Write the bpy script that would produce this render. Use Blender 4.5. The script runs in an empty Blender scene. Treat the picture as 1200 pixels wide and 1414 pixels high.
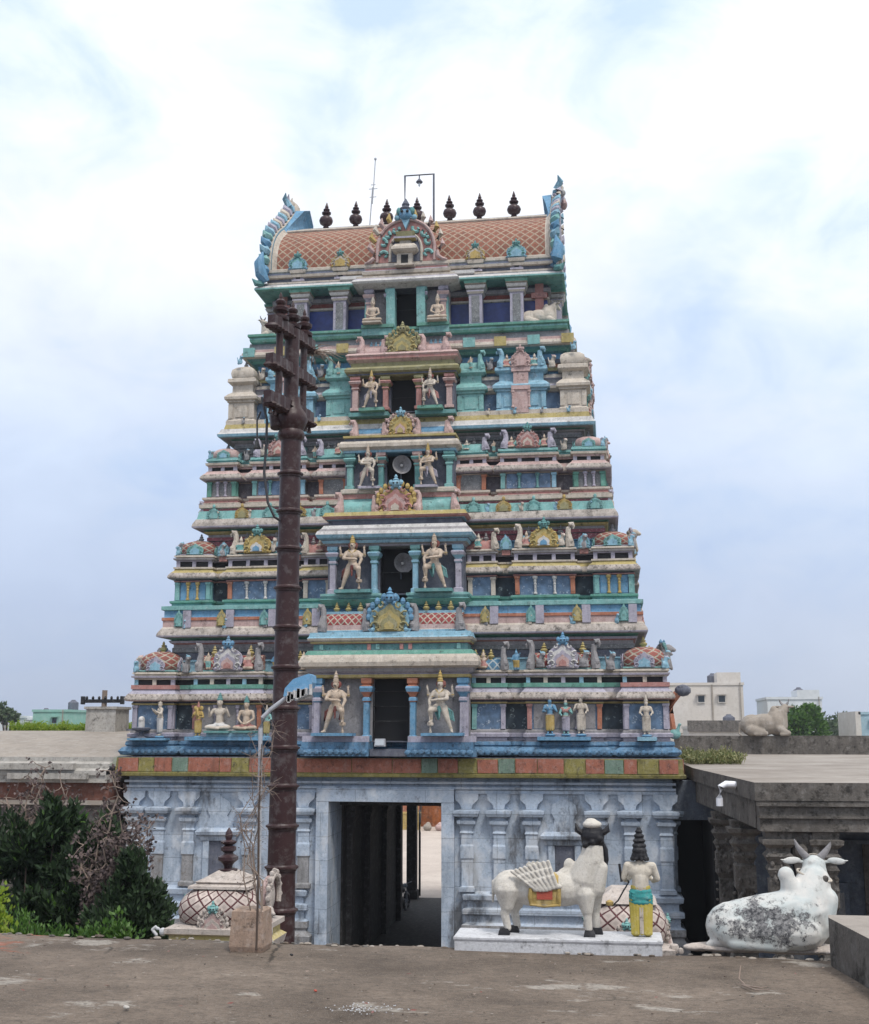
import bpy, math, random
from mathutils import Vector, Matrix, noise
R = math.radians; PI = math.pi
random.seed(7)
sc = bpy.context.scene
COL = sc.collection
# ------------------------------------------------------------ camera
CAM = Vector((5.81, -31.94, 6.5)); PHI = .143; PIT = .182
cd = bpy.data.cameras.new("camera"); cam = bpy.data.objects.new("camera", cd); COL.objects.link(cam)
cd.sensor_fit = 'VERTICAL'; cd.sensor_height = 24; cd.lens = 1641/1414*24
cd.clip_start = .1; cd.clip_end = 6000
cam.location = CAM; cam.rotation_euler = (PI/2+PIT, 0, PHI)
sc.camera = cam
# ------------------------------------------------------------ sky
SUN_EL = R(58); SUN_AZ = R(145)      # azimuth measured from +y towards +x
w = bpy.data.worlds.new("World"); sc.world = w; w.use_nodes = True
nt = w.node_tree; nt.nodes.clear(); N = nt.nodes.new; L = nt.links.new
out = N('ShaderNodeOutputWorld'); bg = N('ShaderNodeBackground'); L(bg.outputs[0], out.inputs[0])
sky = N('ShaderNodeTexSky'); sky.sky_type = 'NISHITA'; sky.sun_disc = False
sky.sun_elevation = SUN_EL; sky.sun_rotation = SUN_AZ; sky.dust_density = 2.5; sky.air_density = 1.2
tc = N('ShaderNodeTexCoord'); sep = N('ShaderNodeSeparateXYZ'); L(tc.outputs['Generated'], sep.inputs[0])
# flatten the direction to a cloud sheet: p = d / (z + .25)
za = N('ShaderNodeMath'); za.operation = 'ADD'; L(sep.outputs[2], za.inputs[0]); za.inputs[1].default_value = .55
zb = N('ShaderNodeMath'); zb.operation = 'MAXIMUM'; L(za.outputs[0], zb.inputs[0]); zb.inputs[1].default_value = .12
dv = N('ShaderNodeVectorMath'); dv.operation = 'DIVIDE'; L(tc.outputs['Generated'], dv.inputs[0])
cb = N('ShaderNodeCombineXYZ'); [L(zb.outputs[0], cb.inputs[i]) for i in range(3)]; L(cb.outputs[0], dv.inputs[1])
def wnoise(scale, detail, rough, off, dist=0.3):
    m = N('ShaderNodeMapping'); m.inputs['Location'].default_value = off; L(dv.outputs[0], m.inputs[0])
    n = N('ShaderNodeTexNoise'); n.inputs['Scale'].default_value = scale; n.inputs['Detail'].default_value = detail
    n.inputs['Roughness'].default_value = rough; n.inputs['Distortion'].default_value = dist; L(m.outputs[0], n.inputs[0]); return n
def wramp(src, stops):
    r = N('ShaderNodeValToRGB'); e = r.color_ramp.elements
    e[0].position, e[0].color = stops[0][0], (*stops[0][1], 1); e[1].position, e[1].color = stops[-1][0], (*stops[-1][1], 1)
    for p, c in stops[1:-1]:
        q = e.new(p); q.color = (*c, 1)
    L(src, r.inputs[0]); return r
def wmix(f, a, b, typ='MIX'):
    m = N('ShaderNodeMixRGB'); m.blend_type = typ
    if isinstance(f, (int, float)): m.inputs[0].default_value = f
    else: L(f, m.inputs[0])
    for k, v in ((1, a), (2, b)):
        if isinstance(v, tuple): m.inputs[k].default_value = (*v, 1)
        else: L(v, m.inputs[k])
    return m.outputs[0]
n1 = wnoise(2.4, 6, .5, (3.1, 1.7, 0)); n2 = wnoise(8, 7, .55, (0.4, 5.2, 1), .5)
fac = wmix(.34, n1.outputs[0], n2.outputs[0])
cloud = wramp(fac, [(.38, (.60, .74, .95)), (.45, (.84, .92, 1.0)), (.52, (1.03, 1.03, 1.03)), (.62, (1.20, 1.18, 1.15))])
low = wramp(sep.outputs[2], [(0.0, (.50, .57, .71)), (.10, (.54, .62, .80)), (.22, (.70, .79, .95)), (.34, (.95, .99, 1.05)), (.50, (1.24, 1.22, 1.20))])
# the brightest part of the cloud layer lies to the right of the gate tower
sb = N('ShaderNodeMath'); sb.operation = 'MULTIPLY_ADD'; L(sep.outputs[0], sb.inputs[0]); sb.inputs[1].default_value = .45; sb.inputs[2].default_value = .95
hi_ = wramp(sep.outputs[2], [(0.0, (.12, .12, .12)), (.22, (.55, .55, .55)), (.45, (1, 1, 1))])
cl_ = wmix(hi_.outputs[0], (.99, 1.0, 1.01), cloud.outputs[0])
c2 = wmix(1.0, low.outputs[0], cl_, 'MULTIPLY')
sidec = wramp(sep.outputs[0], [(0.0, (.92, .94, .98)), (.25, (1.12, 1.10, 1.07)), (1, (1.0, 1.0, 1.0))])
c3 = wmix(1.0, c2, sidec.outputs[0], 'MULTIPLY')
sk = wmix(1.0, sky.outputs[0], (.11, .11, .11), 'MULTIPLY')
L(wmix(.86, sk, c3), bg.inputs[0]); bg.inputs[1].default_value = 1.0
sd = bpy.data.lights.new("sun", 'SUN'); sd.energy = 2.1; sd.angle = R(11); sd.color = (1, .95, .88)
sun = bpy.data.objects.new("sun", sd); COL.objects.link(sun)
sdir = Vector((math.sin(SUN_AZ)*math.cos(SUN_EL), math.cos(SUN_AZ)*math.cos(SUN_EL), math.sin(SUN_EL)))
sun.rotation_euler = sdir.to_track_quat('Z', 'Y').to_euler(); sun.location = (0, -20, 60)
sc.view_settings.view_transform = 'Standard'; sc.view_settings.look = 'None'
sc.view_settings.exposure = .14; sc.view_settings.gamma = 1

# ------------------------------------------------------------ materials
MATS = {}
def base_mat(name):
    m = bpy.data.materials.new(name); m.use_nodes = True; t = m.node_tree
    return m, t, t.nodes['Principled BSDF']
def nz(t, scale, detail=5, rough=.6, stretch=(1, 1, 1), src=None):
    c = t.nodes.new('ShaderNodeTexCoord') if src is None else None
    mp = t.nodes.new('ShaderNodeMapping'); mp.inputs['Scale'].default_value = stretch
    t.links.new(c.outputs['Object'] if src is None else src, mp.inputs[0])
    n = t.nodes.new('ShaderNodeTexNoise'); n.inputs['Scale'].default_value = scale
    n.inputs['Detail'].default_value = detail; n.inputs['Roughness'].default_value = rough
    t.links.new(mp.outputs[0], n.inputs[0]); return n.outputs[0]
def rmp(t, src, a, b, ca=(0, 0, 0), cb_=(1, 1, 1)):
    r = t.nodes.new('ShaderNodeValToRGB'); e = r.color_ramp.elements
    e[0].position = a; e[1].position = b; e[0].color = (*ca, 1); e[1].color = (*cb_, 1)
    t.links.new(src, r.inputs[0]); return r.outputs[0]
def mx(t, f, a, b, typ='MIX'):
    m = t.nodes.new('ShaderNodeMixRGB'); m.blend_type = typ
    if isinstance(f, (int, float)): m.inputs[0].default_value = f
    else: t.links.new(f, m.inputs[0])
    for k, v in ((1, a), (2, b)):
        if isinstance(v, tuple): m.inputs[k].default_value = (*v, 1)
        else: t.links.new(v, m.inputs[k])
    return m.outputs[0]
def bump(t, b, h, s=.4, d=.02):
    n = t.nodes.new('ShaderNodeBump'); n.inputs['Strength'].default_value = s; n.inputs['Distance'].default_value = d
    t.links.new(h, n.inputs['Height']); t.links.new(n.outputs[0], b.inputs['Normal'])
def gpos(t):
    return t.nodes.new('ShaderNodeNewGeometry').outputs['Position']
def paint(name, rgb, dirt=.5, var=.25, rough=.75, sc_=1.0, dark=(.03, .028, .025), bmp=.35, joints=None):
    """weathered limewash / oil paint: faded patches, rain streaks, flaking and black mould"""
    m, t, b = base_mat(name); P = gpos(t)
    lum = .3*rgb[0]+.5*rgb[1]+.2*rgb[2]
    pale = tuple(min(.78, c*.62+lum*.38+.08) for c in rgb); deep = tuple(c*(1-var) for c in rgb)
    c = mx(t, rmp(t, nz(t, 2.3*sc_, 6, .65, src=P), .3, .7), deep, rgb)
    c = mx(t, mx(t, .6, (0, 0, 0), rmp(t, nz(t, 7*sc_, 5, .7, src=P), .5, .68)), c, pale)
    hb = nz(t, 26*sc_, 4, .7, src=P)
    c = mx(t, mx(t, .55*min(1, dirt+.15), (0, 0, 0), rmp(t, hb, .50, .66)), c, tuple(x*.38 for x in rgb))
    streak = rmp(t, nz(t, 4.2*sc_, 7, .72, (1, 1, .16), src=P), .58-.12*dirt, .74-.08*dirt)
    blot = rmp(t, nz(t, 5.5*sc_, 7, .78, src=P), .62-.10*dirt, .72-.06*dirt)
    c = mx(t, mx(t, .62*min(1, dirt+.15), (0, 0, 0), streak), c, tuple(x*.25+.02 for x in rgb))
    c = mx(t, mx(t, .85*min(1, dirt+.25), (0, 0, 0), blot), c, dark)
    if joints:
        moss = rmp(t, nz(t, 1.0, 7, .66, (1, 1, .38), src=P), .56, .66); c = mx(t, mx(t, .78, (0, 0, 0), moss), c, (.055, .052, .052))
        lime = rmp(t, nz(t, 1.7, 6, .6, (1, 1, .6), src=P), .52, .60); c = mx(t, mx(t, .45, (0, 0, 0), lime), c, (.62, .64, .67))
    h = nz(t, 34*sc_, 6, .72, src=P)
    if joints:      # ashlar courses: thin dark joints between big blocks
        bw, bh = joints; sw = t.nodes.new('ShaderNodeMapping'); sw.inputs['Rotation'].default_value = (PI/2, 0, 0); t.links.new(P, sw.inputs[0])
        br = t.nodes.new('ShaderNodeTexBrick'); br.inputs['Scale'].default_value = 1; br.inputs['Brick Width'].default_value = bw; br.inputs['Row Height'].default_value = bh
        br.inputs['Mortar Size'].default_value = .008; br.inputs['Mortar Smooth'].default_value = .3; br.inputs['Color1'].default_value = (1, 1, 1, 1); br.inputs['Color2'].default_value = (.90, .90, .90, 1); br.inputs['Mortar'].default_value = (.55, .54, .53, 1)
        wv = mx(t, .035, P, nz(t, 3, 4, .6, src=P), 'ADD'); t.links.new(wv, sw.inputs[0]); t.links.new(sw.outputs[0], br.inputs[0]); c = mx(t, 1.0, c, br.outputs[0], 'MULTIPLY')
    t.links.new(c, b.inputs['Base Color']); b.inputs['Roughness'].default_value = rough
    b.inputs['Specular IOR Level'].default_value = .25
    bump(t, b, mx(t, .35, h, blot), bmp*1.6, .02)
    MATS[name] = m; return m
G = 1.0
PAL = dict(cream=(.54, .48, .41), kapota=(.46, .41, .37), white=(.58, .57, .56), pink=(.52, .37, .35), rose=(.44, .22, .20), turq=(.21, .43, .42),
           teal=(.13, .31, .31), blue=(.14, .31, .48), sky=(.25, .45, .57), lav=(.40, .38, .46), green=(.13, .32, .26), ochre=(.44, .36, .15),
           olive=(.30, .28, .15), orange=(.44, .18, .11), deep=(.02, .035, .13), grey=(.29, .28, .29), skin=(.52, .42, .33),
           slate=(.12, .13, .17), gold=(.47, .34, .12), maroon=(.22, .07, .06))
for k, v in PAL.items(): paint(k, v, dirt=1.0 if k == 'kapota' else .6)
paint('kerb_red', (.36, .14, .095), .75, dark=(.05, .03, .03)); paint('kerb_olive', (.27, .24, .08), .8); paint('kerb_green', (.17, .25, .20), .7)
paint('lotus', (.12, .25, .40), 1.0, dark=(.02, .025, .04))
paint('wash', (.42, .50, .61), .55, .25, sc_=.6, dark=(.07, .065, .065), joints=(1.9, .62)); paint('wash_low', (.30, .30, .31), .85, .3, sc_=.9, dark=(.13, .10, .075))
paint('stone', (.165, .15, .137), 1.0, .45, sc_=.8, dark=(.022, .020, .018), bmp=.7); paint('stone_shade', (.045, .042, .042), .6, .4); paint('stone_blue', (.13, .155, .20), .45, .3)  # darker second stone: shade of passage, porch and hall put into the colour
paint('plaster', (.33, .29, .25), .3, .25, sc_=.5); paint('plaster_white', (.42, .40, .37), .7, .2, sc_=.6); paint('wall_red', (.17, .07, .05), .6, .4)
paint('brown', (.046, .022, .023), .15, .3, rough=.38, dark=(.02, .012, .012), bmp=.15)
paint('kalasam', (.055, .030, .034), .2, .3, rough=.35, bmp=.1)
paint('statue_white', (.56, .53, .48), .35, .1, sc_=2.5, dark=(.12, .10, .08)); paint('slab_white', (.56, .57, .60), .5, .15, sc_=1.5)
paint('man_skin', (.58, .53, .45), .3, .12, sc_=3); paint('hair', (.018, .018, .022), .1, .3, rough=.45, bmp=.3); paint('sash', (.05, .30, .30), .25, .2, sc_=3); paint('dhoti', (.52, .42, .09), .2, .2, sc_=3)
paint('shrine', (.50, .44, .40), .6, .2, sc_=2); paint('shrine_y', (.50, .42, .20), .3, .2, sc_=2); paint('block', (.36, .26, .20), .6, .25, sc_=2)
paint('metal', (.42, .44, .48), .3, .15, rough=.45, sc_=3, bmp=.1); paint('lamp_blue', (.16, .38, .62), .2, .2, rough=.4, sc_=4); paint('black_metal', (.02, .02, .022), .2, .2, rough=.5)
paint('cloth_red', (.45, .10, .07), .2, .2, sc_=3); paint('far_cream', (.57, .53, .49), .15, .08, sc_=.15); paint('far_white', (.60, .63, .66), .1, .08, sc_=.15)
paint('far_mint', (.25, .46, .40), .15, .1, sc_=.2); paint('far_blue', (.33, .47, .55), .15, .1, sc_=.2)
def flat(name, rgb, rough=.8, metal=0):
    m, t, b = base_mat(name); b.inputs['Base Color'].default_value = (*rgb, 1); b.inputs['Roughness'].default_value = rough
    b.inputs['Metallic'].default_value = metal; MATS[name] = m; return m
paint('stall_orange', (.40, .13, .04), .9, .5, sc_=.35)
flat('dark', (.012, .012, .016)); flat('unlit_black', (.004, .004, .006)); flat('glass', (.02, .03, .04), .15); flat('lamp_glass', (.5, .55, .6), .2)  # the flat black on openings stands in for their unlit depth
def nightblue():
    m, t, b = base_mat('blue_board'); P = gpos(t)
    c = mx(t, rmp(t, nz(t, 2.2, 5, .6, src=P), .35, .7), (.010, .022, .11), (.022, .05, .24))
    t.links.new(c, b.inputs['Base Color']); b.inputs['Roughness'].default_value = .45; MATS['blue_board'] = m
nightblue()
def floral(name, ground, petal, scale=9):
    m, t, b = base_mat(name); P = gpos(t)
    v = t.nodes.new('ShaderNodeTexVoronoi'); v.inputs['Scale'].default_value = scale; t.links.new(P, v.inputs[0])
    w1 = rmp(t, v.outputs['Distance'], .16, .2); w2 = rmp(t, v.outputs['Distance'], .34, .40, (1, 1, 1), (0, 0, 0))
    ring = mx(t, 1.0, w1, w2, 'MULTIPLY')
    v2 = t.nodes.new('ShaderNodeTexVoronoi'); v2.inputs['Scale'].default_value = scale*4.2; t.links.new(P, v2.inputs[0])
    ring = mx(t, 1.0, mx(t, 1.0, ring, rmp(t, v2.outputs['Distance'], .30, .45, (1, 1, 1), (.1, .1, .1)), 'MULTIPLY'), rmp(t, nz(t, 6, 4, .7, src=P), .35, .55, (.25, .25, .25)), 'MULTIPLY')
    c = mx(t, ring, mx(t, rmp(t, nz(t, 5, 4, .6, src=P), .35, .7), tuple(x*.5 for x in ground), ground), petal)
    t.links.new(c, b.inputs['Base Color']); bump(t, b, ring, .5, .02); b.inputs['Roughness'].default_value = .7; MATS[name] = m
floral('floral_blue', (.12, .20, .32), (.36, .42, .50), 5.5); floral('floral_dark', (.035, .055, .075), (.24, .30, .32), 5); floral('floral_grey', (.16, .15, .17), (.28, .27, .28), 9)
floral('carved', (.20, .21, .22), (.48, .47, .45), 17); floral('floral_rose', (.28, .08, .10), (.52, .42, .42), 14)
def lattice(name, line, fill, su, sv, wdt=.14):
    """diamond lattice laid out on the uv map (metres)"""
    m, t, b = base_mat(name); uv = t.nodes.new('ShaderNodeUVMap').outputs[0]
    s = t.nodes.new('ShaderNodeSeparateXYZ'); t.links.new(uv, s.inputs[0])
    def M(op, a, b_=None):
        n = t.nodes.new('ShaderNodeMath'); n.operation = op
        for i, v in enumerate((a, b_)):
            if v is None: continue
            if isinstance(v, (int, float)): n.inputs[i].default_value = v
            else: t.links.new(v, n.inputs[i])
        return n.outputs[0]
    a = M('MULTIPLY', s.outputs[0], su); c = M('MULTIPLY', s.outputs[1], sv)
    d1 = M('ABSOLUTE', M('SUBTRACT', M('FRACT', M('ADD', a, c)), .5)); d2 = M('ABSOLUTE', M('SUBTRACT', M('FRACT', M('SUBTRACT', a, c)), .5))
    dm = M('MAXIMUM', d1, d2); ln = rmp(t, dm, .5-wdt-.02, .5-wdt+.02)
    dot = rmp(t, M('MAXIMUM', d1, d2), .16, .22, (1, 1, 1), (0, 0, 0))
    P = gpos(t)
    f = mx(t, rmp(t, nz(t, 3, 5, .7, src=P), .35, .65), tuple(x*.6 for x in fill), fill)
    f = mx(t, mx(t, .5, (0, 0, 0), dot), f, tuple(x*.5 for x in fill))
    lc = mx(t, rmp(t, nz(t, 8, 4, .7, src=P), .4, .7), tuple(x*.6 for x in line), line)
    c = mx(t, ln, f, lc); c = mx(t, mx(t, .6, (0, 0, 0), rmp(t, nz(t, 5, 6, .7, (1, 1, .3), src=P), .55, .75)), c, (.05, .04, .04))
    t.links.new(c, b.inputs['Base Color']); bump(t, b, ln, .9, .04); b.inputs['Roughness'].default_value = .75; MATS[name] = m
lattice('roof_lattice', (.44, .33, .24), (.29, .105, .065), 3.3, 3.3, .11)
lattice('barrel_lattice', (.50, .44, .36), (.30, .05, .05), 5, 5, .12); lattice('blue_lattice', (.42, .50, .55), (.08, .22, .36), 4, 4, .12)
lattice('shrine_lattice', (.13, .035, .04), (.52, .44, .40), 6.4, 6.4, .07); lattice('dome_lattice', (.46, .40, .32), (.30, .09, .07), 4, 4, .12)
def peeled():
    m, t, b = base_mat('peeling_white'); tc_ = t.nodes.new('ShaderNodeTexCoord').outputs['Object']
    n = nz(t, 11, 9, .8, src=tc_); g = t.nodes.new('ShaderNodeVectorMath'); g.operation = 'DISTANCE'
    mp = t.nodes.new('ShaderNodeMapping'); mp.inputs['Scale'].default_value = (1, .25, 1.9); t.links.new(tc_, mp.inputs[0])
    mp.inputs['Rotation'].default_value = (0, R(14), 0)
    t.links.new(mp.outputs[0], g.inputs[0]); g.inputs[1].default_value = (.02, -.03, .40)
    zone = rmp(t, g.outputs['Value'], .12, .50, (1, 1, 1), (0, 0, 0))
    s = t.nodes.new('ShaderNodeMath'); s.operation = 'MULTIPLY_ADD'; t.links.new(zone, s.inputs[0]); s.inputs[1].default_value = .23; t.links.new(n, s.inputs[2])
    patch = rmp(t, s.outputs[0], .615, .675)
    base = mx(t, rmp(t, nz(t, 5, 6, .6, src=tc_), .4, .65), (.43, .47, .47), (.57, .555, .53))
    base = mx(t, mx(t, .7, (0, 0, 0), rmp(t, nz(t, 16, 6, .75, src=tc_), .56, .68)), base, (.20, .19, .18))
    c = mx(t, patch, base, mx(t, rmp(t, nz(t, 40, 4, .7, src=tc_), .4, .6), (.03, .031, .037), (.20, .20, .205)))
    t.links.new(c, b.inputs['Base Color']); b.inputs['Roughness'].default_value = .75
    bump(t, b, mx(t, .5, mx(t, 1.0, (1, 1, 1), patch, 'SUBTRACT'), nz(t, 45, 5, .7, src=tc_)), .5, .008); MATS['peeling_white'] = m
peeled()
def terrace_mat():
    m, t, b = base_mat('terrace'); P = gpos(t)
    c = mx(t, rmp(t, nz(t, 1.1, 8, .68, src=P), .32, .68), (.078, .060, .047), (.215, .172, .138))
    c = mx(t, mx(t, .6, (0, 0, 0), rmp(t, nz(t, 5, 7, .75, (1, 2.2, 1), src=P), .5, .72)), c, (.06, .05, .043))
    c = mx(t, mx(t, .75, (0, 0, 0), rmp(t, nz(t, 1.15, 8, .70, (1, 1.7, 1), src=P), .575, .615)), c, (.36, .335, .30))
    c = mx(t, mx(t, .55, (0, 0, 0), rmp(t, nz(t, 22, 8, .8, (1, 1.6, 1), src=P), .46, .60)), c, (.055, .046, .04))
    c = mx(t, mx(t, .6, (0, 0, 0), rmp(t, nz(t, 110, 4, .7, src=P), .56, .66)), c, (.30, .27, .24))
    c = mx(t, mx(t, .8, (0, 0, 0), rmp(t, nz(t, 48, 3, .6, src=P), .64, .70)), c, (.03, .027, .025))
    vc = t.nodes.new('ShaderNodeTexVoronoi'); vc.feature = 'DISTANCE_TO_EDGE'; vc.inputs['Scale'].default_value = .62; t.links.new(mx(t, .16, P, nz(t, 2.2, 6, .7, src=P), 'ADD'), vc.inputs[0])
    crack = rmp(t, vc.outputs['Distance'], .003, .010, (1, 1, 1), (0, 0, 0)); crack = mx(t, 1.0, crack, rmp(t, nz(t, .9, 3, .5, src=P), .56, .64), 'MULTIPLY')
    c = mx(t, mx(t, .8, (0, 0, 0), crack), c, (.02, .018, .015))
    sx = t.nodes.new('ShaderNodeSeparateXYZ'); t.links.new(P, sx.inputs[0])
    rd = t.nodes.new('ShaderNodeMath'); rd.operation = 'MULTIPLY_ADD'; t.links.new(sx.outputs[0], rd.inputs[0]); rd.inputs[1].default_value = -.22; rd.inputs[2].default_value = .36
    rs = t.nodes.new('ShaderNodeMath'); rs.operation = 'ADD'; t.links.new(rd.outputs[0], rs.inputs[0]); t.links.new(nz(t, 4, 6, .7, (1, 2, 1), src=P), rs.inputs[1])
    c = mx(t, mx(t, .8, (0, 0, 0), rmp(t, rs.outputs[0], .62, .72)), c, (.27, .09, .055))
    t.links.new(c, b.inputs['Base Color']); b.inputs['Roughness'].default_value = .85; b.inputs['Specular IOR Level'].default_value = .2
    h = mx(t, .5, nz(t, 90, 5, .8, src=P), nz(t, 12, 6, .7, src=P)); bump(t, b, h, .7, .012); MATS['terrace'] = m
terrace_mat()
def ground_mat(name, a, c_, s1, s2):
    m, t, b = base_mat(name); P = gpos(t)
    c = mx(t, rmp(t, nz(t, s1, 7, .65, src=P), .35, .65), a, c_); c = mx(t, mx(t, .4, (0, 0, 0), rmp(t, nz(t, s2, 5, .7, src=P), .5, .7)), c, tuple(x*.6 for x in a))
    t.links.new(c, b.inputs['Base Color']); b.inputs['Roughness'].default_value = .9; bump(t, b, nz(t, s2*3, 4, .7, src=P), .4, .02); MATS[name] = m
ground_mat('earth', (.17, .13, .10), (.27, .22, .17), .3, 6); ground_mat('sand', (.42, .36, .32), (.52, .46, .41), .3, 4); ground_mat('far_land', (.06, .08, .04), (.14, .13, .08), .02, .3)
ground_mat('roof_floor', (.22, .19, .165), (.34, .31, .28), .5, 5)
def leafmat(name, a, c_, trans=.35, rough=.5):
    m, t, b = base_mat(name)
    g = t.nodes.new('ShaderNodeNewGeometry')
    c = mx(t, g.outputs['Random Per Island'], a, c_)
    b.inputs['Roughness'].default_value = rough; t.links.new(c, b.inputs['Base Color'])
    tr = t.nodes.new('ShaderNodeBsdfTranslucent'); t.links.new(c, tr.inputs[0]); ms = t.nodes.new('ShaderNodeMixShader'); ms.inputs[0].default_value = trans
    o = t.nodes['Material Output']; t.links.new(b.outputs[0], ms.inputs[1]); t.links.new(tr.outputs[0], ms.inputs[2]); t.links.new(ms.outputs[0], o.inputs[0])
    MATS[name] = m
leafmat('leaf_dark', (.005, .016, .005), (.026, .058, .017), .10, .75); leafmat('leaf_mid', (.04, .10, .02), (.10, .20, .035)); leafmat('leaf_lime', (.14, .25, .02), (.34, .42, .05), .5)
leafmat('leaf_dead', (.05, .035, .035), (.16, .12, .115), .1, .8); leafmat('leaf_far', (.03, .06, .025), (.09, .13, .06), .2); leafmat('grass_dry', (.10, .14, .04), (.30, .28, .13), .3)
flat('bark', (.07, .05, .04), .9); flat('bark_pale', (.22, .17, .14), .9); flat('cable', (.03, .03, .035), .5); flat('pvc', (.72, .74, .80), .35)

# ------------------------------------------------------------ mesh helpers
WOB = 0      # hand-laid unevenness of the old stucco, in metres
class MB:
    def __init__(s): s.v = []; s.f = []; s.m = []; s.uv = {}; s.xf = None
    def pt(s, x, y, z):
        if s.xf: x, y, z = s.xf(x, y, z)
        if WOB:
            q = noise.noise_vector((x*.75, y*.75, z*.9)); x += q.x*WOB; y += q.y*WOB*.5; z += q.z*WOB*.8
        s.v.append((x, y, z)); return len(s.v)-1
    def face(s, idx, m, uv=None):
        s.f.append(tuple(idx)); s.m.append(m)
        if uv: s.uv[len(s.f)-1] = uv
    def box(s, x0, x1, y0, y1, z0, z1, m, taper=0):
        a = [s.pt(*p) for p in ((x0, y0, z0), (x1, y0, z0), (x1, y1, z0), (x0, y1, z0))]
        b = [s.pt(*p) for p in ((x0+taper, y0+taper, z1), (x1-taper, y0+taper, z1), (x1-taper, y1-taper, z1), (x0+taper, y1-taper, z1))]
        for i in range(4): j = (i+1) % 4; s.face((a[i], a[j], b[j], b[i]), m)
        s.face(a[::-1], m); s.face(b, m)
    def stack(s, x0, x1, y0, y1, prof, cap=True):
        """prof: (out, z, material of the strip below this level)"""
        prev = None
        for o, z, m in prof:
            cur = [s.pt(*p) for p in ((x0-o, y0-o, z), (x1+o, y0-o, z), (x1+o, y1+o, z), (x0-o, y1+o, z))]
            if prev:
                for i in range(4): j = (i+1) % 4; s.face((prev[i], prev[j], cur[j], cur[i]), m)
            elif cap: s.face(cur[::-1], m)
            prev = cur; last = m
        if cap: s.face(prev, last)
    def prism(s, poly, y0, y1, m, mf=None):
        """poly in (x,z), extruded from y0 (front) to y1"""
        a = [s.pt(x, y0, z) for x, z in poly]; b = [s.pt(x, y1, z) for x, z in poly]; n = len(poly)
        s.face(a, mf or m); s.face(b[::-1], m)
        for i in range(n): j = (i+1) % n; s.face((a[j], a[i], b[i], b[j]), m)
    def lathe(s, cx, cy, z0, prof, m, seg=10, sx=1, sy=1):
        prev = None
        for k, p in enumerate(prof):
            r, z = p[0], p[1]; mm = p[2] if len(p) > 2 else m
            cur = [s.pt(cx+r*sx*math.cos(2*PI*i/seg), cy+r*sy*math.sin(2*PI*i/seg), z0+z) for i in range(seg)]
            if prev:
                for i in range(seg): j = (i+1) % seg; s.face((prev[i], prev[j], cur[j], cur[i]), mm)
            else: s.face(cur[::-1], mm)
            prev = cur
        s.face(prev, mm)
    def tube(s, pts, rad, m, seg=8):
        pts = [Vector(p) for p in pts]; n = len(pts); rad = rad if isinstance(rad, (list, tuple)) else [rad]*n
        prev = None
        for i, p in enumerate(pts):
            d = (pts[min(i+1, n-1)]-pts[max(i-1, 0)]); d = d.normalized() if d.length else Vector((0, 0, 1))
            u = d.cross(Vector((0, 0, 1)) if abs(d.z) < .9 else Vector((1, 0, 0))).normalized(); v = d.cross(u)
            cur = [s.pt(*(p+(u*math.cos(2*PI*k/seg)+v*math.sin(2*PI*k/seg))*rad[i])) for k in range(seg)]
            if prev:
                for k in range(seg): j = (k+1) % seg; s.face((prev[k], prev[j], cur[j], cur[k]), m)
            else: s.face(cur[::-1], m)
            prev = cur
        s.face(prev, m)
    def ball(s, c, r, m, seg=8, rings=5):
        rx, ry, rz = r if isinstance(r, (tuple, list)) else (r, r, r)
        s.lathe(c[0], c[1], c[2], [(max(.02, math.sin(PI*i/rings)), -math.cos(PI*i/rings)*rz) for i in range(rings+1)], m, seg, rx, ry)
    def build(s, name, parent=None, smooth=False, label=None, loc=None, ang=40):
        me = bpy.data.meshes.new(name); me.from_pydata(s.v, [], s.f); ks = []
        for k in s.m:
            if k not in ks: ks.append(k)
        for k in ks: me.materials.append(MATS[k])
        me.polygons.foreach_set('material_index', [ks.index(k) for k in s.m])
        if s.uv:
            ul = me.uv_layers.new(name='UVMap')
            for fi, uv in s.uv.items():
                for li, c in zip(me.polygons[fi].loop_indices, uv): ul.data[li].uv = c
        if smooth:
            me.shade_smooth()
            try: me.set_sharp_from_angle(angle=R(ang))
            except Exception: pass
        me.update()
        o = bpy.data.objects.new(name, me); COL.objects.link(o)
        if parent: o.parent = parent; o.matrix_parent_inverse = Matrix.Identity(4); o.location = -world_loc(parent)
        if loc: o.location = loc
        if label: o['label'] = label
        return o
def world_loc(o):
    l = Vector((0, 0, 0))
    while o: l += o.location; o = o.parent
    return l
def empty(name, loc=(0, 0, 0), rz=0):
    o = bpy.data.objects.new(name, None); COL.objects.link(o); o.location = loc; o.rotation_euler.z = rz; o.empty_display_size = .2; return o
def tag(o, label=None, cat=None, group=None, kind=None):
    for k, v in (('label', label), ('category', cat), ('group', group), ('kind', kind)):
        if v: o[k] = v
    return o
def local_build(mb, name, parent, smooth=False, label=None):
    """mesh given in the parent's local frame"""
    o = mb.build(name, None, smooth, label); o.parent = parent; return o
def copy_tree(o, parent=None):
    c = o.copy(); COL.objects.link(c)
    if parent: c.parent = parent
    for ch in list(o.children):
        copy_tree(ch, c)
    return c
def recent(o): return o
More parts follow.
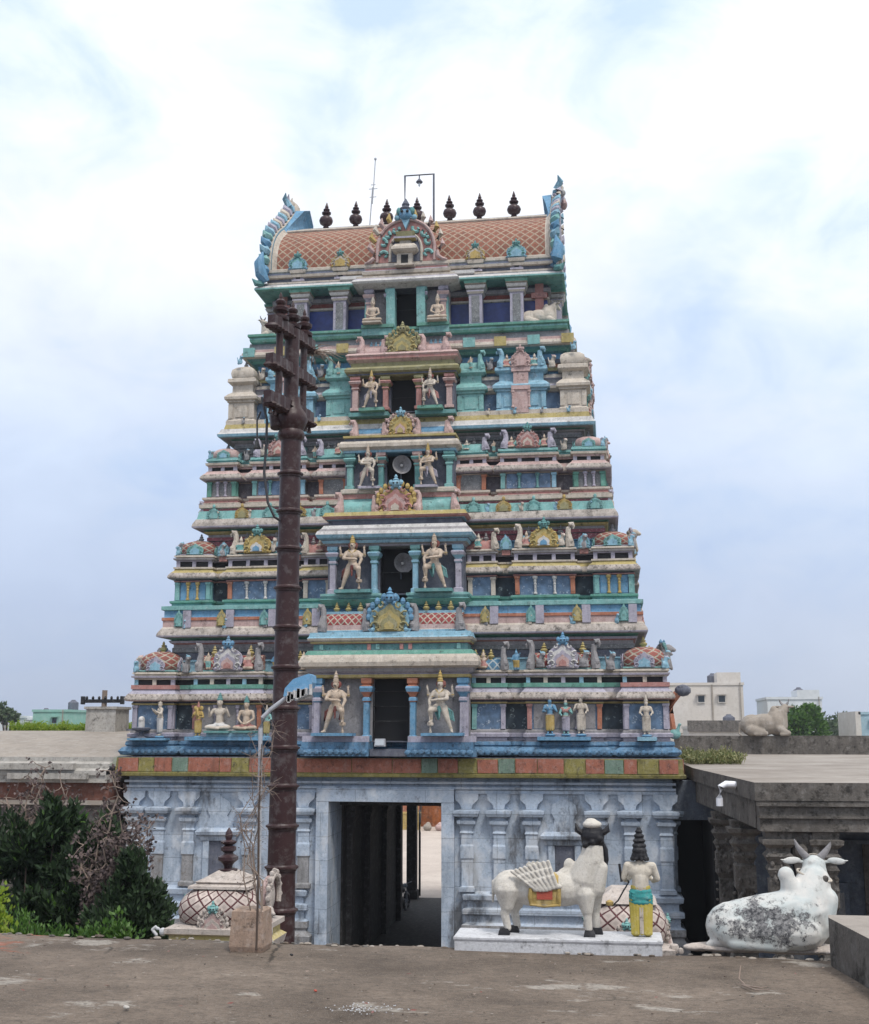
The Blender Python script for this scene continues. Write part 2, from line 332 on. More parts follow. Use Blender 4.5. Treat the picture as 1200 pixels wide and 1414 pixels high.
# blobs: tapered capsules and ellipsoids fused by a voxel remesh into one continuous skin
def blob(prims, name, mat, parent=None, vox=.02, smooth=4, matfn=None, label=None):
    v = []; f = []
    def ring_solid(rings):
        b0 = len(v); n = len(rings[0])
        for r in rings: v.extend(r)
        for k in range(len(rings)-1):
            for i in range(n):
                j = (i+1) % n; a = b0+k*n; f.append((a+i, a+j, a+n+j, a+n+i))
        f.append(tuple(b0+i for i in range(n))[::-1]); f.append(tuple(b0+(len(rings)-1)*n+i for i in range(n)))
    for p in prims:
        if p[0] == 'c':
            _, a, ra, b, rb = p; a = Vector(a); b = Vector(b); d = (b-a); Ln = d.length or 1e-4; d.normalize() if d.length else None
            if Ln < 1e-3: d = Vector((0, 0, 1))
            u = d.cross(Vector((0, 0, 1)) if abs(d.z) < .9 else Vector((1, 0, 0))).normalized(); w_ = d.cross(u); rings = []
            for k in range(0, 4):
                t = PI/2*(k/3); rings.append((a-d*ra*math.cos(t), ra*max(.05, math.sin(t))))
            for k in range(3, -1, -1):
                t = PI/2*(k/3); rings.append((b+d*rb*math.cos(t), rb*max(.05, math.sin(t))))
            ring_solid([[tuple(c+(u*math.cos(2*PI*i/10)+w_*math.sin(2*PI*i/10))*r) for i in range(10)] for c, r in rings])
        else:
            _, c, r = p[:3]; rot = Matrix.Identity(3)
            if len(p) > 3:
                from mathutils import Euler
                rot = Euler([R(q) for q in p[3]]).to_matrix()
            c = Vector(c); rings = []
            for k in range(0, 9):
                t = PI*k/8; s_ = max(.03, math.sin(t))
                rings.append([tuple(c+rot@Vector((r[0]*s_*math.cos(2*PI*i/14), r[1]*s_*math.sin(2*PI*i/14), -r[2]*math.cos(t)))) for i in range(14)])
            ring_solid(rings)
    me = bpy.data.meshes.new('tmp'); me.from_pydata(v, [], f); ob = bpy.data.objects.new('tmp', me); COL.objects.link(ob)
    md = ob.modifiers.new('r', 'REMESH'); md.mode = 'VOXEL'; md.voxel_size = vox
    if smooth:
        ms = ob.modifiers.new('s', 'SMOOTH'); ms.factor = .5; ms.iterations = smooth
    dg = bpy.context.evaluated_depsgraph_get(); me2 = bpy.data.meshes.new_from_object(ob.evaluated_get(dg)); bpy.data.objects.remove(ob); bpy.data.meshes.remove(me)
    me2.name = name; me2.materials.clear()
    ks = [mat] if isinstance(mat, str) else list(mat)
    for k in ks: me2.materials.append(MATS[k])
    if matfn:
        for p in me2.polygons: p.material_index = matfn(p.center)
    me2.shade_smooth()
    o = bpy.data.objects.new(name, me2); COL.objects.link(o)
    if parent: o.parent = parent
    if label: o['label'] = label
    return o

# ============================================================ THE GATE TOWER
CY = 6.0
WOB = .022
def XF(side):
    return {'f': lambda u, v, z: (u, CY-v, z), 'b': lambda u, v, z: (-u, CY+v, z),
            'r': lambda u, v, z: (v, CY+u, z), 'l': lambda u, v, z: (-v, CY-u, z)}[side]
# ornaments are drawn in (u, outward v, z)
KUDU = [(-.5, 0), (-.58, .10), (-.43, .13), (-.52, .30), (-.53, .46), (-.44, .64), (-.30, .76), (-.16, .82), (-.10, .92), (0, 1.0)]
KUDU = KUDU+[(-x, z) for x, z in KUDU[-2::-1]]
def medallion(mb, u, v, z, wd, ht, cols, crown=None, th=.10, flames=None):
    old = mb.xf
    for i, (s_, c) in enumerate(zip((1, .80, .60, .42, .24), cols)):
        poly = [(u+x*wd*s_, z+ht*(.02*i)+zz*ht*s_*.96) for x, zz in KUDU]
        mb.prism(poly, v-th, v+th*(.35+.30*i), c)
    # scroll beads
    for sx in (-1, 1):
        for k, (a_, zc, r_) in enumerate(((.36, .17, .14), (.40, .47, .12), (.25, .74, .10))):
            c_ = cols[min(1, len(cols)-1)] if wd > .5 else cols[0]
            mb.tube([(u+sx*wd*(a_+r_*(1-q/9)*math.cos(k+q*.75)), v+th*.9, z+ht*zc+wd*r_*(1-q/9)*math.sin(k+q*.75)) for q in range(8)], [wd*.030]*5+[wd*.026, wd*.02, wd*.012], c_, 5)
        mb.ball((u+sx*wd*.44, v+th*.6, z+ht*.08), (wd*.07, th*.5, wd*.06), cols[0], 6, 4)
    if flames:
        for k in range(11):
            a = PI*(-.02+1.04*k/10); cx_ = u+math.cos(a)*wd*.56; cz = z+ht*.46+math.sin(a)*ht*.50
            mb.ball((cx_, v, cz), (wd*.075, th*.7, wd*.10), flames, 6, 4)
    if crown:
        zt = z+ht*.93; r = wd*.13
        mb.ball((u, v+th*.5, zt), (r*1.1, r, r*1.0), crown, 8, 5)
        for sx in (-1, 1):
            mb.ball((u+sx*r*1.15, v+th*.4, zt+r*.35), (r*.62, r*.6, r*.7), crown, 7, 4); mb.ball((u+sx*r*.45, v+th*.5+r*.9, zt+r*.1), (r*.22, r*.2, r*.22), 'dark', 6, 4)
            mb.ball((u+sx*r*.9, v+th*.3, zt-r*.9), (r*.6, r*.5, r*.5), crown, 7, 4)
        mb.lathe(u, v+th*.4, zt+r*.7, [(r*.6, 0), (r*.8, r*.3), (r*.35, r*.7), (r*.45, r*1.0), (.01, r*1.6)], crown, 7)
def pot(mb, u, v, z, h, m):
    mb.lathe(u, v, z, [(h*.18, 0), (h*.30, h*.04), (h*.16, h*.12), (h*.30, h*.25), (h*.32, h*.38), (h*.14, h*.52), (h*.24, h*.60), (h*.10, h*.70), (h*.13, h*.80), (.004, h)], m, 8)
def colonnette(mb, u, v, z0, z1, r, m):
    h = z1-z0
    mb.lathe(u, v, z0, [(r*1.5, 0), (r*1.5, h*.06), (r*.9, h*.12), (r*.9, h*.5), (r*1.2, h*.56), (r*.8, h*.64), (r*1.3, h*.74), (r*1.0, h*.80), (r*1.9, h*.88), (r*1.9, h)], m, 8)
def horn(mb, u, v, z, wd, ht, dr, m, eye=True):
    """upright beast trunk curling over at the top, closing the end of a barrel roof"""
    P_ = [(0, 0, .50), (-.06, .16, .52), (-.12, .36, .40), (-.20, .56, .30), (-.16, .74, .30), (.02, .88, .34), (.26, .90, .26), (.40, .80, .16), (.36, .70, .07)]
    mb.tube([(u+dr*x*wd, v, z+zz*ht) for x, zz, r in P_], [r*wd for x, zz, r in P_], m, 7)
    mb.ball((u+dr*wd*.05, v+wd*.3, z+ht*.86), wd*.16, m, 6, 4); mb.ball((u+dr*wd*.10, v+wd*.36, z+ht*.22), (wd*.3, wd*.2, wd*.32), m, 7, 4)
    for k in range(3): mb.ball((u-dr*wd*(.40-.04*k), v+wd*.1, z+ht*(.30+.17*k)), (wd*.14, wd*.12, wd*.20), m, 6, 4)
KAP = [(.02, 0), (.17, .02), (.20, .10), (.21, .22), (.19, .40), (.14, .62), (.07, .85), (.05, 1.0)]
def tier_prof(T, C, sh=0.0, sc_=1.0):
    """moulding profile of one bay, from the storey's foot to the foot of its roof ornaments"""
    z = T['z']; k = sc_
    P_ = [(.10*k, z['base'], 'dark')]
    if 'lotus' in z:
        b, l, m = z['base'], z['lotus'], z['mo']
        P_ += [(.24*k, b+.02, 'lotus'), (.30*k, b+.12, 'lotus'), (.22*k, b+.22, 'lotus'), (.12*k, b+.26, 'lotus'), (.16*k, b+.30, 'lotus'), (.14*k, l, 'lotus'),
               (.05*k, l+.03, 'slate'), (.05*k, l+.10, C['b1']), (.12*k, l+.12, C['b1']), (.13*k, l+.20, C['b1']), (.06*k, l+.23, C['b1']), (.06*k, m-.04, C['b2']), (.0, m, C['b2'])]
    else:
        b, m = z['base'], z['mo']; d = m-b
        P_ += [(.16*k, b+.12*d, C['b1']), (.18*k, b+.36*d, C['b1']), (.09*k, b+.46*d, C['b2']), (.09*k, b+.6*d, C['b2']), (.14*k, b+.72*d, C['b1']), (.14*k, b+.9*d, C['b1']), (.0, m, C['b2'])]
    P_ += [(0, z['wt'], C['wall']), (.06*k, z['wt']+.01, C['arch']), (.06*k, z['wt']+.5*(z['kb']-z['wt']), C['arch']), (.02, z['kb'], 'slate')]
    d = z['kt']-z['kb']
    P_ += [(o*k*1.05, z['kb']+zz*d, C.get('lip', 'lav') if zz < .15 else (C['kap'] if zz < .7 else C.get('top', 'cream'))) for o, zz in KAP]
    if z['fi'] > z['kt']+.02: P_ += [(.09*k, z['kt']+.01, C['fil']), (.09*k, z['fi'], C['fil'])]
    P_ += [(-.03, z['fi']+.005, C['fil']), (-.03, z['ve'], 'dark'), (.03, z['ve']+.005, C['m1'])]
    d = z['mt']-z['ve']
    P_ += [(.03, z['ve']+.22*d, C['m1']), (.09*k, z['ve']+.26*d, C['m2']), (.10*k, z['ve']+.50*d, C['m2']), (.03, z['ve']+.55*d, C['m3']), (.03, z['ve']+.70*d, C['m3']), (.08*k, z['ve']+.74*d, C['m3']), (.07*k, z['mt'], C['m3'])]
    return [(o, zz+sh, m) for o, zz, m in P_]
root = tag(empty('gate_tower'), 'tall tapering temple gateway tower of painted stucco storeys above a pale blue stone gate', 'temple tower')
C1 = dict(lip='pink', top='lav', b1='lav', b2='grey', wall='floral_blue', arch='ochre', kap='kapota', fil='green', m1='cream', m2='lav', m3='cream')
C2 = dict(lip='grey', top='ochre', b1='green', b2='teal', wall='floral_blue', arch='rose', kap='kapota', fil='cream', m1='lav', m2='grey', m3='cream')
C3 = dict(lip='lav', top='pink', b1='cream', b2='rose', wall='carved', arch='cream', kap='kapota', fil='cream', m1='pink', m2='cream', m3='turq')
TI = [
 dict(yf=.35, hw=7.36, C=C1, z=dict(base=5.83, lotus=6.22, mo=6.54, wt=7.21, kb=7.31, kt=7.64, fi=7.76, ve=7.91, mt=8.12),
      A=(2.2, 3.07), S=(3.68, 5.63), K=6.24, dome=.60, rec=9.14, bodyins=.85, bodyyi=.78,
      ledge=(9.12, 9.37, 6.72, .86), band_t=9.94),
 dict(yf=1.2, hw=6.58, C=C2, z=dict(base=9.94, mo=10.24, wt=10.76, kb=10.84, kt=11.14, fi=11.20, ve=11.37, mt=11.55),
      A=(2.0, 2.75), S=(3.33, 4.99), K=5.55, dome=.48, rec=12.4, ledge=(12.38, 12.66, 6.02, 1.5), band_t=13.06),
 dict(yf=1.68, hw=5.88, C=C3, z=dict(base=13.05, mo=13.37, wt=13.82, kb=13.86, kt=14.15, fi=14.16, ve=14.27, mt=14.54),
      A=(1.62, 2.46), S=(2.92, 4.5), K=5.03, dome=.38, rec=15.24, ledge=(15.22, 15.66, 5.42, 1.95), band_t=15.68),
]
POSTS = {0: dict(A=('turq', 'lav'), S=('rose', 'orange'), K=('lav', 'lav')), 1: dict(A=('cream', 'cream'), S=('orange', 'orange'), K=('turq', 'turq')), 2: dict(A=('orange', 'orange'), S=('turq', 'sky'), K=('green', 'green'))}
def wall_bay(st, T, i, side, u0, u1, kind, D, dep=1.1):
    """one projecting bay: moulding stack, corner posts, panel, colonnettes"""
    C = dict(T['C']); z = T['z']
    if kind == 'K': C['fil'] = {0: 'rose', 1: 'cream', 2: 'turq'}[i]
    mb = MB(); mb.xf = XF(side)
    # stack in (u,v): v from D-dep to D (flip so y increases outwards)
    sh = {'f': 0, 'b': .001, 'r': .002, 'l': .003}[side] + (.004 if kind == 'A' else 0)
    prof = tier_prof(T, C, sh)
    mb.stack(u0, u1, D-dep, D, prof)
    pw = .11; pc = POSTS[i][kind]
    wz0, wz1 = z['mo']+.005, z['wt']-.004
    xs = [(u0-.012, u0+pw, pc[0]), (u1-pw, u1+.012, pc[1])]
    for a, b, c in xs:
        mb.box(a, b, D-.05, D+.055, wz0, wz1, c); mb.box(a-.02, b+.02, D-.05, D+.08, wz1-.07, wz1-.004, c)
    if kind == 'K':   # the corner bay shows on both faces
        for vv in (D-dep, D-pw):
            for uu in (u0, u1):
                s_ = -1 if uu == u0 else 1
                mb.box(min(uu, uu+s_*.05), max(uu, uu+s_*.05), vv, vv+pw-.006, wz0, wz1, pc[0])
    n = 0
    if kind == 'S': n = 2
    if kind == 'K' and i > 0: n = 2
    for k in range(n):
        uu = u0+(u1-u0)*((k+1)/(n+1) if kind == 'S' else (.36+.28*k))
        colonnette(mb, uu, D+.045, wz0, wz1, .038, {0: 'lav', 1: ('white' if kind == 'S' else 'gold'), 2: ('teal' if kind == 'S' else 'lav')}[i])
    if i == 0 and kind == 'S': mb.box(u0+.16, u1-.16, D-.02, D+.012, wz0+.01, wz1-.01, 'grey')
    if i == 2 and kind == 'S': mb.box(u0+.16, u1-.16, D-.02, D+.012, wz0+.01, wz1-.01, 'floral_blue')
    if i == 1 and kind == 'K': mb.box(u0+.14, u1-.14, D-.02, D+.012, wz0+.01, wz1-.01, 'blue')
    # vent posts and dentils
    nv = max(2, int((u1-u0)/.42))
    for k in range(nv+1):
        uu = u0+.03+(u1-u0-.06)*k/nv
        mb.box(uu-.055, uu+.055, D-.06, D+.02, z['fi']+.006+sh, z['ve']+.004+sh, ('sky', 'cream', 'lav')[k % 3] if i == 0 else 'lav')
    nd = int((u1-u0+.3)/.085)
    for k in range(nd):
        uu = u0-.15+(u1-u0+.3)*(k+.5)/nd
        mb.box(uu-.022, uu+.022, D+.17, D+.222, z['kb']+.03, z['kb']+.075, T['C']['kap'])
    # rows of little moulded buds on the curved cornice
    kz_ = z['kb']+.50*(z['kt']-z['kb']); nb_ = int((u1-u0+.3)/.15)
    for k in range(nb_): mb.ball((u0-.14+(u1-u0+.28)*(k+.5)/nb_, D+.168, kz_+sh), (.030, .03, .035), C['kap'], 6, 4)
    return mb.build('wall_bay', st)
def dome(st, side, i, cu, D, half, z, h, cols, depth=None):
    mb = MB(); mb.xf = XF(side); cv = D-half
    P_ = [(0, 0), (.02, .06), (.06, .12), (.09, .30), (.08, .48), (.02, .68), (-.12, .84), (-.30, .94), (-.42, 1.0)]
    mb.stack(cu-half, cu+half, cv-half, cv+half, [(-.04, z-.003, cols[0]), (.04, z+.05*h, cols[0]), (.04, z+.1*h, cols[0])])
    prev = None; z0 = z+.1*h
    for k, (o, zz) in enumerate(P_):
        r = half*(1+o*1.0) if o > -.1 else half*(1+o*1.25); cur = []
        for a in range(16):
            t = 2*PI*(a+.5)/16; cx_, sx_ = math.cos(t), math.sin(t); q = (abs(cx_)**3.2+abs(sx_)**3.2)**(-1/3.2)
            cur.append(mb.pt(cu+r*q*cx_, cv+r*q*sx_, z0+zz*h*.9))
        if prev:
            for a in range(16):
                b = (a+1) % 16; mb.face((prev[a], prev[b], cur[b], cur[a]), cols[1], [(a*.16, k*.13), (a*.16+.16, k*.13), (a*.16+.16, k*.13+.13), (a*.16, k*.13+.13)])
        prev = cur
    mb.face(prev, cols[0])
    o = mb.build('corner_dome', st, True, ang=50)
    f = MB(); f.xf = XF(side); pot(f, cu, cv, z0+.88*h, h*.55, cols[3]); f.build('finial', o, True)
    for s2 in ('v', 'u+', 'u-'):
        m2 = MB()
        if s2 == 'v': m2.xf = XF(side); medallion(m2, cu, D+.03, z+.06*h, half*1.0, h*.72, (cols[2], cols[2], 'sky'), None, .06)
        else:
            sg = 1 if s2 == 'u+' else -1
            base = XF(side); m2.xf = (lambda sg: (lambda u, v, zz: base(cu+sg*v, cv-sg*u, zz)))(sg)
            medallion(m2, 0, half+.03, z+.06*h, half*1.0, h*.72, (cols[2], cols[2], 'sky'), None, .06)
        m2.build('medallion', o)
def barrel(mb, u0, u1, v, z, r, h, m, uvm=False, depth=.5):
    """half barrel whose axis runs along u; front bulges to v"""
    n = 9; prev = None
    for k in range(n+1):
        t = PI*.5*k/n*1.0; cv = v-depth*(1-math.cos(PI*.5-t)) if 0 else v-depth*(1-math.cos(t)); cz = z+h*math.sin(t)
        cur = (mb.pt(u0, cv, cz), mb.pt(u1, cv, cz))
        if prev: mb.face((prev[0], prev[1], cur[1], cur[0]), m, [(u0, (k-1)/n*h*1.3), (u1, (k-1)/n*h*1.3), (u1, k/n*h*1.3), (u0, k/n*h*1.3)])
        prev = cur
    for uu in (u0, u1):
        idx = [mb.pt(uu, v-depth*(1-math.cos(PI*.5*k/n)), z+h*math.sin(PI*.5*k/n)) for k in range(n+1)]+[mb.pt(uu, v-depth, z)]
        mb.face(idx, m)
def shala(st, side, i, u0, u1, D, z, h, full=True):
    cu = (u0+u1)/2; wd = u1-u0
    body = ('barrel_lattice', 'sky', 'turq')[i]; mb = MB(); mb.xf = XF(side)
    sh = .001*('f', 'b', 'r', 'l').index(side)
    mb.stack(u0+.02, u1-.02, D-.75, D+.02, [(0, z-.01, 'sky'), (0, z+.06*h+sh, 'turq' if i < 2 else 'cream')])
    barrel(mb, u0+.06, u1-.06, D, z+.07*h, 0, h*.55, body, depth=.45)
    o = mb.build('barrel_roof', st)
    mc = MB(); mc.xf = XF(side)
    cols = {0: ('lav', 'white', 'lav', 'pink', 'rose'), 1: ('gold', 'ochre', 'gold', 'white', 'blue'), 2: ('rose', 'pink', 'rose', 'cream', 'rose')}[i]
    medallion(mc, cu, D+.10, z+.02*h, wd*(.40 if i != 1 else .46), h*(1.02 if i != 1 else .95), cols, ('blue', 'teal', 'teal')[i], .10)
    mc.build('medallion', st, label=('tall mauve horseshoe medallion under a blue monster head', 'gold and white medallion under a teal monster head', 'red horseshoe medallion under a teal monster head')[i])
    for sg in (-1, 1):
        mh = MB(); mh.xf = XF(side); horn(mh, cu+sg*(wd*.5-.10), D+.02, z+.02, .26, h*(1.05, 1.0, .95)[i], sg, ('grey', 'cream', 'lav')[i]); mh.build('yali_horn', st)
        mf = MB(); mf.xf = XF(side); pot(mf, cu+sg*wd*.27, D-.30, z+.55*h, h*.42, 'ochre' if i == 0 else 'grey'); mf.build('finial', o, True)
storeys = []
for i, T in enumerate(TI):
    z = T['z']; C = T['C']; hw = T['hw']; hd = CY-T['yf']
    # recessed body of the storey + inner wall behind the roof ornaments + ledge + band
    mb = MB(); ins = .34
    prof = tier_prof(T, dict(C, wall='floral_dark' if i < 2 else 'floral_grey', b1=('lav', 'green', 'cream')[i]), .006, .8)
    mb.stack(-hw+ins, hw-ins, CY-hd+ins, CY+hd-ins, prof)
    l0, l1, lw, ly = T['ledge']; rw = lw-.20; rh = CY-ly-.20
    zz0 = z['mt']; H = l0-zz0
    rc = [('sky', 'lav'), ('blue', 'floral_rose'), ('grey', 'carved')][i]
    mb.stack(-rw, rw, CY-rh, CY+rh, [(.03, zz0-.3, 'grey'), (.03, zz0+.30*H, rc[0]), (.08, zz0+.33*H, 'sky' if i == 0 else rc[0]), (.0, zz0+.38*H, rc[0]), (0, zz0+.58*H, 'slate' if i == 0 else rc[1]), (.05, zz0+.60*H, 'carved'),
              (.05, zz0+.72*H, 'carved' if i == 0 else rc[1]), (.02, zz0+.74*H, 'grey'), (.02, zz0+.82*H, 'grey'), (.10, zz0+.86*H, ('rose', 'ochre', 'grey')[i]), (.14, zz0+.92*H, ('lav', 'ochre', 'grey')[i]), (.06, zz0+.95*H, 'green'), (.18, l0+.01, 'green')])
    d = l1-l0
    lc = ('kapota', 'kapota', 'sky')[i]
    if i < 2: pl = [(.14, l0, 'grey'), (.21, l0+.02, 'lav'), (.22, l0+.22*d, 'lav'), (.20, l0+.5*d, lc), (.16, l0+.75*d, lc), (.12, l1, lc)]
    else: pl = [(.18, l0, 'grey'), (.24, l0+.02, 'sky'), (.26, l0+.22*d, 'sky'), (.21, l0+.35*d, 'white'), (.16, l0+.62*d, 'white'), (.10, l0+.66*d, 'ochre'), (.06, l1, 'ochre')]
    if i == 0: pl += [(.08, l1+.05, 'cream'), (.08, l1+.22, 'pink'), (.11, l1+.24, 'rose'), (.11, l1+.32, 'orange'), (.05, l1+.34, 'blue'), (.05, T['band_t']-.05, 'blue'), (.12, T['band_t']-.03, 'turq'), (.12, T['band_t']+.08, 'turq'), (0, T['band_t']+.1, 'turq')]
    elif i == 1: pl += [(.10, l1+.02, 'turq'), (.05, l1+.25, 'turq'), (.0, l1+.26, 'turq'), (.0, l1+.33, 'floral_rose'), (.06, l1+.35, 'cream'), (.06, T['band_t']+.05, 'cream'), (0, T['band_t']+.06, 'cream')]
    else: pl += [(.02, l1+.01, 'cream'), (.02, T['band_t']+.12, 'cream')]
    mb.stack(-lw, lw, ly, 2*CY-ly, pl)
    # dentils under the ledge
    st = mb.build('storey', root, label=('lowest painted storey of the tower', 'second painted storey of the tower', 'third painted storey of the tower')[i]); storeys.append(st)
    for side, D, half in (('f', hd, hw), ('b', hd, hw), ('r', hw, hd), ('l', hw, hd)):
        q = half/hw; Kw = hw-T['K']
        S = T['S']; A = T['A']
        if side in 'rl':
            S = ((half-Kw)*.56, (half-Kw)*.56+(S[1]-S[0])*.8); S = (S[0]-.15, min(S[1], half-Kw-.4)-.15); A = None
            if S[1]-S[0] < .6: S = None
        dz = z['mt']
        for sg in (-1, 1):
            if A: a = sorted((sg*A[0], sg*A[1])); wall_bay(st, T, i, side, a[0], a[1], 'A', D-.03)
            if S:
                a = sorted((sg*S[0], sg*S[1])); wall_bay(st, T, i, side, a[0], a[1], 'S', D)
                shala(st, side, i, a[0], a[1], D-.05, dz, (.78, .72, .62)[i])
            if side in 'fb':
                a = sorted((sg*(half-Kw), sg*half)); wall_bay(st, T, i, side, a[0], a[1], 'K', D+.002, Kw)
                dome(st, side, i, sg*(half-Kw/2), D-.06, Kw/2-.04, dz, T['dome'], [('turq', 'dome_lattice', 'lav', 'ochre'), ('lav', 'dome_lattice', 'turq', 'grey'), ('turq', 'pink', 'turq', 'grey')][i])
        if side in 'rl':   # central bay of the flanks
            cw = max(.7, half*.24); wall_bay(st, T, i, side, -cw, cw, 'S', D+.05); shala(st, side, i, -cw, cw, D, dz, (.9, .8, .7)[i])
    # front face: half shala over bay A, small medallions in the recesses, medallions along the band
    for sg in (-1, 1):
        a = sorted((sg*(T['A'][0]-.1), sg*(T['A'][1]-.02)))
        mb = MB(); mb.xf = XF('f'); barrel(mb, a[0], a[1], hd-.06, z['mt'], 0, .34-.03*i, ('blue_lattice', 'rose', 'turq')[i], depth=.3); b = mb.build('barrel_roof', st)
        mh = MB(); mh.xf = XF('f'); horn(mh, sg*(T['A'][1]+.02), hd-.02, z['mt'], .24, (.80, .62, .50)[i], sg, ('grey', 'cream', 'lav')[i]); mh.build('yali_horn', st)
        for k in range(3):
            mf = MB(); mf.xf = XF('f'); pot(mf, a[0]+.16+.21*k, hd-.28, z['mt']+.28-.02*i, (.30, .26, .22)[i], ('ochre', 'grey', 'grey')[i]); mf.build('finial', b, True)
        if i == 1:
            for uu in ((T['A'][1]+T['S'][0])/2+.02, (T['S'][1]+T['K'])/2):
                mm = MB(); mm.xf = XF('f'); mm.box(sg*uu-.12, sg*uu+.12, hd-.4, hd-.22, z['mt']-.15, z['mt']+.02, 'rose'); medallion(mm, sg*uu, hd-.2, z['mt'], .32, .44, ('sky', 'turq', 'sky'), None, .05); mm.build('medallion', st)
        if i == 2: continue
    if i == 0:
        for k in range(11):
            for side, D, n_ in (('f', CY-ly+.09, 11),):
                u = -6.3+12.6*k/10
                if abs(u) < 2.3: continue
                mm = MB(); mm.xf = XF(side); medallion(mm, u, D+.02, l1+.06, .26, .50, (('turq', 'teal', 'turq'), ('ochre', 'olive', 'ochre'))[k % 2], None, .05); mm.build('medallion', st)
                mm = MB(); mm.xf = XF(side); mm.box(u+.13, u+.36, D-.02, D+.05, l1+.03, l1+.52, 'lav'); mm.build('pilaster', st)
    if i == 1:
        for k in range(5):
            for sg in (-1, 1):
                u = sg*(2.15+.86*k); mm = MB(); mm.xf = XF('f'); medallion(mm, u, CY-ly+.1, l1+.0, .42, .36, (('turq', 'teal', 'turq'), ('gold', 'ochre', 'olive'))[k % 2], None, .05)
                mm.ball((u, CY-ly+.1, l1+.38), (.05, .04, .07), ('turq', 'gold')[k % 2]); mm.build('medallion', st)
        for sg in (-1, 1):
            mh = MB(); mh.xf = XF('f'); horn(mh, sg*6.02, CY-ly-.05, l1, .2, .6, sg, 'lav'); mh.build('yali_horn', st)
# ---- storey four: solid aedicules
T4y, T4w = 2.0, 5.42; hd = CY-T4y
mb = MB(); mb.stack(-T4w+.35, T4w-.35, T4y+.35, 2*CY-T4y-.35, [(.05, 15.6, 'cream'), (.05, 15.84, 'cream'), (0, 15.86, 'floral_blue'), (0, 16.40, 'floral_blue'), (.05, 16.42, 'grey'), (.14, 16.50, 'cream'), (.15, 16.58, 'cream'), (.05, 16.66, 'lav'), (0, 16.70, 'grey'), (0, 16.82, 'grey'), (.08, 16.84, 'lav'), (.08, 16.93, 'cream'), (.0, 16.98, 'grey')])
mb.stack(-4.72, 4.72, 2.62, 9.38, [(.0, 16.9, 'slate'), (0, 17.12, 'blue'), (.06, 17.14, 'grey'), (.06, 17.24, 'olive'), (0, 17.26, 'rose'), (0, 17.36, 'orange'), (.05, 17.38, 'grey'), (.05, 17.50, 'slate'), (0, 17.52, 'blue'), (0, 17.68, 'blue'), (.14, 17.72, 'teal'), (.20, 17.80, 'green'), (.30, 17.84, 'teal'), (.42, 17.86, 'cream'), (.44, 17.92, 'cream'), (.40, 18.02, 'cream'), (.36, 18.04, 'pink'), (.36, 18.12, 'pink'), (.25, 18.14, 'sky'), (.22, 18.36, 'grey')])
st4 = mb.build('storey', root, label='fourth storey with solid turquoise, pink and cream aedicules'); storeys.append(st4)
def aedi(side, u0, u1, D, col, topk, sh, dep=.8, mid=None):
    mb = MB(); mb.xf = XF(side); s_ = sh
    mb.stack(u0, u1, D-dep, D, [(.07, 15.66+s_, col), (.07, 15.78+s_, col), (.02, 15.84+s_, col), (0, 15.86+s_, col), (0, 16.36+s_, col), (.05, 16.38+s_, col), (.05, 16.43+s_, col), (.12, 16.46+s_, col), (.13, 16.54+s_, col), (.04, 16.64+s_, col), (-.06, 16.72+s_, col), (-.06, 16.94+s_, col), (.02, 16.98+s_, col), (.07, 17.02+s_, col), (.06, 17.12+s_, col), (-.02, 17.16+s_, col)])
    mb.box(u0-.015, u0+.12, D-.05, D+.03, 15.88, 16.33, col); mb.box(u1-.12, u1+.015, D-.05, D+.03, 15.88, 16.33, col); mb.box(u0+.2, u1-.2, D-.05, D+.022, 15.92, 16.28, col)
    if mid:
        cu = (u0+u1)/2; mb.box(cu-.22, cu+.22, D-.02, D+.09, 15.70, 16.95, mid); mb.box(cu-.28, cu+.28, D-.02, D+.13, 16.40, 16.52, mid); mb.box(cu-.28, cu+.28, D-.02, D+.12, 16.96, 17.10, mid)
        for sg in (-1, 1): colonnette(mb, cu+sg*.24, D+.10, 15.86, 16.38, .03, 'white' if 0 else mid)
    o = mb.build('aedicule', st4)
    cu = (u0+u1)/2; hw_ = (u1-u0)/2
    if topk == 'dome':
        m = MB(); m.xf = XF(side); cv = D-dep/2
        m.stack(cu-hw_*.8, cu+hw_*.8, cv-dep*.4, cv+dep*.4, [(0, 17.14, col), (.05, 17.20, col), (.07, 17.32, col), (.04, 17.44, col), (-.08, 17.54, col), (-.22, 17.60, col)])
        pot(m, cu, cv, 17.58, .22, 'grey'); m.build('corner_dome', st4, True, ang=50)
    elif topk == 'shala':
        m = MB(); m.xf = XF(side); barrel(m, u0+.1, u1-.1, D-.06, 17.15, 0, .38, col, depth=.4); m.build('barrel_roof', st4)
        m = MB(); m.xf = XF(side); medallion(m, cu, D+.08, 17.08, .56, .60, ('pink', 'pink', 'pink', 'pink'), 'pink', .08); m.build('medallion', st4, label='dusty pink medallion with a small seated figure on top')
        for sg in (-1, 1):
            m = MB(); m.xf = XF(side); horn(m, cu+sg*(hw_-.10), D-.02, 17.12, .26, .62, sg, col); m.build('yali_horn', st4)
    else:
        m = MB(); m.xf = XF(side); barrel(m, u0+.05, u1-.12, D-.06, 17.15, 0, .30, col, depth=.35); m.build('barrel_roof', st4)
        sg = 1 if cu > 0 else -1; m = MB(); m.xf = XF(side); horn(m, cu+sg*(hw_-.05), D-.02, 17.12, .24, .62, sg, col); m.build('yali_horn', st4)
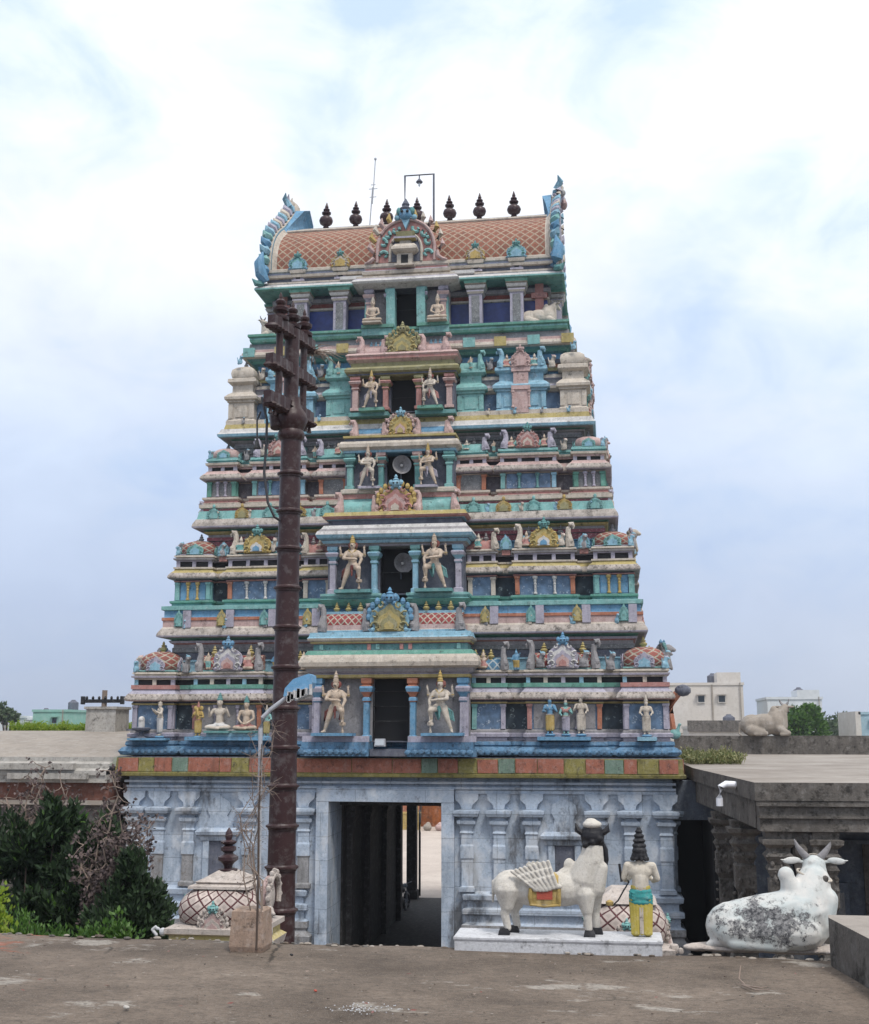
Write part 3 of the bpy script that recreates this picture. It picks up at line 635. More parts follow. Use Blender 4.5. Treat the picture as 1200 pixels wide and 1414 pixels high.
for side, D, half in (('f', hd, T4w), ('b', hd, T4w), ('r', T4w, hd), ('l', T4w, hd)):
    s0 = .001*('f', 'b', 'r', 'l').index(side)
    for sg in (-1, 1):
        if side in 'fb':
            aedi(side, *sorted((sg*1.62, sg*2.38)), D-.06, 'turq', 'half', .002)
            aedi(side, *sorted((sg*2.80, sg*4.22)), D, 'sky', 'shala', .001, mid='pink')
            aedi(side, *sorted((sg*4.66, sg*5.42)), D+.002, 'cream', 'dome', 0, .76)
        else: aedi(side, *sorted((sg*1.6, sg*2.8)), D, 'turq', 'shala', s0, mid='pink')
    if side in 'rl': aedi(side, -.8, .8, D+.05, 'sky', 'shala', s0, mid='pink')
for k, u in enumerate([-4.9, -3.9, -2.9, -1.95, 1.95, 2.9, 3.9, 4.9]):
    m = MB(); m.xf = XF('f'); m.box(u-.18, u+.18, CY-2.62+.30, CY-2.62+.47, 17.87, 18.16, ('turq', 'ochre')[k % 2]); m.build('plinth_block', st4)
# ---- storey five: pillared gallery
T5y = 2.35
mb = MB()
mb.stack(-4.78, 4.78, T5y, 12-T5y, [(.02, 18.34, 'teal'), (.10, 18.36, 'green'), (.13, 18.44, 'green'), (.11, 18.50, 'turq'), (.18, 18.53, 'green'), (.18, 18.60, 'green'), (.0, 18.62, 'teal')])
mb.stack(-4.3, 4.3, T5y+.62, 12-T5y-.62, [(0, 18.5, 'slate'), (0, 18.63, 'slate'), (0, 19.52, 'blue_board'), (.06, 19.54, 'cream'), (.06, 19.60, 'cream'), (.02, 19.62, 'grey'), (.02, 19.75, 'maroon'), (.1, 19.78, 'grey'), (.1, 19.90, 'grey'), (0, 20.0, 'slate'), (0, 20.3, 'slate')])
mb.stack(-4.55, 4.55, T5y+.2, 12-T5y-.2, [(-.5, 20.03, 'dark'), (.22, 20.05, 'teal'), (.28, 20.09, 'green'), (.28, 20.14, 'turq'), (.24, 20.20, 'white'), (.12, 20.27, 'white'), (.10, 20.30, 'slate'), (.10, 20.36, 'cream'), (.0, 20.39, 'cream'), (-.05, 20.42, 'slate'), (-.05, 20.52, 'slate'), (.04, 20.54, 'cream'), (.06, 20.62, 'cream'), (-.04, 20.66, 'sky'), (-.04, 20.72, 'lav'), (.02, 20.74, 'cream'), (.02, 20.82, 'cream'), (-.1, 20.86, 'cream')])
st5 = mb.build('storey', root, label='top storey, an open gallery of carved pillars over blue boards'); storeys.append(st5)
def gpillar(side, u, D, sh=0):
    m = MB(); m.xf = XF(side); s_ = .001*sh
    m.stack(u-.20, u+.20, D-.38, D, [(.03, 18.61, 'sky'), (.03, 18.68, 'sky'), (0, 18.70, 'sky'), (0, 19.64, 'lav'), (.03, 19.66, 'lav'), (.06, 19.72, 'cream'), (.06, 19.76, 'lav'), (.0, 19.78, 'dark'), (.08, 19.82, 'white'), (.12, 19.90, 'white'), (.05, 19.92, 'grey'), (.13, 19.96+s_, 'cream'), (.15, 20.045+s_, 'green')])
    m.box(u-.12, u+.12, D-.02, D+.012, 18.74, 19.60, 'carved'); m.build('pillar', st5)
for sg in (-1, 1):
    for u in (2.13, 3.38): gpillar('f', sg*u, CY-T5y-.12)
    gpillar('b', sg*2.13, CY-T5y-.12, 1); gpillar('b', sg*3.38, CY-T5y-.12, 1)
    for u in (-2.2, 0, 2.2): gpillar('r' if sg > 0 else 'l', u, 4.7, 2)
    m = MB(); m.box(sg*4.05-.13, sg*4.05+.13, T5y+.5, T5y+.7, 18.62, 20.03, 'rose'); m.box(sg*4.05-.24, sg*4.05+.24, T5y+.45, T5y+.72, 19.55, 19.72, 'rose'); m.build('bracket', st5)
gpillar('b', 0, CY-T5y-.12, 1); gpillar('b', -1.0, CY-T5y-.12, 1); gpillar('b', 1.0, CY-T5y-.12, 1)
# small medallions sitting over the eave
for u, c in ((-3.82, 'sky'), (-2.13, 'gold'), (2.13, 'gold'), (3.38, 'sky')):
    if u == -3.82: u = -3.5
    m = MB(); m.xf = XF('f'); D = CY-T5y-.2+.02; m.stack(u-.18, u+.18, D-.3, D, [(.02, 20.40, 'cream'), (.02, 20.46, 'lav'), (-.03, 20.48, 'lav'), (-.03, 20.62, 'lav'), (.06, 20.66, 'cream'), (.08, 20.76, 'cream'), (.02, 20.80, 'lav')])
    m.box(u-.07, u+.07, D-.02, D+.0, 20.49, 20.61, 'dark'); medallion(m, u, D+.03, 20.78, .56, .48, (c, 'cream' if c == 'gold' else 'turq', c), 'teal', .07); m.build('medallion', st5)
# ---- barrel roof
prof = []
for k in range(15):
    t = k/14; P0, P1, P2, P3 = Vector((2.72, 20.80)), Vector((2.62, 22.3)), Vector((4.25, 22.85)), Vector((6, 23.72))
    prof.append(P0*(1-t)**3+P1*3*t*(1-t)**2+P2*3*t*t*(1-t)+P3*t**3)
full = prof+[Vector((12-p.x, p.y)) for p in prof[-2::-1]]
acc = [0]
for a, b in zip(full, full[1:]): acc.append(acc[-1]+(b-a).length)
RX = 4.28
mb = MB()
def roof_strip(mb, x0, x1, pts, ac, mfun, s0=1, s1=1):
    cen = Vector((6, 21.6)); A_ = []; B_ = []
    for p in pts:
        q0 = cen+(p-cen)*s0; q1 = cen+(p-cen)*s1
        A_.append(mb.pt(x0, q0.x, q0.y)); B_.append(mb.pt(x1, q1.x, q1.y))
    for k in range(len(pts)-1): mb.face((A_[k], B_[k], B_[k+1], A_[k+1]), mfun(k), [(x0, ac[k]), (x1, ac[k]), (x1, ac[k+1]), (x0, ac[k+1])])
n = len(full)
roof_strip(mb, -RX, RX, full, acc, lambda k: 'plaster_white' if 8 <= k < n-9 else 'roof_lattice')
# raised rim between lattice and ridge band
mb.tube([(x, full[8].x-.02, full[8].y+.02) for x in (-RX, RX)], .05, 'cream', 6)
for x in (-RX, RX): mb.face([mb.pt(x, p.x, p.y) for p in full], 'teal')
mb.tube([(x, full[0].x, full[0].y+.04) for x in (-RX, RX)], .07, 'cream', 6)
roof = mb.build('barrel_roof', root, True, label='pointed barrel roof with red and cream diamond lattice', ang=50)
NRM = []
for k in range(n):
    d = (full[min(k+1, n-1)]-full[max(k-1, 0)]).normalized(); q = Vector((-d.y, d.x)); NRM.append(-q if q.dot(full[k]-Vector((6, 21.6))) < 0 else q)
NRM[0] = Vector((-1, 0)); NRM[-1] = Vector((1, 0)); NRM[14] = Vector((0, 1))
def hgt(k): return max(0, min(1, (full[k].y-22.75)/.85))**1.2
def offs(lo, hi): return [full[k]+NRM[k]*(lo+(hi-lo)*hgt(k)) for k in range(n)]
def end_gable(sg):
    g = MB(); XS = [(.0, .0, .0, .0), (.03, .03, .01, .16), (.05, .02, .03, .32), (.07, -.04, .05, .48), (.09, -.20, .08, .66), (.13, .12, .12, .68)]
    for (xa, ta, la, ha), (xb, tb, lb_, hb) in zip(XS, XS[1:]):
        A_ = offs(la, ha); B_ = offs(lb_, hb)
        ia = [g.pt(sg*(RX-.03+xa+(ta-xa)*hgt(k)), p.x, p.y) for k, p in enumerate(A_)]; ib = [g.pt(sg*(RX-.03+xb+(tb-xb)*hgt(k)), p.x, p.y) for k, p in enumerate(B_)]
        for k in range(n-1): g.face((ia[k], ib[k], ib[k+1], ia[k+1]), 'blue' if hgt(k)+hgt(k+1) > .05 else 'cream')
    oo, ii = offs(.18, .60), offs(-.75, -.75)
    ids = [[g.pt(sg*x, p.x, p.y) for p in pts] for x in (RX+.11, RX+.36) for pts in (oo, ii)]
    a, b, c, d = ids
    for k in range(n-1):
        g.face((a[k], a[k+1], c[k+1], c[k]), 'cream'); g.face((b[k], b[k+1], d[k+1], d[k]), 'cream'); g.face((a[k], a[k+1], b[k+1], b[k]), 'sky'); g.face((c[k], c[k+1], d[k+1], d[k]), 'lav')
    for q in (0, n-1): g.face((ids[0][q], ids[1][q], ids[3][q], ids[2][q]), 'lav')
    g.face([g.pt(sg*(RX+.2), p.x, p.y) for p in offs(-.7, -.7)], 'teal')
    go = g.build('gable_arch', root, label='horseshoe end gable at the %s end of the roof with a flaring blue throat' % ('right' if sg > 0 else 'left'))
    rim = offs(.18, .60)
    for k in range(0, n):
        for half in (0,):
            if k == n-1 and half: continue
            b0 = rim[k].lerp(rim[min(k+1, n-1)], half); nrm = NRM[k]; d = Vector((nrm.y, -nrm.x))*(-1 if k < n//2 else 1)
            L_ = .32+.12*hgt(k)
            f = MB(); tip = b0+nrm*L_-d*.10; x0 = RX+.24
            f.tube([(sg*x0, b0.x, b0.y), (sg*(x0+.06), (b0+nrm*L_*.35).x, (b0+nrm*L_*.35).y), (sg*(x0+.12), (b0+nrm*L_*.7).x, (b0+nrm*L_*.7).y), (sg*(x0+.18), tip.x, tip.y)], [.13, .17, .11, .012], ('blue', 'turq', 'sky')[k % 3] if k < 6 or k > n-7 else ('lav', 'sky', 'cream')[k % 3], 6)
            f.build('flame_leaf', go, True)
    c = MB(); tz = 23.72+.62
    c.ball((sg*(RX+.34), 5.6, tz-.30), (.20, .30, .32), 'lav'); c.ball((sg*(RX+.48), 5.35, tz-.2), (.10, .12, .12), 'white'); c.ball((sg*(RX+.48), 5.9, tz-.2), (.10, .12, .12), 'white')
    c.ball((sg*(RX+.50), 5.6, tz-.5), (.12, .26, .16), 'pink')
    for q, (dy, h) in enumerate(((-.55, .22), (-.3, .35), (0, .42), (.3, .36), (.55, .22))):
        c.tube([(sg*(RX+.28), 5.7+dy, tz-.15), (sg*(RX+.42), 5.7+dy*1.2, tz+h*.4), (sg*(RX+.34), 5.7+dy*1.5, tz+h)], [.12, .10, .012], ('sky', 'lav', 'cream')[q % 3], 6)
    c.build('crest', go, True)
    for yy in (2.35, 9.65):
        h = MB(); sy = -1 if yy < 6 else 1
        h.tube([(sg*(RX+.22), yy, 20.36), (sg*(RX+.34), yy+sy*.1, 20.6), (sg*(RX+.40), yy+sy*.12, 20.95), (sg*(RX+.32), yy+sy*.02, 21.35)], [.15, .19, .17, .03], 'blue', 8)
        h.tube([(sg*(RX+.3), yy, 20.32), (sg*(RX+.48), yy+sy*.15, 20.28), (sg*(RX+.60), yy+sy*.2, 20.42)], [.12, .1, .01], 'teal', 7); h.build('corner_leaf', go, True)
end_gable(1); end_gable(-1)
for x in (-3.45, -2.42, -1.35, -.3, .80, 1.82, 2.98):
    k = MB(); k.lathe(x+.15, 5.35, 23.38, [(.06, 0), (.10, .05), (.07, .10), (.20, .20), (.235, .32), (.20, .44), (.09, .52), (.08, .56), (.15, .60), (.16, .66), (.07, .72), (.11, .76), (.11, .80), (.05, .86), (.065, .90), (.01, 1.10)], 'kalasam', 14); k.v = [(a, b, 23.38+(c-23.38)*.86) for a, b, c in k.v]; k.build('roof_finial', root, True)
# ---- front gable of the roof (central horseshoe)
g = MB(); g.xf = XF('f'); D = CY-2.15
g.stack(-1.25, 1.25, D-1.2, D-.1, [(.02, 20.30, 'cream'), (.10, 20.34, 'cream'), (.12, 20.44, 'cream'), (.02, 20.50, 'lav'), (.02, 20.56, 'rose'), (.06, 20.60, 'cream'), (.06, 20.70, 'cream'), (-.2, 20.72, 'cream')])
g.stack(-2.0, 2.0, D-1.4, D-.3, [(.0, 20.26, 'cream'), (.10, 20.30, 'white'), (.10, 20.40, 'white'), (-.1, 20.46, 'cream')])
go = g.build('roof_gable', root, label='central horseshoe gable with turquoise scrolls on pink')
def arch_pts(w_, h, n=22, z0=0): return [(-w_/2*(1.0+.06*math.sin(PI*k/n))*math.cos(PI*k/n), z0+h*math.sin(PI*k/n)**.8) for k in range(n+1)]
a = MB(); a.xf = XF('f'); cz = 20.72
a.prism([(-.92, cz)]+[(x, z_+cz+.25) for x, z_ in arch_pts(1.84, 1.15)]+[(.92, cz)], D-1.6, D-.06, 'rose', 'pink')
a.prism([(-.44, cz)]+[(x, z_+cz+.25) for x, z_ in arch_pts(.90, .62)]+[(.44, cz)], D-.1, D-.045, 'slate', 'dark')
a.build('arch_plate', go)
a = MB(); a.xf = XF('f')
for w_, h, m_, r_ in ((1.78, 1.12, 'pink', .05), (.98, .68, 'cream', .045)):
    a.tube([(-w_/2, D-.04, cz)]+[(x, D-.04, z_+cz+.25) for x, z_ in arch_pts(w_, h)]+[(w_/2, D-.04, cz)], r_, m_, 6)
for sg in (-1, 1):
    for (cx_, cz_, r_, ph) in ((.66, .22, .17, 0), (.72, .62, .16, 1.5), (.34, 1.05, .15, 2.6), (.6, .88, .13, 2)):
        a.tube([(sg*(cx_+r_*(1-k/11)*math.cos(ph+k*.55)), D-.03, cz+cz_+r_*(1-k/11)*math.sin(ph+k*.55)) for k in range(10)], [.055]*6+[.045, .04, .03, .02], 'turq', 6)
    a.tube([(sg*1.28, D-.05, cz+.0), (sg*1.12, D, cz+.02), (sg*1.0, D, cz+.12), (sg*.98, D, cz+.3)], [.03, .06, .07, .05], 'pink', 6)
a.build('scrollwork', go, True)
for k in range(13):
    t = PI*(.02+.96*k/12)
    if .42*PI < t < .58*PI: continue
    x = -1.02*math.cos(t); z_ = cz+.3+1.15*math.sin(t)**.8; f = MB(); f.xf = XF('f')
    f.tube([(x, D-.12, z_-.05), (x*1.13, D-.08, z_+.10), (x*1.10, D-.1, z_+.30)], [.07, .09, .012], ('pink', 'gold', 'cream')[k % 3], 6); f.build('flame_leaf', go, True)
a = MB(); a.xf = XF('f')
a.ball((0, D+.05, cz+1.50), (.22, .16, .2), 'blue'); a.prism([(-.16, cz+1.42), (0, cz+1.02), (.16, cz+1.42)], D-.05, D+.08, 'sky')
for sg in (-1, 1): a.ball((sg*.2, D+.03, cz+1.62), (.10, .1, .13), 'teal'); a.ball((sg*.09, D+.2, cz+1.55), (.05, .04, .05), 'dark'); a.ball((sg*.27, D, cz+1.42), (.1, .08, .09), 'sky')
a.lathe(0, D, cz+1.62, [(.16, 0), (.2, .08), (.1, .16), (.13, .22), (.02, .42)], 'slate', 8); a.build('crest', go, True)
a = MB(); a.xf = XF('f')   # little shrine inside the horseshoe
a.stack(-.24, .24, D-.1, D+.14, [(.06, 20.52, 'cream'), (.06, 20.58, 'cream'), (0, 20.60, 'cream'), (0, 20.92, 'cream'), (.08, 20.95, 'cream'), (.16, 21.02, 'cream'), (.15, 21.10, 'cream'), (.05, 21.22, 'cream'), (-.06, 21.26, 'cream'), (-.06, 21.36, 'cream'), (.10, 21.38, 'ochre'), (.10, 21.44, 'lav'), (.02, 21.46, 'olive'), (.06, 21.62, 'olive')])
a.box(-.11, .11, D+.13, D+.146, 20.58, 20.88, 'unlit_black'); a.build('niche_shrine', go)
# ---- central projecting bays with shallow doorways
def jamb(mb, u0, u1, v, z0, z1, c): mb.box(u0, u1, v-.30, v, z0, z1, c)
def centre(i, D, hwall, door, z0, zd, zw, kz, cols, back, dep):
    """door = half width; zd door top; zw wall top; kz cornice levels"""
    st = storeys[i]; mb = MB(); mb.xf = XF('f')
    # side walls of the bay, back wall left and right of the door, lintel
    for sg in (-1, 1):
        a = sorted((sg*door, sg*hwall)); mb.box(a[0], a[1], D-dep, D-.26, z0, zw, back)
        a = sorted((sg*(hwall-.20), sg*(hwall-.02))); mb.box(a[0], a[1], D-.30, D-.06, z0, zw, cols[3])
    mb.box(-door-.3, door+.3, D-dep, D-.20, zd, zw, cols[4])
    mb.stack(-hwall, hwall, D-dep, D, kz)
    b = mb.build('doorway_bay', st)
    # shallow recess: black plate and dark cheeks put the inner shade into colour
    rb = MB(); rb.xf = XF('f')
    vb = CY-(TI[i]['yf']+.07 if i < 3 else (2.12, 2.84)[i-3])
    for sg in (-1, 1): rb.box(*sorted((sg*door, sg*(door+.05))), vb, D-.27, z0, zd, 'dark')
    rb.box(-door, door, vb-.02, vb+.006, z0-.02, zd, 'unlit_black'); rb.box(-door, door, vb+.01, D-.3, z0-.02, z0+.01, 'slate')
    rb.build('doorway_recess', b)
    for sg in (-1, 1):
        for uu, wd, c1, c2 in ((hwall-.16, .15, cols[0], cols[1]), (door+.13, .13, cols[1], cols[2])):
            p = MB(); p.xf = XF('f'); u = sg*uu; v = D-.02; H = zw-z0
            p.stack(u-wd*.55, u+wd*.55, v-.2, v, [(.05, z0, c1), (.05, z0+.08*H, c1), (0, z0+.1*H, c1), (0, z0+.62*H, c1), (.03, z0+.64*H, c2), (.03, z0+.68*H, c1), (0, z0+.70*H, c1), (.03, z0+.74*H, c2), (.08, z0+.78*H, c2), (.11, z0+.84*H, c1), (.09, z0+.87*H, c1), (.03, z0+.89*H, c2), (.07, z0+.92*H, c2), (.07, zw-.005, c2)])
            p.build('pillar', b)
    return b
CD = [CY+.12, CY-.58, CY-1.22, CY-1.62, CY-2.28]
def kz(*a): return list(a)
# 1
b = centre(0, CD[0], 2.16, .50, 6.22, 7.90, 7.90, kz((-.02, 7.90, 'ochre'), (.03, 7.92, 'ochre'), (.03, 8.0, 'ochre'), (0, 8.02, 'lav'), (.12, 8.08, 'lav'), (.14, 8.16, 'grey'), (.20, 8.19, 'cream'), (.27, 8.21, 'cream'), (.29, 8.32, 'cream'), (.25, 8.44, 'cream'), (.20, 8.52, 'cream'), (.16, 8.53, 'green'), (.10, 8.64, 'green'), (-.03, 8.66, 'slate'), (-.03, 8.82, 'teal'), (.04, 8.84, 'rose'), (.04, 8.88, 'ochre'), (.10, 8.92, 'cream'), (.12, 8.98, 'cream'), (.08, 9.02, 'sky'), (.05, 9.14, 'sky')), ('lav', 'blue', 'orange', 'lav', 'rose'), 'grey', .9)
m = MB(); m.xf = XF('f')
m.stack(-2.16, 2.16, CD[0]-.6, CD[0]+.02, [(.30, 5.835, 'dark'), (.30, 5.86, 'lotus'), (.36, 5.96, 'lotus'), (.28, 6.06, 'lotus'), (.16, 6.10, 'lotus'), (.2, 6.22, 'lotus'), (.05, 6.24, 'slate'), (.06, 6.34, 'lav'), (.10, 6.36, 'lav'), (.0, 6.42, 'lav')]) if 0 else None
for sg in (-1, 1):
    a = sorted((sg*.50, sg*2.16)); m.stack(a[0], a[1], CD[0]-.7, CD[0]+.02, [(.22 if 0 else .0, 5.835, 'dark'), (.0, 5.86, 'lotus'), (.0, 6.2, 'lotus'), (.0, 6.215, 'slate')])
    a = sorted((sg*.52, sg*2.36)); m.box(a[0], a[1], CD[0]-.1, CD[0]+.26, 5.836, 6.02, 'lotus'); m.box(a[0], a[1]-.06 if sg > 0 else a[1], CD[0]-.1, CD[0]+.20, 6.024, 6.20, 'lotus'); m.box(a[0], a[1], CD[0]-.1, CD[0]+.10, 6.206, 6.36, 'lav')
    m.box(*sorted((sg*.92, sg*2.05)), CD[0]-.1, CD[0]+.42, 6.364, 6.44, 'blue')
m.box(-.5, .5, CD[0]-1.0, CD[0]+.12, 5.836, 6.02, 'slate')
m.build('plinth', b)
for u0, u1 in ((-1.85, -.62), (-.28, .28), (.62, 1.85)):
    for a_, c_ in ((u0-.10, 'turq' if u0 < 0 else 'rose'), (u1, 'rose' if u0 < 0 else 'turq')): m = MB(); m.xf = XF('f'); m.box(a_, a_+.10, CD[0]-.1, CD[0]+.02, 8.665, 8.815, c_); m.build('vent_post', b)
def crown_row(i, D, hwid, z, h, lat, potc, mcols, crown, mw, mh, mz, body, hornc, flames=None, lab=None, hornh=None):
    st = storeys[i]; mb = MB(); mb.xf = XF('f'); mb.stack(-hwid, hwid, D-.7, D-.02, [(0, z, body), (0, z+.10*h, body), (-.02, z+.12*h, 'cream'), (-.02, z+.28*h, 'pink' if i == 0 else body)])
    barrel(mb, -hwid+.08, hwid-.08, D-.04, z+.28*h, 0, h*.42, lat, depth=.35); mb.box(-hwid+.1, hwid-.1, D-.6, D-.28, z+.66*h, z+.76*h, body)
    o = mb.build('barrel_roof', st)
    for sg in (-1, 1):
        for k in range(3):
            f = MB(); f.xf = XF('f'); pot(f, sg*(mw*.5+.30+(hwid-mw*.5-.65)*(k+.3)/2.6), D-.40, z+.74*h, h*.36, potc); f.build('finial', o, True)
        for uu in (hwid-.12, mw*.5+.12):
            m = MB(); m.xf = XF('f'); horn(m, sg*uu, D, z+.05, .28, hornh or h*.95, sg if uu > 1 else -sg, hornc); m.build('yali_horn', st)
    m = MB(); m.xf = XF('f'); medallion(m, 0, D+.12, mz, mw, mh, mcols, crown, .11, flames); m.build('medallion', st, label=lab)
crown_row(0, CD[0]-.15, 2.05, 9.13, .82, 'barrel_lattice', 'ochre', ('sky', 'olive', 'ochre', 'olive', 'ochre'), 'blue', 1.05, 1.0, 9.12, 'sky', 'grey', 'blue', 'olive and gold medallion fringed with blue flames above the lowest doorway')
m = MB(); m.xf = XF('f')
for sg in (-1, 1): m = MB(); m.xf = XF('f'); a = sorted((sg*.45, sg*2.0)); m.stack(a[0], a[1], CD[1]-.6, CD[1]+.03, [(.0, 9.94, 'teal'), (.08, 10.03, 'green'), (.12, 10.10, 'green'), (.05, 10.14, 'teal'), (.10, 10.20, 'turq'), (.10, 10.26, 'turq'), (.0, 10.28, 'turq')]); m.box(*sorted((sg*.62, sg*1.65)), CD[1]-.1, CD[1]+.36, 10.27, 10.36, 'teal'); m.build('plinth', storeys[1])
b = centre(1, CD[1], 1.95, .46, 10.28, 11.62, 11.62, kz((-.02, 11.62, 'grey'), (.03, 11.66, 'lav'), (.10, 11.70, 'grey'), (.14, 11.78, 'sky'), (.16, 11.80, 'slate'), (.24, 11.84, 'sky'), (.28, 11.93, 'sky'), (.24, 12.03, 'white'), (.14, 12.12, 'grey'), (.08, 12.22, 'white'), (-.04, 12.24, 'slate'), (-.04, 12.38, 'slate'), (.04, 12.40, 'sky'), (.10, 12.43, 'rose'), (.14, 12.48, 'rose'), (.10, 12.50, 'ochre'), (.06, 12.60, 'ochre')), ('lav', 'sky', 'turq', 'slate', 'grey'), 'slate', .8)
crown_row(1, CD[1]-.30, 1.82, 12.58, .66, 'turq', 'grey', ('gold', 'rose', 'pink', 'rose', 'cream'), 'sky', .95, .92, 12.56, 'turq', 'pink', 'gold', 'red medallion flanked by gold scrolls above the second doorway')
b = centre(2, CD[2], 1.62, .41, 13.40, 14.46, 14.46, kz((-.02, 14.46, 'blue'), (.03, 14.48, 'blue'), (.04, 14.54, 'sky'), (.10, 14.57, 'white'), (.16, 14.62, 'cream'), (.16, 14.72, 'cream'), (.10, 14.80, 'cream'), (.0, 14.82, 'slate'), (.0, 14.90, 'slate'), (.05, 14.92, 'ochre'), (.05, 14.98, 'ochre')), ('turq', 'teal', 'pink', 'slate', 'blue'), 'slate', .7)
m = MB(); m.xf = XF('f')
for sg in (-1, 1): m = MB(); m.xf = XF('f'); a = sorted((sg*.41, sg*1.62)); m.stack(a[0], a[1], CD[2]-.5, CD[2]+.02, [(.02, 13.10, 'pink'), (.02, 13.24, 'rose'), (.08, 13.26, 'cream'), (.08, 13.36, 'cream'), (0, 13.40, 'cream')]); m.box(*sorted((sg*.5, sg*1.15)), CD[2]-.05, CD[2]+.30, 13.35, 13.42, 'lav'); m.build('plinth', storeys[2])
crown_row(2, CD[2]-.32, 1.55, 14.96, .60, 'blue', 'lav', ('gold', 'ochre', 'gold', 'pink', 'ochre'), 'sky', .66, .72, 15.0, 'cream', 'pink', 'pink', 'gold round medallion above the third doorway', .55)
b = centre(3, CD[3], 1.58, .37, 15.86, 16.90, 16.90, kz((-.02, 16.90, 'olive'), (.05, 16.93, 'olive'), (.05, 16.98, 'slate'), (.14, 17.02, 'olive'), (.16, 17.10, 'olive'), (.08, 17.18, 'olive'), (-.02, 17.20, 'olive'), (-.02, 17.34, 'olive'), (.04, 17.38, 'pink'), (.10, 17.42, 'pink'), (.10, 17.50, 'rose'), (.14, 17.54, 'pink'), (.06, 17.62, 'pink')), ('pink', 'rose', 'olive', 'slate', 'olive'), 'slate', .7)
m = MB(); m.xf = XF('f')
for sg in (-1, 1): m = MB(); m.xf = XF('f'); m.box(*sorted((sg*.40, sg*1.6)), CD[3]-.4, CD[3]+.04, 15.68, 15.80, 'teal'); m.box(*sorted((sg*.5, sg*1.25)), CD[3]-.2, CD[3]+.28, 15.79, 15.88, 'green'); m.build('plinth', storeys[3])
crown_row(3, CD[3]-.25, 1.45, 17.60, .55, 'pink', 'sky', ('olive', 'ochre', 'olive', 'ochre', 'olive'), 'olive', .86, .80, 17.62, 'pink', 'pink', 'olive', 'olive bronze medallion above the fourth doorway', .6)
# top doorway
b = centre(4, CD[4]-.02, 1.32, .38, 18.62, 19.90, 19.90, kz((-.02, 19.90, 'slate'), (.10, 19.94, 'white'), (.30, 20.0, 'white'), (.34, 20.06, 'white'), (.28, 20.14, 'white'), (.20, 20.20, 'lav'), (.20, 20.26, 'cream')), ('pink', 'lav', 'turq', 'turq', 'slate'), 'grey', .6)
m = MB(); m.xf = XF('f')
for sg in (-1, 1): m = MB(); m.xf = XF('f'); m.box(*sorted((sg*.34, sg*.60)), CD[4]-.3, CD[4]+.08, 18.64, 19.88, 'turq'); m.box(*sorted((sg*.36, sg*1.35)), CD[4]-.3, CD[4]+.18, 18.60, 18.70, 'green'); m.box(*sorted((sg*.42, sg*1.35)), CD[4]-.3, CD[4]+.12, 18.38, 18.596, 'turq'); m.build('plinth', storeys[4])
# ---- kerb band over the stone gate: painted slabs
kb = MB(); kb.stack(-7.55, 7.55, .20, 11.8, [(.12, 5.27, 'kerb_olive'), (.20, 5.285, 'kerb_olive'), (.22, 5.36, 'kerb_olive'), (.16, 5.37, 'kerb_olive'), (.13, 5.78, 'kerb_olive'), (.10, 5.80, 'slate'), (-.3, 5.835, 'slate')])
kbo = kb.build('kerb_band', root, label='band of red, olive and green painted slabs')
random.seed(3); x = -7.62; seq = ['kerb_red', 'kerb_olive', 'kerb_red', 'kerb_green', 'kerb_red', 'kerb_red', 'kerb_olive', 'kerb_red', 'kerb_olive', 'kerb_red', 'kerb_red', 'kerb_red', 'kerb_green', 'kerb_red', 'kerb_olive', 'kerb_red', 'kerb_green', 'kerb_red', 'kerb_red', 'kerb_olive', 'kerb_red', 'kerb_green', 'kerb_red', 'kerb_olive', 'kerb_red']
ws = [.6, .45, .5, .45, .9, .35, .5, .8, .45, 1.6, 1.1, .8, .45, .55, .5, .55, .45, .6, .7, .55, .5, .5, .35, .55, .5]; tot = sum(ws); s_ = 15.2/tot
for c, q in zip(seq, ws):
    q *= s_; p = MB(); p.box(x+.012, x+q-.012, .02, .15, 5.40, 5.765+random.uniform(-.01, .012), c); p.build('painted_slab', kbo); x += q
for y in range(0, 12):
    for sx in (-1, 1):
        p = MB(); p.box(*sorted((sx*7.60, sx*7.72)), .2+y*.96, .2+y*.96+.9, 5.40, 5.76, ('kerb_red', 'kerb_olive', 'kerb_green')[y % 3]); p.build('painted_slab', kbo)
# lotus petals along the foot of the lowest storey
def petals(side, D, a, b):
    lp = MB(); lp.xf = XF(side); k = a
    while k < b: lp.ball((k, D, 5.94), (.098, .07, .075), 'lotus', 7, 4); k += .185
    lp.build('lotus_moulding', storeys[0], True)
petals('f', CY-.35+.27, -7.3, -2.4); petals('f', CY-.35+.27, 2.45, 7.3); petals('f', CY+.12+.27, -2.3, -.55); petals('f', CY+.12+.27, .55, 2.3); petals('r', 7.36+.27, -5.6, 5.6); petals('l', 7.36+.27, -5.6, 5.6)
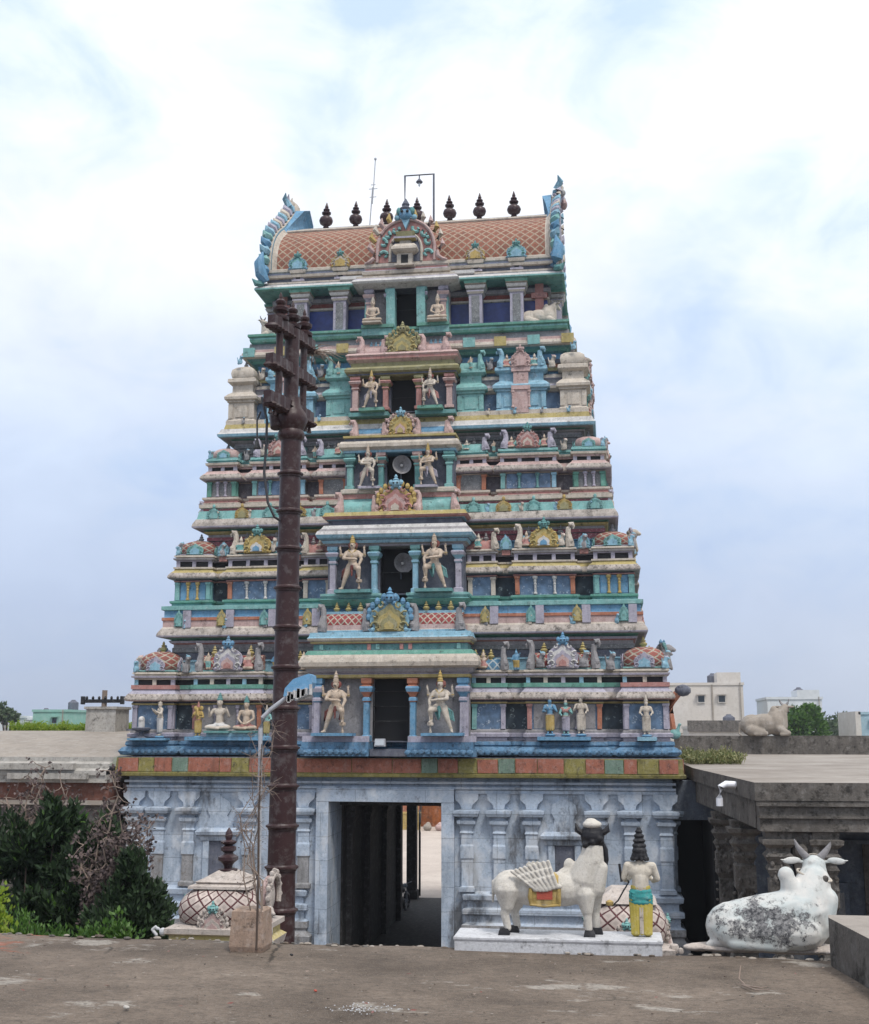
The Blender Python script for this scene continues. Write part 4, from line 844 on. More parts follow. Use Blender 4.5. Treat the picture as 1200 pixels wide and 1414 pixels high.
# ---- stone gate below: walls with a real passage
HB = 7.42; y0 = .4
bm = MB(); W0, W1 = 1.56, 4.64
def wallbox(x0, x1, y0_, y1_, z0, z1): bm.box(x0, x1, y0_, y1_, z0, z1, 'wash')
wallbox(-HB, -1.72, y0, 11.6, 0, 5.27); wallbox(1.40, HB, y0, 11.6, 0, 5.27); wallbox(-1.72, 1.40, y0, 11.6, 4.62, 5.27)
gate = bm.build('gate_wall', root, label='pale blue whitewashed stone gate wall')
def trim(name, boxes, mat='wash', parent=gate, label=None):
    m = MB()
    for bx in boxes: m.box(*bx, mat)
    return m.build(name, parent, label=label)
trim('door_frame', [(-2.03, -1.70, .20, 1.4, 0, 4.62), (1.36, 1.70, .20, 1.4, 0, 4.62), (-2.03, 1.70, .20, 1.4, 4.63, 4.98)])
trim('string_course', [(-7.5, 7.5, .30, .42, 4.96, 5.02), (-7.5, -2.05, .34, .42, 4.86, 4.957), (1.72, 7.5, .34, .42, 4.86, 4.957), (-7.5, 7.5, .25, .42, 5.10, 5.16)])
for a, b in ((-HB, -2.44), (2.09, HB)):
    bs = MB(); bs.stack(a, b, y0, 1.2, [(.34, -.02, 'wash_low'), (.34, .75, 'wash_low'), (.26, .80, 'wash_low'), (.30, 1.15, 'wash_low'), (.20, 1.22, 'wash_low'), (.14, 1.30, 'wash_low'), (.20, 1.36, 'wash_low'), (.20, 1.52, 'wash_low'), (.08, 1.58, 'wash'), (.08, 1.76, 'wash'), (.18, 1.80, 'wash'), (.18, 1.92, 'wash'), (.06, 1.96, 'wash'), (.06, 2.12, 'wash'), (.16, 2.16, 'wash'), (.18, 2.28, 'wash'), (.03, 2.36, 'wash'), (-.1, 2.37, 'wash')]); bs.build('base_moulding', gate)
def bpil(x, side='f', D=CY-.4, w_=.15, low='wash'):
    m = MB(); m.xf = XF(side)
    m.stack(x-w_, x+w_, D-.1, D+.10, [(.06, 2.36, low), (.06, 2.46, low), (0, 2.50, low), (0, 3.15, low), (.025, 3.2, low), (.025, 3.5, 'wash'), (0, 3.55, 'wash'), (0, 3.80, 'wash'), (.03, 3.84, 'wash'), (.0, 3.90, 'wash'), (.03, 4.02, 'wash'), (.09, 4.08, 'wash'), (.10, 4.16, 'wash'), (.02, 4.20, 'wash'), (.02, 4.24, 'wash'), (.16, 4.28, 'wash'), (.19, 4.36, 'wash'), (.19, 4.42, 'wash'), (-.02, 4.46, 'wash')])
    m.prism([(x-w_*.9, 4.46), (x-w_*1.1, 4.58), (x-w_*2.0, 4.70), (x-w_*2.1, 4.86), (x+w_*2.1, 4.86), (x+w_*2.0, 4.70), (x+w_*1.1, 4.58), (x+w_*.9, 4.46)], D-.05, D+.12, 'wash'); m.build('pilaster', gate)
for x in (2.03, 2.89, 3.75, 5.46, 6.32, 7.22): bpil(x, low='wash')
for x in (-2.40, -3.94, -5.64, -6.50, -7.22): bpil(x, low='wash_low')
for y in (-4.9, -3.3, -1.6, 0, 1.6, 3.3, 4.9):
    bpil(y, 'r', HB); bpil(y, 'l', HB)
def niche(cx):
    m = MB(); m.xf = XF('f'); D = CY-.4
    m.box(cx-.42, cx-.26, D-.02, D+.08, 2.4, 3.55, 'wash'); m.box(cx+.26, cx+.42, D-.02, D+.08, 2.4, 3.55, 'wash')
    m.stack(cx-.5, cx+.5, D-.02, D+.08, [(0, 3.56, 'wash'), (.02, 3.66, 'wash'), (.10, 3.72, 'wash'), (.12, 3.80, 'wash'), (.02, 3.90, 'wash')])
    m.prism([(cx-.42, 3.90), (cx-.40, 4.0), (cx-.28, 4.08), (cx-.24, 4.22), (cx-.34, 4.38), (cx-.30, 4.58), (cx-.12, 4.70), (cx, 4.80), (cx+.12, 4.70), (cx+.30, 4.58), (cx+.34, 4.38), (cx+.24, 4.22), (cx+.28, 4.08), (cx+.40, 4.0), (cx+.42, 3.90)], D-.02, D+.06, 'wash')
    m.box(cx-.26, cx+.26, D-.02, D+.012, 2.42, 3.54, 'slate'); m.build('niche', gate)
niche(4.60); niche(-4.80)
# passage inside, shade put into its dark colours: ceiling beams, side wall pillars, iron pipe and folded gate leaf
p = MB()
for y in (1.6, 4.0, 6.5, 9.0, 11.2): p.box(-1.70, 1.40, y, y+.35, 4.45, 4.615, 'stone_shade')
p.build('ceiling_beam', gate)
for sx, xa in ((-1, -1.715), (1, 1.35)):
    p = MB(); p.box(xa, xa+.05, 1.9, 11.58, .01, 4.45, 'stone_shade'); p.build('shade_lining', gate)  # added dark sheets that put the passage shade into the wall colour
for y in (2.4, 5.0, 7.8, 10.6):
    p = MB(); p.stack(-1.72, -1.50, y, y+.4, [(0, 0, 'stone_shade'), (.0, 3.9, 'stone_shade'), (.08, 4.1, 'stone_shade'), (.08, 4.44, 'stone_shade')]); p.build('passage_pillar', gate)

# ---- small stucco figures crowding the roofs of every storey (parts of the storey, sharing a few meshes)
random.seed(77)
RELIEF = []
def relief_mesh(kind, m1, m2):
    o = []
    if kind == 0:    # seated attendant
        P_ = [('e', (0, 0, .18), (.30, .2, .18)), ('c', (0, 0, .25), .17, (0, 0, .52), .15), ('c', (-.2, 0, .58), .09, (.2, 0, .58), .09), ('e', (0, -.02, .80), (.13, .13, .15)), ('c', (0, 0, .9), .10, (0, 0, 1.08), .03), ('c', (-.22, 0, .56), .07, (-.28, -.12, .34), .06), ('c', (.22, 0, .56), .07, (.33, -.1, .72), .05), ('c', (-.25, -.1, .1), .1, (.2, -.18, .08), .07)]
    elif kind == 1:  # standing attendant
        P_ = [('c', (-.07, 0, .08), .07, (-.08, 0, .45), .10), ('c', (.09, -.02, .08), .07, (.08, 0, .45), .10), ('c', (0, 0, .45), .14, (0, 0, .68), .13), ('c', (-.13, 0, .72), .07, (.13, 0, .72), .07), ('e', (0, -.02, .86), (.085, .09, .10)), ('c', (0, 0, .92), .07, (0, 0, 1.06), .02), ('c', (-.16, 0, .70), .05, (-.24, -.08, .52), .04), ('c', (.16, 0, .70), .05, (.2, -.1, .86), .04)]
    else:            # crouching beast with raised head
        P_ = [('e', (-.05, 0, .28), (.24, .2, .28)), ('c', (-.02, 0, .45), .16, (.06, -.05, .72), .15), ('e', (.08, -.08, .80), (.17, .17, .15)), ('c', (.1, -.15, .76), .09, (.14, -.26, .72), .07), ('c', (.05, -.12, .4), .08, (.12, -.2, .05), .06), ('c', (-.2, 0, .1), .12, (.05, -.15, .05), .07), ('c', (-.25, 0, .3), .05, (-.32, .02, .75), .05), ('c', (0, 0, .86), .05, (-.08, 0, 1.0), .03)]
    b = blob(P_, 'relief_figure', [m1, m2], None, .045, 1, (lambda c: 1 if (.15 < c.z < .5 and kind < 2) or (kind == 2 and c.z > .85) else 0)); me = b.data; bpy.data.objects.remove(b); return me
for kd, a, b in ((0, 'skin', 'rose'), (0, 'cream', 'teal'), (1, 'skin', 'turq'), (1, 'blue', 'gold'), (2, 'grey', 'sky'), (2, 'cream', 'pink'), (2, 'sky', 'lav')): RELIEF.append(relief_mesh(kd, a, b))
def relief(st, k, x, y, z, h, rz=0):
    o = bpy.data.objects.new('relief_figure', RELIEF[k]); COL.objects.link(o); o.parent = st; o.location = (x, y, z); o.scale = (h*random.uniform(.9, 1.1), h, h*random.uniform(.9, 1.08)); o.rotation_euler.z = rz+random.uniform(-.25, .25)
for i, T in enumerate(TI):
    st = storeys[i]; hh = (.50, .42, .34)[i]; z0 = T['z']['mt']; yf = T['yf']; c = (T['S'][0]+T['S'][1])/2; wd = T['S'][1]-T['S'][0]
    for sg in (-1, 1):
        for q, dx in enumerate((-.30, .30)): relief(st, random.choice((0, 2, 4) if i == 0 else (0, 1, 5)), sg*c+dx*wd, yf-.02, z0+.05, hh)
        relief(st, random.choice((4, 5)), sg*(T['S'][1]+T['K'])/2, yf+.22, z0-.02, hh*1.05)
        relief(st, random.choice((2, 3)), sg*(T['A'][1]+T['S'][0])/2, yf+.24, z0-.02, hh*1.05)
        relief(st, random.choice((0, 1)), sg*(T['A'][0]+.30), yf+.0, z0+.03, hh*.9)
        relief(st, 6, sg*(T['hw']-.02), yf-.02, z0+.0, hh*.8, sg*.7)
        lw, ly = T['ledge'][2:]; l1 = T['ledge'][1]
        for q in range(4): relief(st, random.choice((4, 5, 6)), sg*(2.55+q*(lw-2.9)/3.2), ly-.08, l1+.0, hh*.62)
for i in (3,):
    st = storeys[3]
    for sg in (-1, 1):
        for x, k, h in ((2.02, 2, .40), (2.60, 4, .42), (3.1, 0, .36), (3.92, 1, .36), (4.45, 5, .42), (5.1, 6, .3)): relief(st, k, sg*x, 1.98 if x not in (2.6, 4.45) else 2.2, 17.12 if x != 5.1 else 17.58, h)

for i, T in enumerate(TI):      # flank ornaments that stand out against the sky
    for side in (-1, 1):
        for q in range(4):
            y = T['yf']+.55+q*1.15; relief(storeys[i], random.choice((4, 5, 6)), side*(T['hw']+.04), y, T['z']['mt']+.02, (.55, .48, .40)[i], side*PI/2)
        for q in range(3): relief(storeys[i], random.choice((0, 1, 5)), side*(T['ledge'][2]+.06), T['ledge'][3]+.3+q*1.4, T['ledge'][1]+.0, (.42, .36, .3)[i], side*PI/2)
WOB = 0

# ============================================================ STATUES ON THE TOWER
def S_(H): return lambda *p: tuple(c*H for c in p)
def hand(H, wr, d, curl=.6, side=1):
    """palm with four unequal bent fingers and a thumb"""
    wr = Vector(wr); d = Vector(d).normalized(); u = d.cross(Vector((0, 1, 0))).normalized() if abs(d.y) < .9 else Vector((1, 0, 0)); n_ = d.cross(u)
    P_ = [('e', tuple((wr+d*.035)*H), (.024*H, .016*H, .03*H))]
    for k, L_ in enumerate((.040, .048, .045, .034)):
        a = wr+d*.055+u*(k-1.5)*.0125; b = a+d*L_*.55+n_*.006; c = b+(d*(1-curl)+n_*curl*side)*L_*.55
        P_ += [('c', tuple(a*H), .0072*H, tuple(b*H), .0066*H), ('c', tuple(b*H), .0066*H, tuple(c*H), .0055*H)]
    t = wr+d*.02+u*.024*side; P_.append(('c', tuple(t*H), .009*H, tuple((t+d*.03+u*.012*side)*H), .007*H)); return P_
def head(H, c, turn=0):
    c = Vector(c); f = Vector((math.sin(turn), -math.cos(turn), 0)); r = Vector((math.cos(turn), math.sin(turn), 0)); q = lambda v: tuple(v*H)
    P_ = [('e', q(c), (0.0598*H, 0.0690*H, 0.0782*H)), ('c', q(c-Vector((0, 0, .10))), 0.0391*H, q(c-Vector((0, 0, .03))), 0.0437*H), ('e', q(c+f*.025-Vector((0, 0, .035))), (0.0414*H, 0.0414*H, 0.0391*H)),
          ('c', q(c+f*.055+Vector((0, 0, .008))), 0.0092*H, q(c+f*.068-Vector((0, 0, .014))), 0.0138*H), ('c', q(c+f*.056+r*-.018-Vector((0, 0, .034))), 0.0080*H, q(c+f*.056+r*.018-Vector((0, 0, .034))), 0.0080*H)]
    for s in (-1, 1): P_ += [('e', q(c+r*s*.054), (0.0115*H, 0.0184*H, 0.0276*H)), ('c', q(c+f*.05+r*s*.012+Vector((0, 0, .02))), 0.0069*H, q(c+f*.046+r*s*.030+Vector((0, 0, .018))), 0.0069*H)]
    return P_
def face_marks(H, c, turn, parent):
    c = Vector(c); f = Vector((math.sin(turn), -math.cos(turn), 0)); r = Vector((math.cos(turn), math.sin(turn), 0)); m = MB()
    for s in (-1, 1):
        p = (c+f*.057+r*s*.021+Vector((0, 0, .006)))*H; m.ball(tuple(p), (.010*H, .008*H, .007*H), 'dark', 6, 4)
        p = (c+f*.050+r*s*.022+Vector((0, 0, .022)))*H; m.tube([tuple(p-r*.013*H), tuple(p+r*.013*H)], .003*H, 'dark', 4)
    local_build(m, 'eye', parent)
def crown(H, c, parent, m='gold', tall=.2):
    mb = MB(); x, y, z = [q*H for q in c]; t = tall
    mb.lathe(x, y, z+.045*H, [(.060*H, 0), (.064*H, .02*H), (.052*H, .03*H), (.056*H, .25*t*H), (.044*H, .32*t*H), (.048*H, .5*t*H), (.032*H, .58*t*H), (.034*H, .75*t*H), (.016*H, .85*t*H), (.018*H, .93*t*H), (.002*H, 1.05*t*H)], m, 10); local_build(mb, 'crown', parent, True)
def guardian(H, flip=1, skin='skin', cloth='cloth_red', cr='gold', calm=False):
    r = empty('guardian_statue'); f = flip; q = S_(H); X = lambda x, y, z: (x*f*H, y*H, z*H)
    hd_ = (.0, -.02, .925)
    P_ = [('e', X(0, 0, .50), (0.109*H, 0.083*H, 0.090*H)), ('c', X(0, 0, .53), 0.092*H, X(.01*0, 0, .66), 0.087*H), ('e', X(0, -.01, .72), (0.128*H, 0.087*H, 0.109*H)), ('c', X(-.1, 0, .775), 0.054*H, X(.1, 0, .775), 0.054*H), ('e', X(0, -.045, .60), (0.077*H, 0.058*H, 0.064*H))]
    # planted leg and bent leg resting on the mace
    P_ += [('c', X(-.06, 0, .48), 0.079*H, X(-.14, -.02, .27), 0.054*H), ('c', X(-.14, -.02, .27), 0.054*H, X(-.215, .01, .05), 0.031*H), ('c', X(-.215, .02, .025), 0.031*H, X(-.26, -.07, .018), 0.023*H)]
    P_ += [('c', X(.06, -.01, .49), 0.079*H, X(.155, -.15, .42), 0.056*H), ('c', X(.155, -.15, .42), 0.056*H, X(.155, -.10, .235), 0.033*H), ('c', X(.155, -.10, .215), 0.031*H, X(.165, -.19, .20), 0.023*H)]
    # lower arms: one to the mace, one across the chest; upper arms raised
    P_ += [('c', X(.13, -.01, .77), 0.046*H, X(.20, -.08, .62), 0.036*H), ('c', X(.20, -.08, .62), 0.036*H, X(.165, -.15, .50), 0.026*H), ('c', X(-.13, -.01, .77), 0.046*H, X(-.17, -.11, .64), 0.036*H), ('c', X(-.17, -.11, .64), 0.036*H, X(.06, -.17, .62), 0.026*H)]
    P_ += [('c', X(.12, .02, .77), 0.038*H, X(.25, .0, .70), 0.031*H), ('c', X(.25, .0, .70), 0.031*H, X(.25, -.04, .83), 0.023*H), ('c', X(-.12, .02, .77), 0.038*H, X(-.25, .0, .70), 0.031*H), ('c', X(-.25, .0, .70), 0.031*H, X(-.25, -.04, .83), 0.023*H)]
    for w_, d in (((.165*f, -.15, .50), (0, -.1, -1)), ((.06*f, -.17, .62), (f, -.2, -.1)), ((.25*f, -.04, .83), (.1*f, -.1, 1)), ((-.25*f, -.04, .83), (-.1*f, -.1, 1))): P_ += hand(H, w_, d)
    P_ += head(H, hd_, .25*f)
    b = blob(P_, 'body', skin, r, vox=H/70, smooth=2)
    G_ = [('e', X(0, 0, .50), (.098*H, .078*H, .075*H)), ('c', X(-.06, 0, .49), .073*H, X(-.105, -.01, .36), .060*H), ('c', X(.06, -.01, .49), .073*H, X(.115, -.09, .45), .062*H), ('c', X(0, -.07, .50), .025*H, X(.0, -.08, .28), .020*H)]
    blob(G_, 'loincloth', cloth, r, vox=H/55, smooth=1)
    m = MB()
    for k in range(5): m.tube([X(-.09, .03, .50), X(-.17-.012*k, .05, .40), X(-.20-.02*k+.03, .04+.01*k, .26-.01*k)], [.016*H, .022*H, .012*H], cloth, 6)
    m.tube([X(.08, .05, .5), X(.10, .06, .38), X(.06, .06, .25)], [.03*H, .04*H, .02*H], cloth, 6); local_build(m, 'sash', r, True)
    m = MB(); m.lathe(.165*f*H, -.12*H, 0, [(.025*H, 0), (.03*H, .03*H), (.018*H, .05*H), (.018*H, .12*H), (.06*H, .14*H), (.066*H, .17*H), (.06*H, .195*H), (.02*H, .205*H)], skin, 10)
    m.tube([X(.165, -.15, .20), X(.175, -.17, .50)], .011*H, skin, 6); local_build(m, 'mace', r, True)
    crown(H, (hd_[0], hd_[1], hd_[2]), r, cr, .22); face_marks(H, hd_, .25*f, r)
    m = MB(); m.lathe(0, .035*H, .925*H, [(.088*H, -.055*H), (.10*H, 0), (.088*H, .055*H)], cr, 12, 1, .25)
    for p, r0 in ((X(.165, -.045, .69), .040), (X(-.15, -.06, .70), .040), (X(-.20, .005, .10), .034), (X(.155, -.11, .27), .036), (X(.25, -.01, .72), .032), (X(-.25, -.01, .72), .032)): m.ball(p, (r0*H*1.15, r0*H*1.15, r0*H*.4), 'gold', 8, 4)
    m.ball((0, .03*H, .93*H), (.105*H, .05*H, .085*H), 'maroon', 10, 6); m.tube([X(-.02, -.10, .905), X(0, -.105, .912), X(.02, -.10, .905)], .009*H, 'hair', 5)
    m.tube([X(-.08, -.05, .83), X(0, -.085, .74), X(.08, -.05, .83)], .012*H, cr, 6); m.tube([X(-.07, -.05, .83), X(0, -.10, .66), X(.07, -.05, .83)], .008*H, cr, 6); local_build(m, 'necklace', r, True); return r
GUARD = [(0, 6.442, 1.38, 1.42, 'skin', 'maroon', 'skin', 'teal'), (1, 10.362, 1.38, 1.16, 'skin', 'maroon', 'skin', 'teal'), (2, 13.422, 1.02, .88, 'skin', 'pink', 'skin', 'lav'), (3, 15.882, 1.0, .88, 'skin', 'lav', 'skin', 'rose')]
where = ['lowest', 'second', 'third', 'fourth']
for i, z, H, ux, sk, cl, cr, cl2 in GUARD:
    for sg in (-1, 1):
        g = guardian(H*(1, .98, 1.02, .97)[i], -sg, ('skin', 'skin', 'cream', 'skin')[i] if sg < 0 else ('cream', 'skin', 'skin', 'cream')[i], cl if sg < 0 else cl2, 'gold' if (i+(sg > 0)) % 2 else cr)
        # legs open away from the door, mace next to the door
        g.location = (sg*ux, CY-CD[i]-.20, z)
        if sg > 0: g.rotation_euler.z = R(-12)
        cn = {'maroon': 'dark red', 'teal': 'teal', 'pink': 'pink', 'lav': 'mauve', 'rose': 'rose'}[cl if sg < 0 else cl2]
        tag(g, f'four-armed guardian statue with {cn} cloth standing {"left" if sg < 0 else "right"} of the {where[i]} doorway', 'statue', 'guardian statues beside the tower doorways')
def seated(H, skin, cloth, cr, name='seated_statue', arms='lap'):
    r = empty(name); X = lambda x, y, z: (x*H, y*H, z*H); hd_ = (0, -.02, .80)
    P_ = [('e', X(0, 0, .14), (.17*H, .13*H, .13*H)), ('c', X(0, 0, .2), .12*H, X(0, 0, .40), .105*H), ('e', X(0, -.01, .50), (.15*H, .10*H, .12*H)), ('c', X(-.15, 0, .57), .06*H, X(.15, 0, .57), .06*H),
          ('c', X(-.1, -.05, .10), .09*H, X(-.32, -.16, .09), .065*H), ('c', X(-.32, -.16, .09), .06*H, X(.05, -.27, .06), .04*H), ('c', X(.1, -.05, .10), .09*H, X(.32, -.16, .09), .065*H), ('c', X(.32, -.16, .09), .06*H, X(-.05, -.25, .08), .04*H)]
    for s in (-1, 1):
        if arms == 'lap': P_ += [('c', X(s*.19, 0, .57), .05*H, X(s*.25, -.05, .36), .04*H), ('c', X(s*.25, -.05, .36), .04*H, X(s*.08, -.22, .22), .03*H)]; P_ += hand(H*1.3, (s*.08/1.3, -.22/1.3, .22/1.3), (-s, -.3, -.2))
        else: P_ += [('c', X(s*.19, 0, .57), .05*H, X(s*.28, -.06, .40), .04*H), ('c', X(s*.28, -.06, .40), .04*H, X(s*.25, -.18, .55), .03*H)]; P_ += hand(H*1.3, (s*.25/1.3, -.18/1.3, .55/1.3), (0, -.2, 1))
    P_ += [(p[0], tuple(Vector(p[1])), *p[2:]) for p in head(H*1.45, (0, -.02/1.45, .78/1.45))]
    blob(P_, 'body', skin, r, vox=H/52, smooth=2)
    blob([('e', X(0, 0, .14), (.185*H, .145*H, .13*H)), ('c', X(-.1, -.05, .10), .10*H, X(-.27, -.14, .09), .08*H), ('c', X(.1, -.05, .10), .10*H, X(.27, -.14, .09), .08*H)], 'garment', cloth, r, vox=H/45, smooth=1)
    crown(H*1.45, (0, -.02/1.45, .78/1.45), r, cr, .14); face_marks(H*1.45, (0, -.02/1.45, .78/1.45), 0, r)
    m = MB(); m.box(-.36*H, .36*H, -.30*H, .18*H, -.06*H, .0, cr); local_build(m, 'seat', r); return r
for sg in (-1, 1):
    g = seated(.80, 'skin', 'cream', 'cream'); g.location = (sg*1.0, CY-CD[4]-.16, 18.75)
    tag(g, f'seated cream figure with crossed legs {"left" if sg < 0 else "right"} of the topmost doorway', 'statue', 'seated figures beside the top doorway')
def standing(H, skin, cloth, cr, arm=(.5, .5), name='standing_statue', tall=.2, top=None, turn=0):
    r = empty(name); X = lambda x, y, z: (x*H, y*H, z*H); hd_ = (0, -.01, .925)
    P_ = [('e', X(0, 0, .51), (0.1074*H, 0.0830*H, 0.0915*H)), ('c', X(0, 0, .54), 0.0854*H, X(0, 0, .66), 0.0805*H), ('e', X(0, -.01, .73), (0.1220*H, 0.0805*H, 0.1037*H)), ('c', X(-.10, 0, .79), 0.0512*H, X(.10, 0, .79), 0.0512*H)]
    for s, a in ((-1, arm[0]), (1, arm[1])):
        P_ += [('c', X(s*.05, 0, .49), 0.0756*H, X(s*.06, -.015, .27), 0.0525*H), ('c', X(s*.06, -.015, .27), 0.0512*H, X(s*.055, .01, .05), 0.0305*H), ('c', X(s*.055, .01, .03), 0.0293*H, X(s*.07, -.08, .018), 0.0220*H)]
        # a: 0 hanging, .5 bent forward, 1 raised
        e = (s*.19, -.03-.02*a, .62+.02*a); h = (s*(.20-.10*a), -.06-.14*a, .46+.30*a)
        P_ += [('c', X(s*.13, 0, .785), 0.0464*H, X(*e), 0.0354*H), ('c', X(*e), 0.0342*H, X(*h), 0.0232*H)]; P_ += hand(H, h, (-.1*s, -.4*a, -1+1.6*a))
    P_ += head(H, hd_, turn); blob(P_, 'body', skin, r, vox=H/68, smooth=2)
    G_ = [('e', X(0, 0, .50), (.122*H, .098*H, .09*H)), ('c', X(-.045, 0, .48), .090*H, X(-.06, 0, .14), .070*H), ('c', X(.045, 0, .48), .090*H, X(.06, 0, .14), .070*H)]+[('c', X(.10*math.sin(a), -.07*math.cos(a), .5), .018*H, X(.11*math.sin(a), -.065*math.cos(a), .10), .016*H) for a in (-1.2, -.6, 0, .6, 1.2)]
    blob(G_, 'garment', cloth, r, vox=H/52, smooth=1)
    if top: blob([('e', X(0, -.01, .72), (.13*H, .09*H, .095*H)), ('c', X(-.12, 0, .78), .058*H, X(.12, 0, .78), .058*H)], 'blouse', top, r, vox=H/50, smooth=1)
    crown(H, hd_, r, cr, tall); face_marks(H, hd_, turn, r)
    m = MB(); m.tube([X(-.08, -.05, .83), X(0, -.085, .70), X(.08, -.05, .83)], .011*H, cr, 6); local_build(m, 'necklace', r, True); m = MB(); m.lathe(0, 0, .535*H, [(.120*H, 0), (.126*H, .015*H), (.120*H, .03*H)], cr, 12, 1, .82); local_build(m, 'belt', r, True)
    m = MB(); m.lathe(0, 0, 0, [(.13*H, -.06*H), (.15*H, -.03*H), (.12*H, 0)], 'blue', 12); local_build(m, 'base', r, True); return r
# three standing figures, right middle bay of the lowest storey
for k, (x, sk, cl, a, H, lab) in enumerate([(4.28, 'blue', 'gold', (.6, .9), .92, 'blue-skinned standing figure in a gold robe, left of the wedding trio'), (4.70, 'turq', 'lav', (.5, .8), .84, 'short turquoise-skinned standing figure, middle of the wedding trio'), (5.10, 'cream', 'cream', (.9, .5), .95, 'cream standing figure with raised hand, right of the wedding trio')]):
    s = standing(H, sk, cl, 'cream', a, turn=(.4, .2, -.5)[k], top=('rose' if k == 1 else None)); s.location = (x, .20, 6.42); tag(s, lab, 'statue', 'three standing figures on a blue ledge')
m = MB(); m.box(3.95, 5.35, -.02, .5, 6.25, 6.345, 'blue'); m.build('figure_ledge', storeys[0])
s = standing(.88, 'cream', 'cream', 'cream', (.5, .5)); s.location = (6.80, .14, 6.40); tag(s, 'cream crowned figure standing alone on the right corner bay of the lowest storey', 'statue')
m = MB(); m.box(6.55, 7.05, -.06, .5, 6.24, 6.34, 'sky'); m.build('figure_ledge', storeys[0])
# left: worshipper at a basin, seated couple with a child god
s = standing(.92, 'cream', 'white', 'cream', (1, .9), tall=.06, turn=-.9); s.rotation_euler.z = R(-50); s.location = (-6.50, .12, 6.36); tag(s, 'white robed worshipper statue reaching to the dark basin on the left corner bay', 'statue')
b = tag(empty('offering_basin', (-7.02, .08, 6.30)), 'dark pedestal basin with a small white lingam on the left corner bay', 'basin')
m = MB(); m.lathe(0, 0, 0, [(.16, 0), (.12, .05), (.06, .09), (.06, .16), (.24, .22), (.26, .27), (.2, .29)], 'slate', 14); m.box(-.42, -.1, -.05, .05, .20, .25, 'slate'); local_build(m, 'basin_bowl', b, True)
m = MB(); m.lathe(0, 0, .28, [(.09, 0), (.09, .22), (.07, .29), (.01, .32)], 'white', 10); m.ball((0, -.02, .5), .09, 'white'); local_build(m, 'lingam', b, True)
m = MB(); m.box(-7.35, -6.25, -.1, .5, 6.24, 6.30, 'blue'); m.build('figure_ledge', storeys[0])
for x, H, sk, cl, cr, ar, lab in ((-4.78, .98, 'cream', 'white', 'teal', 'up', 'cream seated god statue with raised hands in white cloth on the left bay'), (-4.02, .90, 'skin', 'rose', 'teal', 'lap', 'seated goddess statue in a red robe with teal crown on the left bay')):
    s = seated(H, sk, cl, cr, arms=ar); s.location = (x, .10, 6.50); tag(s, lab, 'statue')
s = standing(.80, 'gold', 'gold', 'rose', (.8, .6)); s.location = (-5.40, .12, 6.36); tag(s, 'stout ochre elephant-headed figure standing left of the seated god', 'statue')
m = MB(); m.tube([(0, -.06, .74), (.0, -.12, .68), (.02, -.13, .58), (.06, -.14, .54)], [.05, .04, .03, .02], 'gold', 8); m.ball((-.08, -.0, .75), (.06, .02, .07), 'gold'); m.ball((.08, 0, .75), (.06, .02, .07), 'gold'); local_build(m, 'trunk', s, True)
s = standing(.72, 'turq', 'ochre', 'cream', (.5, .5)); s.location = (-3.45, .12, 6.36); tag(s, 'small turquoise attendant figure at the right end of the left bay', 'statue')
m = MB(); m.box(-5.7, -3.25, -.1, .5, 6.24, 6.34, 'blue'); m.box(-5.1, -3.7, -.06, .5, 6.344, 6.44, 'sky'); m.build('figure_ledge', storeys[0])
